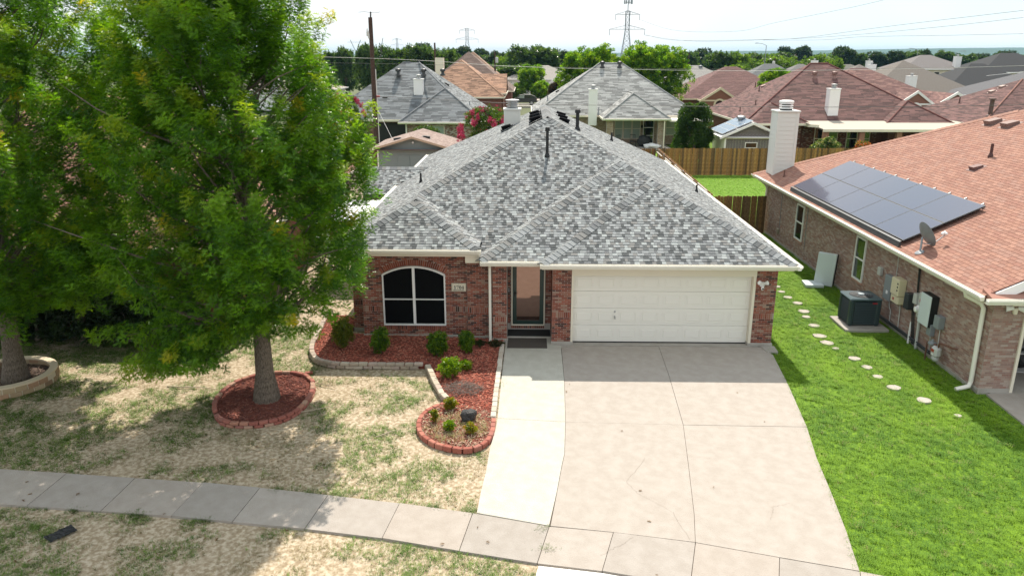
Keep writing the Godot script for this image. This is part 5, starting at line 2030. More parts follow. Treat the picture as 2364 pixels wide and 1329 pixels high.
	w1.cbox(Vector3(9.22, 0.62, -5.95), Vector3(0.17, 1.16, 0.62), 0.012, Basis(Vector3.BACK, -0.05) * Basis(Vector3.UP, 1.05))
	put("front_sheet", w1, pm, wp)
	var w1b := MB.new()
	w1b.cbox(Vector3(9.22, 0.62, -5.95) + Vector3(0.075, -0.005, -0.05), Vector3(0.1, 1.14, 0.60), 0.01, Basis(Vector3.BACK, -0.05) * Basis(Vector3.UP, 1.05))
	put("back_sheet", w1b, M.black, wp)
	var w2 := MB.new()
	w2.cbox(Vector3(8.83, 0.07, -5.95), Vector3(0.62, 0.1, 0.62), 0.012, Basis(Vector3.UP, -0.1))
	solo("flat_panel", w2, pm, "white square foam panel lying flat on the grass beside the upright one", "panel", Vector3(8.83, 0.02, -5.95))
	# boxes along the wall; each hangs on the bricks
	var hang := func(called: String, label: String, cat: String, yy: float, z: float, h: float, w: float, dp: float, m: Material) -> MeshInstance3D:
		var b := MB.new()
		b.cbox(Vector3(RX - dp * 0.5 - 0.006, yy, z), Vector3(dp, h, w), 0.012)
		return solo(called, b, m, label, cat, Vector3(RX - 0.006, yy - h * 0.5, z))
	hang.call("junction_box", "small grey box alone high on the pinkish wall, right of the nearer window", "utility box", 1.47, -2.72, 0.26, 0.2, 0.1, M.pvc)
	hang.call("outlet_box", "small tan outlet box low on the pinkish wall near the far downspout", "utility box", 0.5, -12.5, 0.2, 0.16, 0.09, mat(Color(0.3, 0.26, 0.2), 0.6))
	var g1: Node3D = hang.call("breaker_box", "large dark grey breaker box left of the cream inverter on the pinkish wall", "utility box", 1.18, -1.93, 0.74, 0.42, 0.16, M.grey_box)
	var lb := MB.new()
	lb.box(Vector3(RX - 0.169, 1.05, -1.9), Vector3(0.004, 0.1, 0.12))
	put("label", lb, M.white, g1)
	var inv := thing("inverter_box", "cream solar inverter with dark vents on the pinkish wall", "inverter", Vector3(RX - 0.006, 0.95, -1.32))
	var im := mat(Color(0.68, 0.60, 0.42), 0.5)
	var ib := MB.new()
	ib.cbox(Vector3(RX - 0.13, 1.40, -1.32), Vector3(0.24, 0.5, 0.46), 0.02)
	put("case", ib, im, inv)
	var ib2 := MB.new()
	ib2.cbox(Vector3(RX - 0.11, 1.02, -1.32), Vector3(0.2, 0.24, 0.46), 0.02)
	put("lower_case", ib2, im, inv)
	for k in 3:
		block(inv, "vent_slot", M.black, RX - 0.252, RX - 0.246, 1.50 - 0.1 * k, 1.55 - 0.1 * k, -1.18, -1.11)
	block(inv, "warning_label", mat(Color(0.4, 0.05, 0.04), 0.5), RX - 0.213, RX - 0.208, 0.98, 1.06, -1.42, -1.33)
	hang.call("black_meter_box", "black box between the cream inverter and the electric meter", "utility box", 1.17, -0.66, 0.46, 0.24, 0.2, M.dark_box)
	hang.call("conduit_box", "small grey rounded box over the electric meter's left side", "utility box", 1.36, -0.28, 0.3, 0.2, 0.16, M.pvc)
	var em := thing("electric_meter", "round glass electric meter on a grey box left of the white battery", "meter", Vector3(RX - 0.006, 0.9, 0.0))
	var e1 := MB.new()
	e1.cbox(Vector3(RX - 0.075, 1.25, 0.02), Vector3(0.14, 0.72, 0.28), 0.015)
	put("case", e1, M.pvc, em)
	var e2 := MB.new()
	e2.lathe(Vector3(RX - 0.145, 1.14, -0.02), [Vector2(0.11, 0), Vector2(0.11, 0.03), Vector2(0.085, 0.035), Vector2(0.08, 0.1), Vector2(0.05, 0.115), Vector2(0, 0.118)], 18, Basis(Vector3.BACK, PI / 2))
	put("meter_dome", e2, M.white, em)
	block(em, "red_sticker", mat(Color(0.45, 0.03, 0.10), 0.5), RX - 0.15, RX - 0.146, 1.35, 1.44, -0.03, 0.06)
	var bt := thing("wall_battery", "white faced wall battery with black sides on the pinkish wall", "battery", Vector3(RX - 0.006, 0.86, 0.42))
	var b6 := MB.new()
	b6.cbox(Vector3(RX - 0.11, 1.28, 0.42), Vector3(0.2, 0.86, 0.54), 0.012)
	put("case", b6, M.black, bt)
	var b7 := MB.new()
	b7.cbox(Vector3(RX - 0.222, 1.28, 0.42), Vector3(0.028, 0.85, 0.535), 0.01)
	put("front_cover", b7, mat(Color(0.62, 0.68, 0.70), 0.3), bt)
	hang.call("disconnect_box", "grey switch box just right of the white battery", "utility box", 1.12, 0.98, 0.34, 0.26, 0.17, M.grey_box)
	hang.call("lower_switch_box", "small grey switch box under the white battery", "utility box", 0.78, 0.62, 0.32, 0.2, 0.14, M.grey_box)
	# gas meter
	var gm := thing("gas_meter", "grey gas meter with rusty pipes at the foot of the pinkish wall", "meter", Vector3(9.42, 0, 1.3))
	var gb := MB.new()
	gb.cbox(Vector3(9.42, 0.42, 1.32), Vector3(0.2, 0.3, 0.26), 0.06)
	gb.cbox(Vector3(9.42, 0.24, 1.32), Vector3(0.16, 0.16, 0.2), 0.05)
	put("body", gb, M.pvc, gm)
	var gr := MB.new()
	gr.lathe(Vector3(9.46, 0.5, 1.0), [Vector2(0, 0), Vector2(0.1, 0.0), Vector2(0.11, 0.03), Vector2(0.1, 0.06), Vector2(0.04, 0.08), Vector2(0.03, 0.14), Vector2(0, 0.14)], 14)
	put("regulator", gr, M.grey_box, gm)
	block(gm, "red_tag", mat(Color(0.4, 0.06, 0.03), 0.6), 9.316, 9.32, 0.42, 0.5, 1.25, 1.39)
	block(gm, "white_tag", M.white, 9.316, 9.32, 0.34, 0.38, 1.28, 1.36)
	var gp := MB.new()
	gp.tube([Vector3(9.44, -0.05, 0.8), Vector3(9.44, 0.5, 0.8), Vector3(9.46, 0.54, 0.9), Vector3(9.46, 0.54, 1.2), Vector3(9.42, 0.6, 1.26), Vector3(9.42, 0.5, 1.27)], 0.022, 7)
	gp.tube([Vector3(9.42, 0.5, 1.38), Vector3(9.42, 0.68, 1.40), Vector3(9.46, 0.7, 1.5), Vector3(9.55, 0.7, 1.82), Vector3(RX, 0.7, 1.85)], 0.024, 7)
	put("pipes", gp, mat(Color(0.16, 0.07, 0.045), 0.8), gm)
	# conduits and cables along the wall
	var co := MB.new()
	co.tube([Vector3(9.57, -0.05, 0.03), Vector3(9.57, 0.9, -0.02)], 0.04, 8)
	solo("service_conduit", co, M.pvc, "thick grey upright pipe running from the electric meter into the grass", "conduit", Vector3(9.57, 0, 0.03))
	var wc := MB.new()
	wc.tube([Vector3(9.55, -0.05, -0.38), Vector3(9.57, 0.62, -0.42)], 0.03, 8)
	solo("white_stub_pipe", wc, M.white, "short white upright pipe beside the black cables on the wall", "pipe", Vector3(9.55, 0, -0.38))
	var bc := thing("black_cables", "bundle of black cables hanging down the pinkish wall by the meters", "cables", Vector3(9.58, 0.05, -0.3))
	for k in 3:
		var cb := MB.new()
		cb.tube([Vector3(9.6, 2.45, -0.55 + 0.05 * k), Vector3(9.61, 1.9, -0.5 + 0.04 * k), Vector3(9.6, 1.5, -0.42 + 0.03 * k)], 0.012, 5)
		put("cable", cb, M.rubber, bc)
		cb = MB.new()
		cb.tube([Vector3(9.58, 1.0, -0.5 + 0.06 * k), Vector3(9.55, 0.55, -0.33 + 0.07 * k), Vector3(9.58, 0.05, -0.24 + 0.05 * k)], 0.013, 5)
		put("cable", cb, M.rubber, bc)
	var gct := thing("thin_conduits", "thin bent grey conduits joining the boxes on the pinkish wall", "conduit", Vector3(9.6, 0.1, -1.0))
	for q: Array in [[Vector3(9.6, 0.85, -1.9), Vector3(9.6, 0.62, -1.86), Vector3(9.6, 0.5, -1.72), Vector3(9.59, 0.2, -1.7), Vector3(9.59, 0.17, -1.2)], [Vector3(9.6, 0.9, -1.25), Vector3(9.6, 0.7, -1.2), Vector3(9.6, 0.2, -1.16)], [Vector3(9.6, 2.45, -1.75), Vector3(9.62, 1.55, -1.75)], [Vector3(9.59, 0.62, 0.62), Vector3(9.6, 0.18, 0.66), Vector3(9.58, 0.12, 0.5)], [Vector3(9.59, 0.96, 1.02), Vector3(9.59, 0.35, 1.06)]]:
		var gc := MB.new()
		gc.tube(q, 0.014, 6)
		put("pipe", gc, M.pvc, gct)
	var lpt := thing("refrigerant_lines", "two long dark pipes along the foot of the pinkish wall behind the air conditioner", "pipes", Vector3(9.58, 0.1, -1.4))
	for k in 2:
		var lp := MB.new()
		lp.tube([Vector3(9.58 - 0.02 * k, 0.13 + 0.07 * k, 0.75), Vector3(9.58 - 0.02 * k, 0.12 + 0.07 * k, -3.6)], 0.022, 7)
		put("pipe", lp, M.dark_box, lpt)
	for q: Array in [["thin dark upright cable right of the farther window on the pinkish wall", -9.35, 0.5], ["thin dark upright cable above the tan outlet box on the pinkish wall", -12.5, 0.6]]:
		var dl := MB.new()
		dl.tube([Vector3(9.63, 2.45, q[1]), Vector3(9.63, q[2], q[1] + 0.03)], 0.012, 5)
		solo("wall_cable", dl, M.grey_box, q[0], "cable", Vector3(9.63, q[2], q[1]))
	# flood light at the corner
	var fl := thing("flood_light", "twin head white flood light on the brick pier at the right edge", "flood light", Vector3(10.16, 2.15, 2.98))
	var f1 := MB.new()
	f1.cbox(Vector3(10.13, 2.12, 2.99), Vector3(0.1, 0.16, 0.09), 0.02)
	put("sensor", f1, M.cream, fl)
	for s in [-1.0, 1.0]:
		var f2 := MB.new()
		f2.lathe(Vector3(10.13 + s * 0.05, 2.2, 3.0), [Vector2(0, -0.01), Vector2(0.04, 0.0), Vector2(0.085, 0.16), Vector2(0.08, 0.165), Vector2(0.0, 0.12)], 14, Basis(Vector3.BACK, -s * 1.75) * Basis(Vector3.RIGHT, 0.35 * s))
		put("lamp_head", f2, M.white, fl)
	# wire shelf inside the open garage
	var ws := thing("wire_shelf", "chrome wire shelf rack on castors in the open garage at the right edge", "shelf", Vector3(11.2, 0.03, 2.3))
	for k in 4:
		for s: Array in [[10.72, 1.9], [11.75, 1.9], [10.72, 2.45], [11.75, 2.45]]:
			if k == 0:
				var q := MB.new()
				q.tube([Vector3(s[0], 0.1, s[1]), Vector3(s[0], 1.9, s[1])], 0.014, 6)
				put("post", q, M.steel, ws)
				var w := MB.new()
				w.lathe(Vector3(s[0], 0.07, s[1]), [Vector2(0, -0.015), Vector2(0.035, -0.015), Vector2(0.035, 0.015), Vector2(0, 0.015)], 10, Basis(Vector3.BACK, PI / 2))
				put("castor", w, M.black, ws)
		var sh := MB.new()
		for i in 12:
			sh.tube([Vector3(10.72, 0.35 + 0.48 * k, 1.9 + 0.05 * i), Vector3(11.75, 0.35 + 0.48 * k, 1.9 + 0.05 * i)], 0.006, 4)
		sh.box(Vector3(11.235, 0.35 + 0.48 * k, 2.45), Vector3(1.03, 0.035, 0.012))
		put("shelf", sh, M.steel, ws)
	var bag := MB.new()
	var bn := FastNoiseLite.new()
	bn.frequency = 0.02
	bag.blob(Vector3(11.1, 0.62, 2.18), Vector3(0.3, 0.26, 0.2), bn, 0.3, 8, 12)
	solo("black_bag", bag, M.black, "black bag on the lowest wire shelf in the open garage", "bag", Vector3(11.1, 0.36, 2.18))


# ---------------------------------------------------------------- fences
const FENCE_TONES := [Color(0.391, 0.200, 0.064), Color(0.483, 0.250, 0.075), Color(0.299, 0.155, 0.053), Color(0.178, 0.100, 0.041), Color(0.552, 0.300, 0.098), Color(0.414, 0.230, 0.090), Color(0.230, 0.135, 0.060)]


func fence(called: String, label: String, a: Vector3, e: Vector3, tones: Array, h := 1.83, w := 0.14, rails_side := 0.0, dog := true) -> void:
	var t := thing(called, label, "fence", a)
	var d := (e - a)
	var l := d.length()
	d = d.normalized()
	var n := Vector3.UP.cross(d)
	var bs := Basis(d, Vector3.UP, d.cross(Vector3.UP))
	var kinds: Array = []
	for c: Color in tones:
		for v in 2:
			var m := MB.new()
			m.col = c
			var hh := h - 0.02 * v
			var o := PackedVector3Array([Vector3(-w * 0.48, 0, 0), Vector3(w * 0.48, 0, 0), Vector3(w * 0.48, hh - 0.04, 0), Vector3(w * 0.3, hh, 0), Vector3(-w * 0.3, hh, 0), Vector3(-w * 0.48, hh - 0.04, 0)])
			for s in [-0.009, 0.009]:
				var q := PackedVector3Array()
				for p in o:
					q.append(p + Vector3(0, 0, s))
				m.poly(q, Vector3(0, 0, s))
			for i in o.size():
				var p := o[i]
				var r := o[(i + 1) % o.size()]
				m.quad(p + Vector3(0, 0, -0.009), r + Vector3(0, 0, -0.009), r + Vector3(0, 0, 0.009), p + Vector3(0, 0, 0.009), (p + r) * 0.5 - Vector3(0, h * 0.5, 0))
			kinds.append(m.mesh())
	var count := int(l / w)
	for i in count:
		var o := node("picket", kinds[rng.randi() % kinds.size()], M.wood, t, d * (w * (i + 0.5)) + Vector3(0, rng.randf_range(-0.015, 0.01), 0))
		o.basis = bs * Basis(Vector3.BACK, rng.randf_range(-0.008, 0.008))
	if rails_side != 0.0:
		for y: float in [0.3, 0.95, h - 0.12]:
			var m := MB.new()
			m.col = Color(0.30, 0.17, 0.09)
			m.box(a + d * (l * 0.5) + Vector3.UP * y + n * (0.035 * rails_side), Vector3(l, 0.09, 0.04), bs)
			put("rail", m, M.wood, t)
		for k in int(l / 2.4) + 1:
			var m := MB.new()
			m.lathe(a + d * (k * 2.4 + 0.1) + n * (0.09 * rails_side), [Vector2(0.03, 0), Vector2(0.03, h - 0.02), Vector2(0.0, h)], 8)
			put("post", m, M.steel, t)
	return


func fences() -> void:
	fence("rear_fence", "weathered brown wooden fence along the back of the green yard", Vector3(7.4, 0, -31.7), Vector3(27.0, 0, -32.2), FENCE_TONES)
	fence("side_fence", "brown wooden fence running back between the two yards, rails and posts on its left", Vector3(7.05, 0, -14.2), Vector3(7.5, 0, -31.6), [FENCE_TONES[0], FENCE_TONES[1], FENCE_TONES[4]], 1.83, 0.14, 1.0)
	fence("gate_fence", "dark brown wooden gate fence closing the gap between the two houses", Vector3(5.6, 0, -14.15), Vector3(9.64, 0, -14.2), [FENCE_TONES[2], FENCE_TONES[0], FENCE_TONES[6], FENCE_TONES[3]], 1.75)
	fence("left_rear_fence", "grey brown wooden fence behind the brick house, left of the patio", Vector3(-14.0, 0, -31.0), Vector3(7.3, 0, -31.6), [FENCE_TONES[3], FENCE_TONES[6], FENCE_TONES[2]])
	var cap := mat(Color(0.40, 0.36, 0.31), 0.9)
	var t := thing("fence_cap_boards", "pale cap boards laid along the top rail of the side fence", "cap boards", Vector3(6.98, 1.8, -16.0))
	for k in 5:
		var b := MB.new()
		b.box(Vector3(6.98, 1.84, -16.0 - 3.1 * k), Vector3(0.07, 0.035, 2.3), Basis(Vector3.UP, -0.026))
		put("board", b, cap, t)


# ---------------------------------------------------------------- houses behind
const SLATES := [Color(0.289, 0.306, 0.317), Color(0.154, 0.163, 0.169), Color(0.240, 0.254, 0.263), Color(0.184, 0.195, 0.202), Color(0.214, 0.227, 0.235), Color(0.261, 0.277, 0.287), Color(0.128, 0.136, 0.141)]
const PALES := [Color(0.462, 0.466, 0.450), Color(0.246, 0.248, 0.240), Color(0.383, 0.386, 0.373), Color(0.294, 0.297, 0.286), Color(0.342, 0.345, 0.333), Color(0.417, 0.421, 0.406), Color(0.205, 0.207, 0.200)]
const MAROONS := [Color(0.228, 0.114, 0.103), Color(0.121, 0.061, 0.055), Color(0.189, 0.095, 0.085), Color(0.145, 0.073, 0.066), Color(0.168, 0.085, 0.076), Color(0.205, 0.104, 0.093), Color(0.101, 0.051, 0.046)]
const ORANGES := [Color(0.570, 0.329, 0.216), Color(0.304, 0.175, 0.115), Color(0.473, 0.273, 0.179), Color(0.363, 0.210, 0.138), Color(0.422, 0.244, 0.160), Color(0.515, 0.297, 0.195), Color(0.254, 0.146, 0.096)]
const TAN_BRICKS := [Color(0.52, 0.40, 0.29), Color(0.46, 0.34, 0.24), Color(0.57, 0.46, 0.35), Color(0.40, 0.27, 0.19), Color(0.50, 0.42, 0.33)]
const DARK_BRICKS := [Color(0.24, 0.09, 0.06), Color(0.19, 0.07, 0.05), Color(0.28, 0.12, 0.08), Color(0.33, 0.15, 0.10), Color(0.14, 0.06, 0.045), Color(0.45, 0.35, 0.28)]


func house(called: String, label: String, group: String, bodies: Array, tones: Array, wall: Material, trim: Material, w := 0.7, fine := true, inset := 0.45) -> Node3D:
	# bodies: [x0, x1, front z, back z, eave height, pitch, open sides]
	var b0: Array = bodies[0]
	var t := thing(called, label, "house", Vector3((b0[0] + b0[1]) * 0.5, 0, (b0[2] + b0[3]) * 0.5), group)
	var rs: Array = []
	for k: Array in bodies:
		rs.append(hip(k[0], k[1], k[2], k[3], k[4], k[5], k[6] if k.size() > 6 else ""))
	var tabs := MB.new()
	joined = true
	var under := mat(tones[0] * 0.5, 0.95) if fine else mat(tones[0], 0.95, M.mulch.albedo_texture, Vector3(0.5, 2.0, 0.5))
	for i in rs.size():
		var r: Roof = rs[i]
		var b := MB.new()
		deck(b, r, 0.012 + 0.004 * i)
		put("roof", b, under, t)
		if fine:
			lay(tabs, [], r, rs.slice(0, i), rs.slice(i + 1), tones, [w * 0.7, w, w * 1.3], 0.17, 0.012, false, 0.003, Vector3(0, 0, 1))
		var k: Array = bodies[i]
		block(t, "wall", wall, k[0] + inset, k[1] - inset, 0, k[4] - 0.15, k[3] + inset, k[2] - inset - 0.004 * i)
		var fb := MB.new()
		var y: float = k[4] - 0.07
		fb.box(Vector3((k[0] + k[1]) * 0.5, y, k[2] + 0.02), Vector3(k[1] - k[0] + 0.12, 0.17, 0.07))
		fb.box(Vector3(k[0] - 0.02, y - 0.002, (k[2] + k[3]) * 0.5), Vector3(0.07, 0.17, k[2] - k[3] - 0.06))
		fb.box(Vector3(k[1] + 0.02, y - 0.002, (k[2] + k[3]) * 0.5), Vector3(0.07, 0.17, k[2] - k[3] - 0.06))
		put("fascia", fb, trim, t)
	if fine:
		# single tabs are joined: each is far under ten pixels
		put("shingles", tabs, M.shingle, t).set_meta("kind", "stuff")
	joined = false
	return t


func ridge_line(t: Node3D, a: Vector3, e: Vector3, c: Color) -> void:
	var b := MB.new()
	b.col = c
	b.tube([a, e], 0.07, 5)
	put("ridge", b, M.shingle, t)


func chimney(t: Node3D, at: Vector3, w: float, h: float, m: Material, cap := true) -> void:
	var b := MB.new()
	b.box(at + Vector3(0, h * 0.5 - 0.5, 0), Vector3(w, h + 1.0, w))
	b.cbox(at + Vector3(0, h, 0), Vector3(w + 0.1, 0.07, w + 0.1), 0.01)
	for k in int(h / 0.2):
		b.box(at + Vector3(0, 0.1 + k * 0.2, 0), Vector3(w + 0.02, 0.185, w + 0.02), Basis.IDENTITY)
	var c := put("chimney", b, m, t)
	if cap:
		var p := MB.new()
		p.lathe(at + Vector3(0, h + 0.03, 0), [Vector2(0.2, 0), Vector2(0.14, 0.05), Vector2(0.14, 0.12), Vector2(0.24, 0.13), Vector2(0.24, 0.18), Vector2(0.14, 0.19), Vector2(0.14, 0.27), Vector2(0.25, 0.28), Vector2(0.25, 0.33), Vector2(0, 0.36)], 12)
		put("chimney_cap", p, M.steel, c)


func arch_gable(t: Node3D, x: float, z: float, w: float, h: float, brick: Material, trim: Material, window := true) -> void:
	# a little front gable with an arched window
	var g := MB.new()
	g.poly(PackedVector3Array([Vector3(x - w / 2, 0, z), Vector3(x - w / 2, 2.5, z), Vector3(x, h, z), Vector3(x + w / 2, 2.5, z), Vector3(x + w / 2, 0, z)]), Vector3.BACK)
	put("gable_wall", g, brick, t)
	for s in [-1.0, 1.0]:
		var b := MB.new()
		b.sweep(Vector3(x + s * (w / 2 + 0.25), 2.55 - 0.05, z - 0.02), Vector3(x, h + 0.12, z - 0.02), Vector3.BACK, v2([0, 0, 0.14, 0, 0.14, -0.3, 0, -0.3]))
		put("rake_board", b, trim, t)
	if window:
		for k in 2:
			var p := PackedVector3Array()
			var ww := 0.72 if k == 0 else 0.5
			p.append(Vector3(x - ww, 0.4 if k == 0 else 0.6, z + 0.02 + 0.02 * k))
			for i in 11:
				var a := PI * (1.0 - i / 10.0)
				p.append(Vector3(x + cos(a) * ww, 2.0 + sin(a) * ww, z + 0.02 + 0.02 * k))
			p.append(Vector3(x + ww, 0.4 if k == 0 else 0.6, z + 0.02 + 0.02 * k))
			var b := MB.new()
			b.poly(p, Vector3.BACK)
			put("window" if k == 0 else "pane", b, trim if k == 0 else M.window, t)
		var bars := MB.new()
		bars.box(Vector3(x, 1.3, z + 0.05), Vector3(1.0, 0.05, 0.02))
		bars.box(Vector3(x, 1.95, z + 0.05), Vector3(1.0, 0.05, 0.02))
		put("window_bar", bars, trim, t)


func rear_houses() -> void:
	var bk := Vector3.BACK
	var u := Vector3.RIGHT
	# --- slate roof, left
	var t := house("rear_house", "dark brick house with slate grey hip roof behind the utility pole", "", [[-19.0, -4.9, -44.8, -57.4, 2.6, 0.725], [-11.83, -4.9, -42.4, -50.0, 2.6, 0.725, "B"]], SLATES, M.mortar, M.cream)
	var bl: Array = []
	brick_rows(bl, Vector3(-11.38, 0, -42.86), u, bk, 6.03, 0.1, 2.4, [[1.75, 3.2, 0.9, 2.3]], DARK_BRICKS)
	brick_rows(bl, Vector3(-18.5, 0, -45.25), u, bk, 7.0, 0.1, 2.4, [[0.4, 1.9, 0.6, 2.2], [4.3, 6.9, 0.0, 2.3]], DARK_BRICKS)
	finish_bricks(bl, t, M.brick, DARK_BRICKS, 0)
	sash_window(t, Vector3(-8.9, 1.6, -42.84), u, bk, 1.45, 1.4, M.cream, M.curtain)
	sash_window(t, Vector3(-17.35, 1.4, -45.23), u, bk, 1.5, 1.6, M.cream, M.curtain)
	block(t, "patio_opening", M.black, -14.2, -11.6, 0, 2.3, -45.3, -45.22)
	gutter(t, Vector3(-11.9, 2.6, -42.37), Vector3(-4.85, 2.6, -42.37), bk, M.white)
	var ds := MB.new()
	ds.cbox(Vector3(-11.3, 1.2, -42.8), Vector3(0.1, 2.4, 0.08), 0.01)
	put("downspout", ds, M.white, t)
	chimney(t, Vector3(-10.85, 3.9, -47.8), 0.78, 1.9, M.white)
	turbine(t, Vector3(-12.85, 6.15, -49.3), M.vent_dark)
	turbine(t, Vector3(-10.6, 6.15, -49.3), M.vent_dark)
	turbine(t, Vector3(-9.2, 6.1, -52.0), M.vent_dark)
	roof_vent(t, "roof_vent", Vector3(-8.6, 5.28, -49.5), plane_n(Vector3(-0.725, 0, 0)), M.black, 0.5, 0.4)
	for q: Vector3 in [Vector3(-8.9, 5.45, -47.6), Vector3(-6.4, 3.65, -47.0)]:
		pipe_vent(t, q, 0.35, 0.04, M.grey_box)
	ridge_line(t, Vector3(-12.0, 7.16, -51.1), Vector3(-12.7, 7.16, -51.1), SLATES[2])
	ridge_line(t, Vector3(-11.83, 2.62, -42.4), Vector3(-8.37, 5.12, -45.86), SLATES[2])
	ridge_line(t, Vector3(-4.9, 2.62, -42.4), Vector3(-8.37, 5.12, -45.86), SLATES[2])
	ridge_line(t, Vector3(-8.37, 5.12, -45.86), Vector3(-11.2, 7.16, -51.0), SLATES[2])
	# --- tan brick, pale roof, middle
	t = house("rear_house", "tan brick house with pale grey hip roof and covered back patio", "", [[-1.0, 14.2, -49.8, -63.0, 2.6, 0.68], [5.08, 10.81, -46.2, -53.0, 2.6, 0.68, "B"]], PALES, mat(Color(0.40, 0.33, 0.26), 0.9), M.cream)
	for o in t.get_children():
		if String(o.name) == "wall_001":
			o.free()
			break
	bl = []
	brick_rows(bl, Vector3(-0.5, 0, -50.25), u, bk, 14.2, 0.1, 2.4, [[7.0, 9.4, 0.45, 2.3], [9.55, 10.65, 0, 2.3], [11.6, 12.7, 0.8, 2.2]], TAN_BRICKS)
	brick_rows(bl, Vector3(5.45, 0, -46.55), u, bk, 0.55, 0.1, 2.45, [], TAN_BRICKS)
	brick_rows(bl, Vector3(9.85, 0, -46.55), u, bk, 0.45, 0.1, 2.45, [], TAN_BRICKS)
	finish_bricks(bl, t, M.brick, TAN_BRICKS, 0)
	block(t, "patio_column", M.mortar, 5.45, 6.0, 0, 2.45, -47.1, -46.55)
	block(t, "patio_column", M.mortar, 9.85, 10.3, 0, 2.45, -47.0, -46.55)
	block(t, "patio_deck", M.concrete_old, 5.0, 11.0, -0.02, 0.12, -50.2, -45.6)
	for x: float in [6.9, 7.7, 8.5]:
		sash_window(t, Vector3(x, 1.4, -50.22), u, bk, 0.76, 1.8, M.cream, M.curtain)
	sash_window(t, Vector3(11.65, 1.5, -50.22), u, bk, 1.0, 1.4, M.cream, M.curtain)
	sash_window(t, Vector3(9.6, 1.15, -50.2), u, bk, 0.98, 2.1, M.white, M.window, 2)
	var ds3 := MB.new()
	ds3.cbox(Vector3(10.35, 1.2, -46.3), Vector3(0.11, 2.4, 0.1), 0.01)
	put("downspout", ds3, M.cream, t)
	gutter(t, Vector3(5.0, 2.6, -46.17), Vector3(10.9, 2.6, -46.17), bk, M.white)
	block(t, "patio_roof", M.gutter, 10.9, 14.6, 2.3, 2.42, -49.8, -46.8)
	var wl := MB.new()
	wl.lathe(Vector3(9.0, 1.6, -50.15), [Vector2(0.0, -0.15), Vector2(0.08, -0.1), Vector2(0.09, 0.08), Vector2(0, 0.16)], 8)
	put("wall_lamp", wl, M.black, t)
	chimney(t, Vector3(4.4, 2.8, -49.2), 0.72, 2.1, M.white)
	turbine(t, Vector3(5.75, 6.72, -55.8), M.vent_dark)
	turbine(t, Vector3(7.4, 6.72, -55.8), M.vent_dark)
	pipe_vent(t, Vector3(4.95, 2.75, -49.4), 0.6, 0.05, M.grey_box)
	pipe_vent(t, Vector3(0.5, 3.6, -54.0), 0.5, 0.05, M.grey_box)
	roof_vent(t, "roof_vent", Vector3(1.6, 4.35, -57.0), plane_n(Vector3(0.68, 0, 0)), M.black, 0.5, 0.4)
	for e: Array in [[Vector3(5.5, 7.03, -56.3), Vector3(7.7, 7.03, -56.3)], [Vector3(-1, 2.62, -49.8), Vector3(5.5, 7.03, -56.3)], [Vector3(14.2, 2.62, -49.8), Vector3(7.7, 7.03, -56.3)], [Vector3(5.08, 2.62, -46.2), Vector3(7.95, 4.57, -49.06)], [Vector3(10.81, 2.62, -46.2), Vector3(7.95, 4.57, -49.06)], [Vector3(7.95, 4.57, -49.06), Vector3(7.95, 4.57, -52.6)]]:
		ridge_line(t, e[0], e[1], PALES[2])
	# --- maroon roof, right
	t = house("rear_house", "brick house with big maroon roof, white chimney and long tan patio cover", "", [[16.1, 32.35, -42.6, -57.3, 2.6, 0.607], [27.0, 32.35, -41.6, -49.0, 2.6, 0.607, "B"], [16.2, 21.0, -41.7, -49.0, 2.6, 0.607, "B"]], MAROONS, mat(Color(0.22, 0.085, 0.06), 0.9, M.mulch.albedo_texture, Vector3(1.5, 3, 1.5)), M.cream)
	bl = []
	brick_rows(bl, Vector3(16.65, 0, -42.15), u, bk, 3.9, 0.1, 2.4, [[2.6, 3.6, 0.5, 2.3]], DARK_BRICKS)
	brick_rows(bl, Vector3(21.0, 0, -43.05), u, bk, 6.0, 0.1, 2.4, [[1.0, 2.8, 0, 2.2], [3.6, 5.6, 0, 2.2]], DARK_BRICKS)
	finish_bricks(bl, t, M.brick, DARK_BRICKS, 0)
	sash_window(t, Vector3(19.75, 1.4, -42.13), u, bk, 1.0, 1.8, M.white, M.curtain)
	for x: float in [22.4, 23.4, 25.0, 26.0]:
		sash_window(t, Vector3(x, 1.3, -43.0), u, bk, 0.9, 1.8, M.cream, M.window)
	var pc := MB.new()
	pc.quad(Vector3(20.6, 2.75, -42.6), Vector3(33.0, 2.75, -42.6), Vector3(32.6, 2.45, -38.6), Vector3(21.0, 2.45, -38.6), Vector3.UP)
	pc.quad(Vector3(20.6, 2.65, -42.6), Vector3(33.0, 2.65, -42.6), Vector3(32.6, 2.35, -38.6), Vector3(21.0, 2.35, -38.6), Vector3.DOWN)
	put("patio_roof", pc, mat(Color(0.42, 0.37, 0.30), 0.9), t)
	var pe := MB.new()
	pe.box(Vector3(26.8, 2.36, -38.57), Vector3(11.7, 0.2, 0.08))
	pe.box(Vector3(20.78, 2.53, -40.6), Vector3(0.08, 0.2, 4.1), Basis(Vector3.RIGHT, -0.075) * Basis(Vector3.UP, -0.1))
	put("patio_fascia", pe, M.cream, t)
	for x: float in [21.3, 24.0, 26.8, 29.6, 32.3]:
		block(t, "patio_post", mat(Color(0.30, 0.15, 0.10), 0.9) if x < 28 else M.cream, x - 0.2, x + 0.2, 0, 2.35, -39.1, -38.75)
	chimney(t, Vector3(23.4, 2.9, -43.8), 0.8, 2.3, M.white)
	turbine(t, Vector3(23.3, 5.95, -48.2), mat(Color(0.25, 0.14, 0.12), 0.6))
	turbine(t, Vector3(25.0, 5.95, -48.2), mat(Color(0.25, 0.14, 0.12), 0.6))
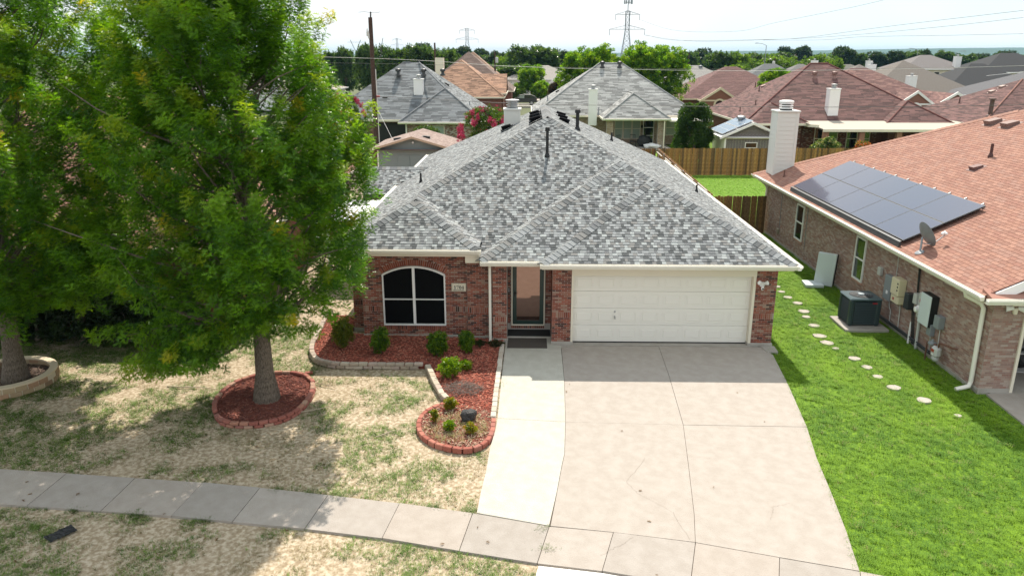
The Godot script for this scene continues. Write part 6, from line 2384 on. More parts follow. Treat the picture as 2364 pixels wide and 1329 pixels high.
	for q: Vector3 in [Vector3(18.0, 3.7, -46.5), Vector3(17.0, 3.1, -47.5), Vector3(19.5, 4.65, -51.0), Vector3(20.0, 4.9, -54.0)]:
		pipe_vent(t, q, 0.45, 0.045, mat(Color(0.12, 0.06, 0.05), 0.8))
	roof_vent(t, "roof_vent", Vector3(20.2, 5.05, -52.0), plane_n(Vector3(0.607, 0, 0)), mat(Color(0.25, 0.14, 0.12), 0.6), 0.5, 0.4)
	var mr := Color(0.20, 0.075, 0.065)
	for e: Array in [[Vector3(16.1, 2.62, -42.6), Vector3(23.45, 7.08, -49.95)], [Vector3(32.35, 2.62, -42.6), Vector3(25.0, 7.08, -49.95)], [Vector3(23.45, 7.08, -49.95), Vector3(25.0, 7.08, -49.95)], [Vector3(27.0, 2.62, -41.6), Vector3(29.67, 4.24, -44.27)], [Vector3(32.35, 2.62, -41.6), Vector3(29.67, 4.24, -44.27)], [Vector3(21.0, 2.62, -41.7), Vector3(18.6, 4.07, -44.1)]]:
		ridge_line(t, e[0], e[1], mr)
	# --- maroon roof at the right edge
	t = house("rear_house", "maroon roofed house at the right edge with a tall brown flue", "", [[33.8, 56.0, -40.5, -53.5, 2.6, 0.5]], MAROONS, mat(Color(0.22, 0.085, 0.06), 0.9), M.cream)
	pipe_vent(t, Vector3(35.2, 3.2, -42.0), 1.25, 0.16, mat(Color(0.10, 0.055, 0.045), 0.7), true)
	ridge_line(t, Vector3(33.8, 2.62, -40.5), Vector3(40.3, 5.87, -47.0), Color(0.36, 0.17, 0.13))
	roof_vent(t, "roof_vent", Vector3(38.2, 4.8, -47.4), plane_n(Vector3(0.5, 0, 0)), mat(Color(0.3, 0.2, 0.17), 0.6), 0.5, 0.4)
	roof_vent(t, "roof_vent", Vector3(39.0, 5.2, -47.4), plane_n(Vector3(0.5, 0, 0)), mat(Color(0.3, 0.2, 0.17), 0.6), 0.5, 0.4)
	pipe_vent(t, Vector3(36.2, 3.8, -48.5), 0.5, 0.05, mat(Color(0.12, 0.06, 0.05), 0.8))
	# --- orange roof behind the slate one
	t = house("rear_house", "house with sunlit orange brown hip roof behind the slate grey roof", "", [[-16.5, -4.4, -79.8, -95.0, 2.6, 0.75], [-9.0, -4.2, -81.5, -90.0, 3.0, 0.55, "LR"]], ORANGES, mat(Color(0.20, 0.08, 0.06), 0.9), M.cream)
	block(t, "chimney", M.cream, -13.6, -12.5, 3.0, 7.4, -84.5, -83.4)
	roof_vent(t, "skylight", Vector3(-7.4, 5.0, -86.0), plane_n(Vector3(-0.75, 0, 0)), M.white, 0.7, 0.9, 0.1)
	ridge_line(t, Vector3(-4.4, 2.62, -79.8), Vector3(-10.45, 7.15, -85.9), Color(0.5, 0.3, 0.2))
	t = house("rear_house", "brown roofed house peeking over the orange brown roof", "", [[-18.0, -3.5, -97.0, -112.0, 2.6, 0.78]], [Color(0.20, 0.135, 0.11), Color(0.24, 0.17, 0.14), Color(0.17, 0.115, 0.095)], mat(Color(0.2, 0.08, 0.06), 0.9), M.cream)
	t = house("rear_house", "tan roofed house farthest back in the row of brown roofs", "", [[-18.0, -5.0, -118.0, -132.0, 2.8, 0.85]], [Color(0.36, 0.22, 0.15), Color(0.32, 0.2, 0.14), Color(0.40, 0.26, 0.18)], mat(Color(0.4, 0.33, 0.26), 0.9), M.cream)
	# --- maroon roof with arched gable window
	t = house("rear_house", "maroon roofed brick house with cream trimmed gables and an arched window", "", [[17.5, 33.0, -77.0, -91.0, 2.6, 0.53], [19.6, 24.2, -75.0, -82.0, 2.55, 0.55, "FB"], [24.4, 30.5, -74.5, -82.0, 2.75, 0.58, "FB"]], [MAROONS[0], MAROONS[2], MAROONS[4]], mat(Color(0.36, 0.16, 0.10), 0.9, M.mulch.albedo_texture, Vector3(1.5, 3, 1.5)), mat(Color(0.72, 0.62, 0.42), 0.7))
	arch_gable(t, 21.9, -74.97, 4.4, 3.95, mat(Color(0.36, 0.16, 0.10), 0.9, M.mulch.albedo_texture, Vector3(1.5, 3, 1.5)), mat(Color(0.72, 0.62, 0.42), 0.7))
	arch_gable(t, 27.4, -74.47, 5.6, 4.5, mat(Color(0.36, 0.16, 0.10), 0.9, M.mulch.albedo_texture, Vector3(1.5, 3, 1.5)), mat(Color(0.72, 0.62, 0.42), 0.7), false)
	# --- second maroon gabled one further right
	t = house("rear_house", "maroon roofed house with two white trimmed arched gables", "", [[31.0, 47.0, -70.0, -84.0, 2.6, 0.52], [40.0, 43.8, -67.6, -76.0, 2.6, 0.6, "FB"], [43.9, 48.0, -67.0, -76.0, 2.5, 0.6, "FB"]], [MAROONS[0], MAROONS[2], MAROONS[4], Color(0.31, 0.17, 0.14)], mat(Color(0.20, 0.095, 0.07), 0.9), M.white)
	arch_gable(t, 41.9, -67.57, 3.8, 3.9, mat(Color(0.24, 0.11, 0.08), 0.9), M.white)
	arch_gable(t, 45.95, -66.97, 4.0, 3.8, mat(Color(0.20, 0.095, 0.07), 0.9), M.white)
	# --- plainer roofs farther right
	var far: Array = [
		["grey brown hip roofed house with a white chimney beyond the maroon gables", [[47.0, 63.0, -92.0, -108.0, 2.6, 0.55]], Color(0.20, 0.175, 0.155), M.cream, Vector3(53.0, 2.9, -92.5)],
		["small grey brown hip roofed house with a pale chimney, behind the bigger one", [[50.0, 62.0, -112.0, -124.0, 2.6, 0.6]], Color(0.23, 0.2, 0.18), M.cream, Vector3(56.0, 4.2, -113.0)],
		["charcoal hip roofed house with a wide white chimney near the right edge", [[58.0, 76.0, -78.0, -94.0, 2.6, 0.42]], Color(0.14, 0.14, 0.155), M.white, Vector3(62.0, 3.2, -80.0)],
		["black roofed house with low eaves beside the grey brown one", [[62.0, 78.0, -100.0, -114.0, 2.6, 0.55]], Color(0.035, 0.037, 0.043), M.cream, Vector3.ZERO],
		["tall cream house with grey roof and a round window, far right", [[74.0, 88.0, -140.0, -152.0, 5.0, 0.45]], Color(0.22, 0.2, 0.2), mat(Color(0.7, 0.63, 0.5), 0.8), Vector3(85.0, 5.4, -141.0)],
		["two storey cream house with a black hip roof, far right", [[84.0, 101.0, -130.0, -144.0, 4.6, 0.5]], Color(0.03, 0.032, 0.038), mat(Color(0.7, 0.64, 0.52), 0.8), Vector3(98.0, 5.2, -131.0)],
		["grey slate roofed house half behind the large maroon roof", [[36.0, 50.0, -120.0, -132.0, 2.6, 0.6]], Color(0.17, 0.18, 0.19), M.cream, Vector3.ZERO],
		["grey hip roofed house with a small white chimney, right of the slate roof", [[49.0, 62.0, -140.0, -152.0, 2.6, 0.55]], Color(0.21, 0.2, 0.2), M.cream, Vector3(56.5, 4.6, -141.0)],
		["olive grey roofed house with a white chimney under the tree line", [[66.0, 80.0, -160.0, -172.0, 2.6, 0.5]], Color(0.2, 0.19, 0.165), M.cream, Vector3(76.0, 4.4, -161.0)],
		["pale grey roofed house behind the bright green tree, with two dark vents", [[18.5, 34.0, -104.0, -118.0, 2.6, 0.5]], Color(0.36, 0.345, 0.33), M.cream, Vector3.ZERO],
		["brown hip roofed house with a white chimney behind the round bright tree", [[33.0, 46.0, -98.0, -110.0, 2.4, 0.45]], Color(0.22, 0.13, 0.11), M.cream, Vector3(33.8, 3.1, -97.0)],
		["pale low house with a flat roof line at the far left", [[-52.0, -30.0, -92.0, -104.0, 2.9, 0.2]], Color(0.42, 0.36, 0.31), M.white, Vector3(-38.0, 2.9, -92.5)],
		["white walled house with a pale gabled roof far up the side street", [[-6.0, 8.5, -127.0, -139.0, 3.4, 0.4]], Color(0.40, 0.37, 0.34), M.white, Vector3.ZERO],
		["low grey house at the right end beneath the distant trees", [[100.0, 116.0, -170.0, -182.0, 2.8, 0.4]], Color(0.3, 0.28, 0.26), M.cream, Vector3.ZERO]]
	for f: Array in far:
		var h := house("distant_house", f[0], "houses beyond the back yards", f[1], [f[2]], f[3], M.white, 0.4, false)
		if f[4] != Vector3.ZERO:
			chimney(h, f[4], 1.1, 2.0, M.white, true)
		var k: Array = (f[1] as Array)[0]
		for i in 3:
			sash_window(h, Vector3(lerpf(k[0], k[1], 0.2 + 0.3 * i), k[4] - 1.2, k[2] - 0.43), u, bk, 1.1, 1.3, M.white, M.window)
		if f[2] == Color(0.14, 0.14, 0.155):
			for i in 4:
				roof_vent(h, "roof_vent", Vector3(65.0 + 1.6 * i, 5.3, -85.0), Vector3(0, 1, 0.42).normalized(), M.grey_box, 0.6, 0.4)
		if "two dark vents" in f[0]:
			turbine(h, Vector3(25.2, 5.6, -110.5), M.grey_box, 0.25)
			turbine(h, Vector3(27.0, 5.6, -110.5), M.grey_box, 0.25)
		if f[3] == M.white and f[1][0][0] == -6.0:
			arch_gable(h, 5.0, -126.6, 5.0, 4.9, M.white, M.white, false)
	# --- red roofed house behind the oaks on the left
	t = house("left_house", "red roofed brick house behind the two oaks, left of the grey roof", "", [[-26.0, -9.6, -0.6, -17.0, 2.6, 0.5]], REDS, mat(Color(0.33, 0.12, 0.085), 0.9, M.mulch.albedo_texture, Vector3(1.5, 3, 1.5)), M.cream, 0.33)
	var sp := MB.new()
	var sn := Vector3(0.5, 1, 0).normalized()
	sash_window(t, Vector3(-13.0, 1.4, -1.03), u, bk, 1.4, 1.5, M.white, M.window)
	# the flat white patio cover beside the grey roof
	var pc2 := thing("patio_cover", "flat white patio cover at the left side of the grey roofed house", "patio cover", Vector3(-7.6, 0, -7.6))
	block(pc2, "sheet", M.white, -8.5, -6.75, 2.28, 2.34, -9.6, -5.9)
	for q: Array in [[-8.4, -9.5], [-8.4, -6.0]]:
		block(pc2, "post", M.white, q[0] - 0.05, q[0] + 0.05, 0, 2.28, q[1] - 0.05, q[1] + 0.05)


func sheds() -> void:
	var bk := Vector3.BACK
	var t := thing("garden_shed", "grey green shed with a pinkish shingle gable roof left of the grey house roof", "shed", Vector3(-8.3, 0, -28.0))
	var sm := mat(Color(0.20, 0.235, 0.235), 0.75)
	block(t, "wall", sm, -10.45, -6.1, 0, 2.38, -30.6, -26.1)
	var g := MB.new()
	g.poly(PackedVector3Array([Vector3(-10.45, 2.37, -26.1), Vector3(-8.28, 3.05, -26.1), Vector3(-6.1, 2.37, -26.1)]), bk)
	put("gable_wall", g, sm, t)
	var r := hip(-10.85, -5.75, -25.75, -31.0, 2.42, 0.29, "FB")
	var d := MB.new()
	deck(d, r, 0.0, 0.06)
	put("roof", d, mat(Color(0.30, 0.19, 0.165), 0.9), t)
	var tb := MB.new()
	joined = true
	lay(tb, [], r, [], [], [Color(0.36, 0.265, 0.23), Color(0.32, 0.23, 0.20), Color(0.40, 0.30, 0.26)], [0.35], 0.16, 0.012, true, 0.006)
	joined = false
	put("shingles", tb, M.shingle, t).set_meta("kind", "stuff")
	for s in [-1.0, 1.0]:
		var rb := MB.new()
		rb.sweep(Vector3(-8.3 + s * 2.55, 2.42, -25.75), Vector3(-8.3, 3.16, -25.75), bk, v2([0, 0.01, 0.03, 0.01, 0.03, -0.12, 0, -0.12]))
		put("rake_board", rb, mat(Color(0.45, 0.32, 0.23), 0.8), t)
	for k in 2:
		block(t, "door", sm, -9.25 + 0.76 * k, -8.52 + 0.76 * k, 0.1, 2.0, -26.12, -26.07, 0.006)
	block(t, "corner_trim", M.white, -10.48, -10.4, 0, 2.35, -26.14, -26.06)
	block(t, "corner_trim", M.white, -6.15, -6.07, 0, 2.35, -26.14, -26.06)
	for x: float in [-9.4, -7.6]:
		roof_vent(t, "roof_vent", Vector3(x, r.h(x, -27.2), -27.2), plane_n(Vector3(0.29 if x < -8.3 else -0.29, 0, 0)), M.black, 0.34, 0.4, 0.14)
	var la := MB.new()
	la.lathe(Vector3(-8.28, 2.78, -26.02), [Vector2(0, -0.07), Vector2(0.06, -0.03), Vector2(0.06, 0.05), Vector2(0, 0.08)], 10)
	put("lamp", la, M.white, t)
	# shed with solar panels
	t = thing("solar_shed", "grey boarded shed with blue solar panels on its roof behind the wooden fence", "shed", Vector3(14.9, 0, -37.5))
	block(t, "wall", mat(Color(0.68, 0.64, 0.5), 0.8), 13.0, 16.9, 0, 2.15, -39.8, -36.1)
	var wm := mat(Color(0.27, 0.25, 0.245), 0.9, M.wood.albedo_texture, Vector3(4, 0.4, 4))
	var gw := MB.new()
	gw.poly(PackedVector3Array([Vector3(13.0, 2.1, -36.12), Vector3(14.95, 3.0, -36.12), Vector3(16.9, 2.1, -36.12)]), bk)
	put("gable_wall", gw, wm, t)
	for k in 20:
		var b := MB.new()
		var x := 13.1 + 0.2 * k
		b.box(Vector3(x, 1.02, -36.08), Vector3(0.18, 2.0, 0.03))
		put("board", b, wm, t)
		var gh := 2.2 + (1.95 - absf(x - 14.95)) * 0.42 - 0.15
		if gh > 2.25:
			var b2 := MB.new()
			b2.box(Vector3(x, (2.14 + gh) * 0.5, -36.08), Vector3(0.18, gh - 2.14, 0.028))
			put("board", b2, wm, t)
	block(t, "trim", M.white, 13.0, 16.9, 2.0, 2.14, -36.08, -36.03)
	for x: float in [13.02, 16.88]:
		block(t, "trim", M.white, x - 0.06, x + 0.06, 0, 2.0, -36.1, -36.035)
	sash_window(t, Vector3(14.9, 1.35, -36.04), Vector3.RIGHT, bk, 0.9, 0.8, M.white, M.window)
	r = hip(12.6, 17.3, -35.8, -40.1, 2.15, 0.44, "FB")
	d = MB.new()
	deck(d, r, 0.0, 0.06)
	put("roof", d, M.white, t)
	for s in [-1.0, 1.0]:
		var rb2 := MB.new()
		rb2.sweep(Vector3(14.95 + s * 2.4, 2.14, -35.8), Vector3(14.95, 3.2, -35.8), bk, v2([0, 0.01, 0.04, 0.01, 0.04, -0.16, 0, -0.16]))
		put("rake_board", rb2, M.white, t)
	var n := Vector3(-0.44, 1, 0).normalized()
	var up := Vector3(1, 0.44, 0).normalized()
	for i in 2:
		for j in 3:
			var c := Vector3(12.75, 2.28, -36.65 - 1.3 * j) + up * (0.6 + 1.2 * i) + n * 0.05
			var b3 := MB.new()
			b3.cbox(c, Vector3(1.16, 0.04, 1.26), 0.006, Basis(up, n, up.cross(n)))
			var fr := put("solar_panel", b3, M.steel, t)
			for q in 4:
				var b4 := MB.new()
				b4.box(c + n * 0.022 + up * (0.28 * (1 if q < 2 else -1)) + Vector3(0, 0, 0.305 * (1 if q % 2 else -1)), Vector3(0.54, 0.004, 0.59), Basis(up, n, up.cross(n)))
				put("cell", b4, mat(Color(0.16, 0.22, 0.30), 0.15), fr)
	turbine(t, Vector3(14.6, 2.98, -38.2), M.steel, 0.24)


# ---------------------------------------------------------------- poles, wires, towers
func wire(label: String, pts: Array, r := 0.014, pale := false, group := "") -> void:
	var p: Array = []
	for i in pts.size() - 1:
		var n := 10
		for k in n:
			var t := float(k) / n
			# a smooth curve through the given points
			var a: Vector3 = pts[maxi(i - 1, 0)]
			var d: Vector3 = pts[mini(i + 2, pts.size() - 1)]
			p.append((pts[i] as Vector3).cubic_interpolate(pts[i + 1], a, d, t))
	p.append(pts[pts.size() - 1])
	var b := MB.new()
	b.tube(p, r, 4)
	solo("power_line", b, M.pale_wire if pale else M.wire, label, "power line", pts[0], group)


func pole(called: String, label: String, at: Vector3, h: float, r: float, m: Material, group := "") -> Node3D:
	var t := thing(called, label, "pole", at, group)
	var b := MB.new()
	b.tube([at, at + Vector3(0, h * 0.5, 0), at + Vector3(0, h, 0)], [r * 1.2, r, r * 0.85], 10)
	put("shaft", b, m, t)
	return t


func poles() -> void:
	var at := Vector3(-11.85, 0, -33.0)
	var t := pole("utility_pole", "tall brown wooden utility pole rising right of the front oak", at, 10.2, 0.16, M.pole)
	var b := MB.new()
	b.tube([at + Vector3(0.2, 0, 0.05), at + Vector3(0.19, 6.9, 0.05)], 0.035, 7)
	put("conduit", b, M.pale_wire, t)
	b = MB.new()
	b.tube([at + Vector3(0.02, 10.1, 0.0), at + Vector3(0.05, 10.55, 0.0)], 0.05, 8)
	b.tube([at + Vector3(0.05, 10.5, 0.0), at + Vector3(-0.35, 10.55, 0.0), at + Vector3(-0.75, 10.52, 0.1)], 0.012, 5)
	b.tube([at + Vector3(0.05, 10.5, 0.0), at + Vector3(0.35, 10.48, 0.0), at + Vector3(0.7, 10.53, 0.1)], 0.012, 5)
	put("pole_top_pin", b, M.wire, t)
	for k in 2:
		b = MB.new()
		b.lathe(at + Vector3(-0.23 + 0.09 * k, 9.0 - 0.15 * k, 0.1), [Vector2(0, 0), Vector2(0.05, 0.02), Vector2(0.07, 0.1), Vector2(0.05, 0.14), Vector2(0.07, 0.24), Vector2(0.05, 0.3), Vector2(0.03, 0.5), Vector2(0, 0.52)], 10)
		put("insulator", b, M.pale_wire, t)
	b = MB.new()
	b.tube([at + Vector3(0.15, 6.9, 0), at + Vector3(0.4, 7.4, 0), at + Vector3(0.62, 7.9, 0), at + Vector3(0.7, 8.55, 0), at + Vector3(0.78, 8.9, 0)], 0.02, 6)
	b.tube([at + Vector3(0.62, 7.9, 0), at + Vector3(0.55, 8.6, 0)], 0.015, 5)
	put("cable_riser", b, M.wire, t)
	b = MB.new()
	b.cbox(at + Vector3(0.28, 5.12, 0.1), Vector3(0.25, 0.12, 0.1), 0.02)
	put("red_splice", b, mat(Color(0.45, 0.08, 0.07), 0.6), t)
	b = MB.new()
	b.cbox(at + Vector3(0.75, 5.05, 0.1), Vector3(0.36, 0.1, 0.1), 0.03)
	put("splice_case", b, M.black, t)
	b = MB.new()
	b.tube([at + Vector3(0, 4.7, 0.1), Vector3(-9.41, 2.1, -27.4), Vector3(-8.6, 0, -24.5)], 0.012, 5)
	solo("guy_wire", b, M.pale_wire, "thin guy wire slanting down from the utility pole across the grey green shed", "wire", at + Vector3(0, 4.7, 0.1))
	wire("dark cable from the utility pole across the back yards to the right edge", [Vector3(-30, 5.4, -33), at + Vector3(0, 5.12, 0.16), Vector3(-0.73, 4.62, -33), Vector3(18.6, 4.45, -33), Vector3(32.0, 4.62, -33), Vector3(50, 5.2, -33)], 0.016)
	wire("pale upper wire from the utility pole over the rear roofs", [Vector3(-34, 8.1, -31), at + Vector3(0, 7.6, 0.16), Vector3(-2.6, 7.05, -36), Vector3(5.7, 6.8, -38), Vector3(18, 6.7, -39), Vector3(36, 7.05, -40), Vector3(52, 7.8, -41)], 0.010, true)
	wire("thin dark wire farther back, just under the pale upper one", [Vector3(-34, 7.2, -60), Vector3(-16, 6.9, -62), Vector3(0.6, 6.55, -64), Vector3(30, 6.3, -66), Vector3(70, 6.9, -70)], 0.012)
	pole("distant_pole", "dark wooden pole standing behind the tan chimney", Vector3(-14.6, 0, -92.0), 9.4, 0.14, M.pole)
	var q := pole("distant_pole", "wooden pole with a pale transformer near the brown roofs", Vector3(-7.2, 0, -118.0), 8.3, 0.16, M.pole)
	b = MB.new()
	b.lathe(Vector3(-6.9, 6.4, -118.0), [Vector2(0, 0), Vector2(0.26, 0.02), Vector2(0.26, 0.85), Vector2(0.2, 0.95), Vector2(0, 0.97)], 12)
	put("transformer", b, M.pale_wire, q)
	pole("distant_pole", "thin pale pole beside the small street tree", Vector3(4.6, 0, -88.0), 5.3, 0.07, M.pale_wire)
	pole("distant_pole", "dark wooden pole in the tree line above the arched gable house", Vector3(41.0, 0, -190.0), 8.2, 0.18, M.pole)
	q = pole("distant_pole", "wooden pole with a grey transformer in the tree line, right of the bright tree", Vector3(48.2, 0, -140.0), 7.2, 0.14, M.pole)
	b = MB.new()
	b.lathe(Vector3(48.0, 5.6, -140.0), [Vector2(0, 0), Vector2(0.28, 0.02), Vector2(0.28, 0.9), Vector2(0, 0.95)], 12)
	put("transformer", b, M.pale_wire, q)
	pole("distant_pole", "dark pole under the pair of dark trees at the horizon", Vector3(69.0, 0, -190.0), 8.0, 0.17, M.pole)
	# street lamps
	for s: Array in [["street lamp with its arm to the left, over the trees behind the arched gable house", Vector3(49.2, 0, -150.0), 9.6, -1.0], ["tall street lamp with its arm to the left near the far right", Vector3(105.5, 0, -200.0), 8.9, -1.0], ["tall street lamp with its arm to the right near the right edge", Vector3(116.1, 0, -200.0), 8.2, 1.0]]:
		var sl := thing("street_lamp", s[0], "street lamp", s[1])
		b = MB.new()
		var h: float = s[2]
		b.tube([s[1], s[1] + Vector3(0, h, 0)], [0.12, 0.07], 8)
		put("shaft", b, M.grey_box, sl)
		b = MB.new()
		b.tube([s[1] + Vector3(0, h, 0), s[1] + Vector3(s[3] * 0.8, h + 0.35, 0), s[1] + Vector3(s[3] * 1.9, h + 0.5, 0)], 0.045, 6)
		put("arm", b, M.grey_box, sl)
		b = MB.new()
		b.cbox(s[1] + Vector3(s[3] * 2.1, h + 0.48, 0), Vector3(0.7, 0.14, 0.3), 0.05)
		put("lamp_head", b, M.grey_box, sl)
	pylon("lattice power pylon with two arms and an antenna cluster on top, behind the bright trees", Vector3(50.2, 0, -400.0), 29.5, 1.0, true)
	pylon("smaller lattice pylon beyond the brown roofs", Vector3(-52.4, 0, -640.0), 28.5, 1.0, false)
	pylon("tiny pylon on the horizon left of the slate roof's chimney", Vector3(-170.5, 0, -1000.0), 27.5, 0.9, false)
	var vp := thing("power_pylon", "distant V shaped pylon on the horizon between oak and utility pole", "pylon", Vector3(-202.3, 0, -900.0))
	for s in [-1.0, 1.0]:
		b = MB.new()
		b.tube([Vector3(-202.3 + s * 0.8, 0, -900), Vector3(-202.3 + s * 1.0, 12, -900), Vector3(-202.3 + s * 6.0, 23.5, -900)], 0.4, 5)
		put("leg", b, M.pylon, vp)
	b = MB.new()
	b.tube([Vector3(-212, 21, -900), Vector3(-192.6, 21, -900)], 0.22, 5)
	put("crossarm", b, M.pylon, vp)
	for w: Array in [["upper transmission line rising to the right edge of the sky", [Vector3(59.8, 17.5, -400.0), Vector3(73.0, 14.4, -380.0), Vector3(101.3, 13.9, -330.0), Vector3(109.0, 14.2, -300.0), Vector3(119.7, 16.8, -250.0), Vector3(126.0, 18.6, -190.0)]], ["middle transmission line in the sky at the right", [Vector3(59.8, 17.3, -401.0), Vector3(79.8, 13.9, -375.0), Vector3(106.2, 13.9, -320.0), Vector3(118.6, 14.6, -280.0), Vector3(127.8, 16.1, -230.0), Vector3(132.4, 17.3, -200.0)]], ["highest short transmission line crossing the top of the sky", [Vector3(56.7, 25.0, -400.0), Vector3(71.8, 19.1, -380.0), Vector3(91.6, 17.6, -340.0), Vector3(99.4, 20.1, -310.0), Vector3(110.2, 23.3, -260.0), Vector3(110.2, 24.8, -220.0)]], ["faint lowest transmission line at the right edge of the sky", [Vector3(101.3, 13.7, -331.0), Vector3(119.5, 13.4, -310.0), Vector3(126.9, 14.2, -290.0), Vector3(145.7, 14.1, -260.0), Vector3(157.7, 14.1, -240.0)]]]:
		wire(w[0], w[1], 0.05)
	wire("pale wire sloping over the black roofed houses at the right edge", [Vector3(62, 5.0, -90), Vector3(75.0, 5.6, -100), Vector3(88.0, 6.6, -112), Vector3(104.0, 6.3, -124)], 0.03, true)


func pylon(label: String, at: Vector3, h: float, s: float, antenna: bool) -> void:
	var t := thing("power_pylon", label, "pylon", at)
	var b := MB.new()
	var wide := func(y: float) -> float: return s * (3.4 - 2.4 * minf(1.0, y / 19.0))
	var levels: Array = [0.0, 4.0, 7.5, 10.5, 13.0, 15.3, 17.4, 19.6, 22.0, 24.4, 27.0, 28.8]
	for i in levels.size():
		var y: float = levels[i] * h / 29.0
		var w: float = wide.call(levels[i])
		if i < levels.size() - 1:
			var y2: float = levels[i + 1] * h / 29.0
			var w2: float = wide.call(levels[i + 1])
			for c: Array in [[-1, -1, 1, -1], [1, -1, 1, 1], [1, 1, -1, 1], [-1, 1, -1, -1]]:
				var p := at + Vector3(c[0] * w, y, c[1] * w)
				var p2 := at + Vector3(c[0] * w2, y2, c[1] * w2)
				var q := at + Vector3(c[2] * w, y, c[3] * w)
				var q2 := at + Vector3(c[2] * w2, y2, c[3] * w2)
				b.tube([p, p2], 0.13 * s, 4)
				b.tube([p, q2], 0.06 * s, 3)
				b.tube([q, p2], 0.06 * s, 3)
				b.tube([p2, q2], 0.06 * s, 3)
	put("lattice_body", b, M.pylon, t)
	for a: Array in [[19.9, 9.3, 22.0], [27.1, 6.3, 28.8]]:
		for sd in [-1.0, 1.0]:
			b = MB.new()
			var tip := at + Vector3(sd * a[1] * s, a[0] * h / 29.0, 0)
			for z in [-0.9, 0.9]:
				b.tube([at + Vector3(0, a[0] * h / 29.0, z * s), tip], 0.11 * s, 4)
				b.tube([at + Vector3(0, a[2] * h / 29.0, z * s), tip], 0.09 * s, 4)
			for k in 4:
				var f := 0.2 + 0.2 * k
				b.tube([at + Vector3(sd * a[1] * s * f, a[0] * h / 29.0, 0.9 * s * (1 - f)), at + Vector3(sd * a[1] * s * f, lerpf(a[2], a[0], f) * h / 29.0, 0.9 * s * (1 - f))], 0.05 * s, 3)
			put("arm", b, M.pylon, t)
			b = MB.new()
			b.tube([tip, tip + Vector3(-0.2 * sd, -2.9 * s, 0)], 0.12 * s, 4)
			put("insulator", b, M.pylon, t)
	if antenna:
		b = MB.new()
		b.tube([at + Vector3(0, h - 1.0, 0), at + Vector3(0, 34.6, 0)], 0.2, 6)
		put("mast", b, M.pylon, t)
		for k in 9:
			var a := TAU * k / 9.0
			b = MB.new()
			b.tube([at + Vector3(0, 33.4, 0), at + Vector3(cos(a) * 2.0, 33.4, sin(a) * 2.0)], 0.08, 4)
			b.box(at + Vector3(cos(a) * 2.1, 33.6, sin(a) * 2.1), Vector3(0.35, 2.0, 0.35))
			put("antenna", b, M.grey_box, t)


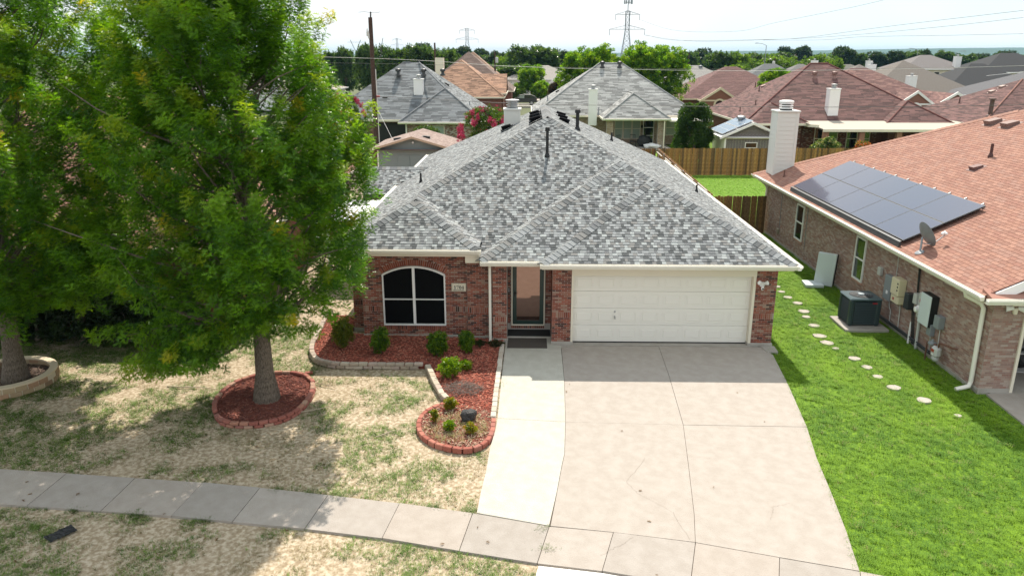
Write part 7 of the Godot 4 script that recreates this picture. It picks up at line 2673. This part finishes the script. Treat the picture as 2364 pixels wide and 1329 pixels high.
# ---------------------------------------------------------------- car and patio things
func suv() -> void:
	var at := Vector3(-2.2, 0, -106.5)
	var t := thing("parked_car", "black sport utility car parked in the drive far behind the house", "car", at)
	var prof := v2([-2.3, 0.42, -2.28, 0.78, -1.95, 0.95, -1.2, 1.03, -0.55, 1.52, 0.2, 1.66, 1.3, 1.62, 1.95, 1.35, 2.2, 1.08, 2.28, 0.7, 2.22, 0.42])
	var b := MB.new()
	b.sweep(at + Vector3(0, 0, 0.88), at + Vector3(0, 0, -0.88), Vector3.RIGHT, prof)
	var cm := mat(Color(0.012, 0.013, 0.016), 0.22)
	cm.clearcoat_enabled = true
	cm.clearcoat = 1.0
	put("body", b, cm, t)
	b = MB.new()
	b.sweep(at + Vector3(0, 0, 0.895), at + Vector3(0, 0, -0.895), Vector3.RIGHT, v2([-1.0, 1.08, -0.48, 1.46, 0.2, 1.57, 0.2, 1.08]))
	put("front_window", b, M.curtain, t)
	b = MB.new()
	b.sweep(at + Vector3(0, 0, 0.895), at + Vector3(0, 0, -0.895), Vector3.RIGHT, v2([0.28, 1.08, 0.28, 1.57, 1.25, 1.54, 1.75, 1.3, 1.85, 1.1]))
	put("rear_window", b, M.window, t)
	for s: Array in [[-1.45, 0.8], [1.4, 0.8], [-1.45, -0.8], [1.4, -0.8]]:
		b = MB.new()
		b.lathe(at + Vector3(s[0], 0.36, s[1]), [Vector2(0.2, -0.12), Vector2(0.36, -0.1), Vector2(0.37, 0.0), Vector2(0.36, 0.1), Vector2(0.2, 0.12)], 18, Basis(Vector3.RIGHT, PI / 2))
		var w := put("wheel", b, M.rubber, t)
		b = MB.new()
		b.lathe(at + Vector3(s[0], 0.36, s[1]), [Vector2(0, -0.11), Vector2(0.22, -0.1), Vector2(0.22, 0.1), Vector2(0, 0.11)], 12, Basis(Vector3.RIGHT, PI / 2))
		put("rim", b, M.steel, w)
	for s in [-1.0, 1.0]:
		b = MB.new()
		b.cbox(at + Vector3(-2.2, 0.76, s * 0.66), Vector3(0.18, 0.14, 0.36), 0.03)
		put("headlight", b, M.white, t)
		b = MB.new()
		b.cbox(at + Vector3(2.2, 0.95, s * 0.74), Vector3(0.14, 0.2, 0.24), 0.03)
		put("tail_light", b, mat(Color(0.3, 0.02, 0.02), 0.3), t)
	var sl := MB.new()
	sl.prism(rect2(-6.0, 5.0, -103.0, -110.0), -0.3, 0.0)
	ground_piece("side_driveway", sl, M.concrete_new)
	var st := MB.new()
	st.prism(rect2(-40.0, 60.0, -118.5, -124.0), -0.3, -0.02)
	ground_piece("side_street", st, M.concrete)
	# patio
	var c := thing("patio_chair", "dark metal patio chair under the tan house's patio roof", "chair", Vector3(7.9, 0.12, -47.6))
	b = MB.new()
	b.cbox(Vector3(7.9, 0.55, -47.6), Vector3(0.55, 0.06, 0.5), 0.02)
	put("seat", b, M.black, c)
	b = MB.new()
	for k in 5:
		b.tube([Vector3(7.68 + 0.11 * k, 0.58, -47.85), Vector3(7.68 + 0.11 * k, 1.08, -47.9)], 0.016, 5)
	b.tube([Vector3(7.66, 1.08, -47.9), Vector3(8.14, 1.08, -47.9)], 0.025, 6)
	put("backrest", b, M.black, c)
	for s: Array in [[-0.24, -0.22], [0.24, -0.22], [-0.24, 0.22], [0.24, 0.22]]:
		b = MB.new()
		b.tube([Vector3(7.9 + s[0], 0.12, -47.6 + s[1]), Vector3(7.9 + s[0], 0.54, -47.6 + s[1])], 0.018, 5)
		put("leg", b, M.black, c)
	copy(c, "second dark patio chair, left of the first, by the patio column", Vector3(6.75, 0.12, -47.3), 0.6)
	var gn := FastNoiseLite.new()
	gn.frequency = 0.02
	b = MB.new()
	b.blob(Vector3(8.75, 0.62, -47.2), Vector3(0.55, 0.5, 0.4), gn, 0.3, 9, 14)
	solo("covered_grill", b, M.black, "black covered grill beside the patio door of the tan house", "grill", Vector3(8.75, 0.12, -47.2))
	b = MB.new()
	gn.seed = 4
	b.blob(Vector3(9.4, 0.3, -46.4), Vector3(0.75, 0.2, 0.5), gn, 0.5, 9, 16)
	solo("white_tarp", b, M.white, "crumpled white tarp on the floor in front of the tan house's door", "tarp", Vector3(9.4, 0.12, -46.4))


# ---------------------------------------------------------------- far trees
func far_crown(count: int, h: float, r: float, low: float, tones: Array, size: float, clump: Mesh, spiky: float, t: Node3D) -> void:
	var blobs: Array = []
	var n := 22
	for i in n:
		var f := (i + 0.5) / n
		var y := lerpf(low, h, f)
		var e := sqrt(maxf(0.03, 1.0 - pow(absf(f - 0.42) / 0.62, 2.0)))
		var a := 2.4 * i + rng.randf_range(-0.4, 0.4)
		var rr := r * e * rng.randf_range(0.45, 0.72)
		blobs.append([Vector3(cos(a) * rr, y, sin(a) * rr), r * rng.randf_range(0.26, 0.42)])
	for q: Array in blobs:
		var over: float = q[0].y + q[1] * (1.0 + spiky) - h - rng.randf_range(-0.5, 0.35) * r * 0.3
		if over > 0.0:
			q[0].y -= over
	var where: Array = []
	var tints := PackedColorArray()
	for i in count:
		var q: Array = blobs[rng.randi() % blobs.size()]
		var d := rand_dir()
		if d.y < -0.4:
			d.y = -d.y
		var p: Vector3 = q[0] + d * (float(q[1]) * pow(rng.randf(), 0.3)) * Vector3(1, 1.0 + spiky, 1)
		where.append(Transform3D(towards((d + Vector3(0, 0.5 + spiky * 2.0, 0)).normalized(), rng.randf() * TAU, size * rng.randf_range(0.7, 1.3)), p))
		tints.append(pick(tones))
	scatter("crown", clump, M.leaf, where, tints, t)


func far_tree(label: String, h: float, r: float, count: int, tones: Array, size: float, clump: Mesh, at: Vector3, group := "", spiky := 0.0, called := "tree", low := 0.22) -> Node3D:
	var t := thing(called, label, "tree", at, group)
	var b := MB.new()
	b.tube([at, at + Vector3(0.1, h * 0.45, 0), at + Vector3(0, h * 0.8, 0.1)], [r * 0.09, r * 0.06, r * 0.02], 7)
	for k in 5:
		var a := TAU * k / 5.0
		b.tube([at + Vector3(0.05, h * 0.3, 0), at + Vector3(cos(a) * r * 0.5, h * 0.6, sin(a) * r * 0.5)], [r * 0.04, r * 0.012], 5)
	put("trunk", b, M.bark, t)
	far_crown(count, h, r, h * low, tones, size, clump, spiky, t)
	return t


func far_trees() -> void:
	var mid: Array = [Color(0.07, 0.135, 0.045), Color(0.10, 0.18, 0.055), Color(0.05, 0.10, 0.035), Color(0.13, 0.21, 0.06)]
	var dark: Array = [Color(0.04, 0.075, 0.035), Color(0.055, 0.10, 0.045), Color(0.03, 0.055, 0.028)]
	var light: Array = [Color(0.15, 0.26, 0.035), Color(0.20, 0.32, 0.04), Color(0.10, 0.19, 0.03)]
	var bright: Array = [Color(0.12, 0.27, 0.014), Color(0.19, 0.36, 0.018), Color(0.06, 0.15, 0.012), Color(0.27, 0.42, 0.025)]
	var c1 := round_sprig(26, 0.34, 0.34)
	var c2 := round_sprig(30, 0.5, 0.6)
	# the bright pair behind the pale roof
	far_tree("bright green leafy tree left of the pylon, behind the pale grey roof", 8.7, 4.3, 1900, bright, 0.75, c1, Vector3(6.0, 0, -69.0), "", 0.3)
	far_tree("bright green leafy tree right of the pylon, behind the pale grey roof", 8.9, 4.5, 2100, bright, 0.75, c1, Vector3(12.6, 0, -69.0), "", 0.3)
	far_tree("small bright street tree beside the black parked car", 6.0, 3.0, 700, bright, 0.85, c1, Vector3(-0.8, 0, -115.0), "", 0.2)
	far_tree("low young tree just left of the parked car's rear", 3.4, 1.9, 360, bright, 0.75, c1, Vector3(0.7, 0, -111.5))
	far_tree("yellow green rounded shrub above the parked car's bonnet", 2.9, 2.1, 360, light, 0.75, c1, Vector3(-4.0, 0, -112.0), "", 0.0, "tree", 0.1)
	far_tree("dark purple leaved shrub in front of the white walled house", 3.8, 2.2, 420, [Color(0.06, 0.035, 0.035), Color(0.09, 0.055, 0.05), Color(0.04, 0.03, 0.028)], 0.75, c1, Vector3(3.4, 0, -101.0), "", 0.0, "tree", 0.1)
	far_tree("round bright green tree between the two maroon roofs", 6.2, 2.4, 800, bright, 0.75, c1, Vector3(28.2, 0, -73.5))
	var c0 := round_sprig(20, 0.16, 0.16)
	far_tree("dark green garden tree between the tan patio and the solar shed", 4.45, 1.7, 2100, [Color(0.045, 0.10, 0.015), Color(0.075, 0.15, 0.02), Color(0.03, 0.07, 0.012)], 0.8, c0, Vector3(11.2, 0, -38.2), "", 0.15, "tree", 0.08)
	far_tree("cream flowering shrub by the maroon house's patio", 2.0, 1.1, 700, [Color(0.06, 0.12, 0.03), Color(0.09, 0.16, 0.035), Color(0.42, 0.42, 0.28)], 0.7, c0, Vector3(20.6, 0, -36.6), "", 0.0, "flowering_shrub", 0.05)
	far_tree("leafy green shrub behind the grey green shed", 2.6, 1.3, 500, [Color(0.07, 0.13, 0.035), Color(0.11, 0.17, 0.05), Color(0.05, 0.10, 0.03)], 0.8, c0, Vector3(-9.4, 0, -39.5), "", 0.5, "shrub", 0.2)
	far_tree("orange flowering plant by the maroon house's patio", 1.75, 0.75, 260, [Color(0.5, 0.13, 0.06), Color(0.07, 0.13, 0.03), Color(0.45, 0.2, 0.1)], 0.7, c0, Vector3(23.2, 0, -36.4), "", 0.0, "flowering_shrub", 0.1)
	# crape myrtles
	var pink: Array = [Color(0.52, 0.035, 0.12), Color(0.60, 0.06, 0.16), Color(0.44, 0.025, 0.09)]
	for q: Array in [["pink flowering crape myrtle behind the grey roof's white chimney", Vector3(-3.7, 0, -26.0), 4.8, 1.8, 40], ["pink flowering crape myrtle at the right edge of the front oak, beside the utility pole", Vector3(-15.2, 0, -38.0), 4.9, 1.6, 30]]:
		var t := far_tree(q[0], q[2], q[3], 900, [Color(0.05, 0.11, 0.02), Color(0.08, 0.15, 0.03), Color(0.11, 0.18, 0.03)], 0.7, c0, q[1], "", 0.2, "crape_myrtle", 0.3)
		var where: Array = []
		var tints := PackedColorArray()
		for i in int(q[4]):
			var d := rand_dir()
			d.y = absf(d.y)
			var c: Vector3 = Vector3(d.x * q[3], q[2] * 0.62 + d.y * q[2] * 0.4, d.z * q[3])
			for k in 12:
				where.append(Transform3D(towards(rand_dir(), 0, rng.randf_range(0.4, 0.7)), c + Vector3(rng.randfn(0, 0.06), rng.randfn(0, 0.10), rng.randfn(0, 0.06))))
				tints.append(pick(pink))
		scatter("blossoms", c0, M.petal, where, tints, t)
	# dark hedge in the shade at the left neighbour's wall
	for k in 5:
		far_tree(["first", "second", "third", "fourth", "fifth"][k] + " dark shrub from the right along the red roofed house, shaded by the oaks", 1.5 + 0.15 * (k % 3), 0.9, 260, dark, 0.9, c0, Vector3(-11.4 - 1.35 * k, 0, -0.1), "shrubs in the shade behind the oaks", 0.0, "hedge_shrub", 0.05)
	# trees along the horizon; a few shapes, copied
	var kinds := {}
	var protos := {"a": [mid, 0.0], "d": [dark, 0.0], "l": [light, 0.0], "s": [mid, 0.6]}
	var says := {"a": "mid green tree", "d": "dark bluish tree", "l": "light green tree", "s": "pointed windswept tree"}
	var list: Array = [['a', -41.7, -140.0, 8.3, 2.6], ['a', -36.3, -130.0, 9.0, 2.5], ['s', -30.0, -120.0, 9.7, 2.7], ['a', -23.7, -110.0, 9.0, 3.9], ['a', -19.8, -110.0, 9.1, 4.3], ['a', -16.8, -115.0, 8.8, 4.1], ['d', -37.5, -250.0, 11.3, 4.4], ['d', -25.8, -260.0, 10.3, 6.1], ['a', -15.9, -120.0, 8.6, 3.4], ['d', -19.4, -280.0, 9.8, 4.1], ['d', -9.8, -200.0, 8.6, 3.6], ['l', -6.0, -150.0, 7.9, 3.3], ['a', -1.8, -140.0, 9.3, 4.8], ['a', 1.7, -140.0, 9.3, 5.2], ['d', 6.8, -180.0, 8.6, 3.3], ['a', 42.8, -200.0, 8.6, 4.2], ['d', 59.3, -260.0, 9.7, 4.6], ['a', 41.6, -160.0, 8.3, 4.4], ['l', 46.5, -160.0, 8.3, 3.9], ['a', 56.1, -180.0, 8.1, 4.3], ['d', 101.6, -300.0, 10.6, 3.9], ['d', 108.4, -300.0, 10.9, 4.8], ['l', 58.4, -170.0, 7.7, 5.7], ['l', 67.6, -170.0, 7.9, 4.6], ['d', 93.2, -220.0, 10.0, 4.5], ['a', 97.9, -220.0, 8.4, 3.9], ['d', 108.1, -230.0, 8.5, 4.7], ['d', 113.4, -230.0, 8.8, 4.1], ['a', 122.8, -240.0, 8.8, 5.6], ['d', 126.9, -240.0, 9.2, 3.5], ['a', 139.1, -250.0, 8.9, 4.4], ['a', 145.8, -250.0, 7.9, 5.8], ['d', 155.7, -260.0, 8.0, 5.3], ['d', 146.7, -230.0, 8.8, 4.7], ['a', 151.5, -230.0, 7.9, 4.0], ['l', 67.9, -160.0, 7.2, 2.9], ['a', 30.1, -150.0, 7.4, 2.8], ['a', -44.1, -130.0, 8.6, 3.3], ['a', -45.9, -120.0, 8.9, 3.5]]
	for i in 46:
		var d := rng.randf_range(230, 430)
		list.append([["a", "d", "a"][i % 3], lerpf(-0.42, 0.72, (i + rng.randf()) / 46.0) * (d + 20.0), -d, rng.randf_range(6.8, 8.6), rng.randf_range(4.5, 7.5)])
	for i in 16:
		var d := rng.randf_range(125, 175)
		list.append(["l" if i % 3 == 0 else "a", lerpf(-0.36, 0.66, (i + rng.randf()) / 16.0) * (d + 20.0), -d, rng.randf_range(5.0, 6.6), rng.randf_range(3.5, 5.5)])
	for q: Array in list:
		var k: String = q[0]
		var at := Vector3(q[1], -0.3, q[2])
		if not kinds.has(k):
			kinds[k] = far_tree(says[k], 9.0, 4.2, 620, protos[k][0], 0.8, c2, Vector3.ZERO, "trees along the horizon", protos[k][1], "horizon_tree", 0.1)
			kinds[k].position = at
			kinds[k].scale = Vector3(q[4] / 4.2, q[3] / 9.0, q[4] / 4.2)
			kinds[k].set_meta("label", belt_label(says[k], q))
		else:
			var o := copy(kinds[k], belt_label(says[k], q), at, rng.randf() * TAU)
			o.scale = Vector3(q[4] / 4.2, q[3] / 9.0, q[4] / 4.2)


func belt_label(kind: String, q: Array) -> String:
	var f: float = (q[1] + 1.33) / (20.06 - q[2]) + 0.02
	var where := "at the right end of the picture"
	for k: Array in [[-0.22, "behind the front oak"], [-0.172, "left of the utility pole"], [-0.13, "just right of the utility pole"], [-0.085, "above the slate grey roof"], [-0.03, "above the orange brown roofs"], [0.04, "above the white walled house"], [0.1, "left of the bright tree pair"], [0.21, "behind the bright tree pair"], [0.27, "above the pale grey roof"], [0.33, "above the arched gable house"], [0.4, "above the large maroon roof"], [0.46, "right of the large maroon roof's peak"], [0.53, "above the grey brown roofs"], [0.6, "above the black roofs"]]:
		if f < k[0]:
			where = k[1]
			break
	var size := "tall" if q[3] > 9.2 else "middling" if q[3] > 7.8 else "low"
	var far := "nearer" if q[2] > -165 else "far" if q[2] > -270 else "farthest"
	return "%s %s, %s horizon row, %s" % [size, kind, far, where]


func hills() -> void:
	var b := MB.new()
	var n := FastNoiseLite.new()
	n.frequency = 0.0012
	n.fractal_octaves = 4
	var pts: Array = [[-4000, 10], [-900, 8], [-46, 12], [173, 20], [392, 12], [740, 17], [1044, 22], [1433, 25], [1691, 29], [2013, 35], [2470, 39], [2972, 37], [4800, 44]]
	var top := func(x: float) -> float:
		for i in pts.size() - 1:
			if x >= pts[i][0] and x <= pts[i + 1][0]:
				return lerpf(pts[i][1], pts[i + 1][1], (x - pts[i][0]) / (pts[i + 1][0] - pts[i][0])) + n.get_noise_1d(x * 14.0) * 1.6
		return 20.0
	var x := -3900.0
	while x < 4700.0:
		var x2 := x + 45.0
		for r in 6:
			var f := r / 6.0
			var f2 := (r + 1) / 6.0
			var p := func(xx: float, ff: float) -> Vector3: return Vector3(xx, -0.4 + (float(top.call(xx)) + 0.4) * sin(ff * PI / 2.0), -3450.0 - ff * 600.0)
			b.quad(p.call(x, f), p.call(x2, f), p.call(x2, f2), p.call(x, f2), Vector3(0, 1, 0.4))
		b.quad(Vector3(x, top.call(x), -4050), Vector3(x2, top.call(x2), -4050), Vector3(x2, -0.4, -4900), Vector3(x, -0.4, -4900), Vector3(0, 1, -0.4))
		x = x2
	ground_piece("hills", b, M.hill)


# ---------------------------------------------------------------- camera, light, everything
func sky_image() -> ImageTexture:
	var w := 512
	var h := 256
	var im := Image.create(w, h, false, Image.FORMAT_RGBF)
	var n := FastNoiseLite.new()
	n.seed = 21
	n.frequency = 0.9
	n.fractal_octaves = 5
	n.fractal_gain = 0.55
	for j in h:
		var el := PI * 0.5 - PI * (j + 0.5) / h
		for i in w:
			var az := TAU * (i + 0.5) / w
			if el < -0.03:
				im.set_pixel(i, j, Color(0.5, 0.48, 0.42))
				continue
			var d := Vector3(cos(el) * cos(az), sin(el) * 3.2, cos(el) * sin(az))
			var c := clampf(n.get_noise_3dv(d * 1.3) * 1.5 + 0.62, 0.0, 1.0)
			var up := clampf(sin(el), 0.0, 1.0)
			var blue := Color(0.80, 0.96, 0.99).lerp(Color(0.70, 0.84, 0.98), up)
			var cloud := Color(0.965, 0.985, 0.985)
			var k := blue.lerp(cloud, clampf(c + (0.15 if up < 0.35 else 0.0), 0, 1))
			im.set_pixel(i, j, k)
	return ImageTexture.create_from_image(im)


func _ready() -> void:
	rng.seed = 1704
	var cam := Camera3D.new()
	cam.name = "camera"
	add_child(cam)
	cam.position = EYE
	cam.rotation = Vector3(deg_to_rad(-17.149), deg_to_rad(1.2), 0)
	cam.fov = 41.585
	cam.near = 0.1
	cam.far = 9000.0
	cam.current = true
	var we := WorldEnvironment.new()
	we.name = "world_environment"
	var env := Environment.new()
	env.background_mode = Environment.BG_SKY
	var sky := Sky.new()
	var sm := PanoramaSkyMaterial.new()
	sm.panorama = sky_image()
	sky.sky_material = sm
	env.sky = sky
	env.background_energy_multiplier = 0.86
	env.tonemap_mode = Environment.TONE_MAPPER_LINEAR
	env.tonemap_exposure = 1.36
	env.fog_enabled = true
	env.fog_density = 0.000085
	env.fog_light_color = Color(0.62, 0.86, 1.0)
	env.sdfgi_enabled = true
	env.ssao_enabled = true
	env.ssil_enabled = true
	we.environment = env
	add_child(we)
	var sun := DirectionalLight3D.new()
	sun.name = "sun"
	sun.light_energy = 1.6
	sun.light_color = Color(1.0, 0.965, 0.91)
	sun.light_angular_distance = 0.53
	sun.shadow_enabled = true
	add_child(sun)
	sun.look_at_from_position(Vector3.ZERO, Vector3(-0.085, -1.0, 0.80))
	make_materials()
	ground()
	main_house()
	neighbour_house()
	fences()
	rear_houses()
	sheds()
	suv()
	poles()
	planting()
	far_trees()
	hills()
	grass()
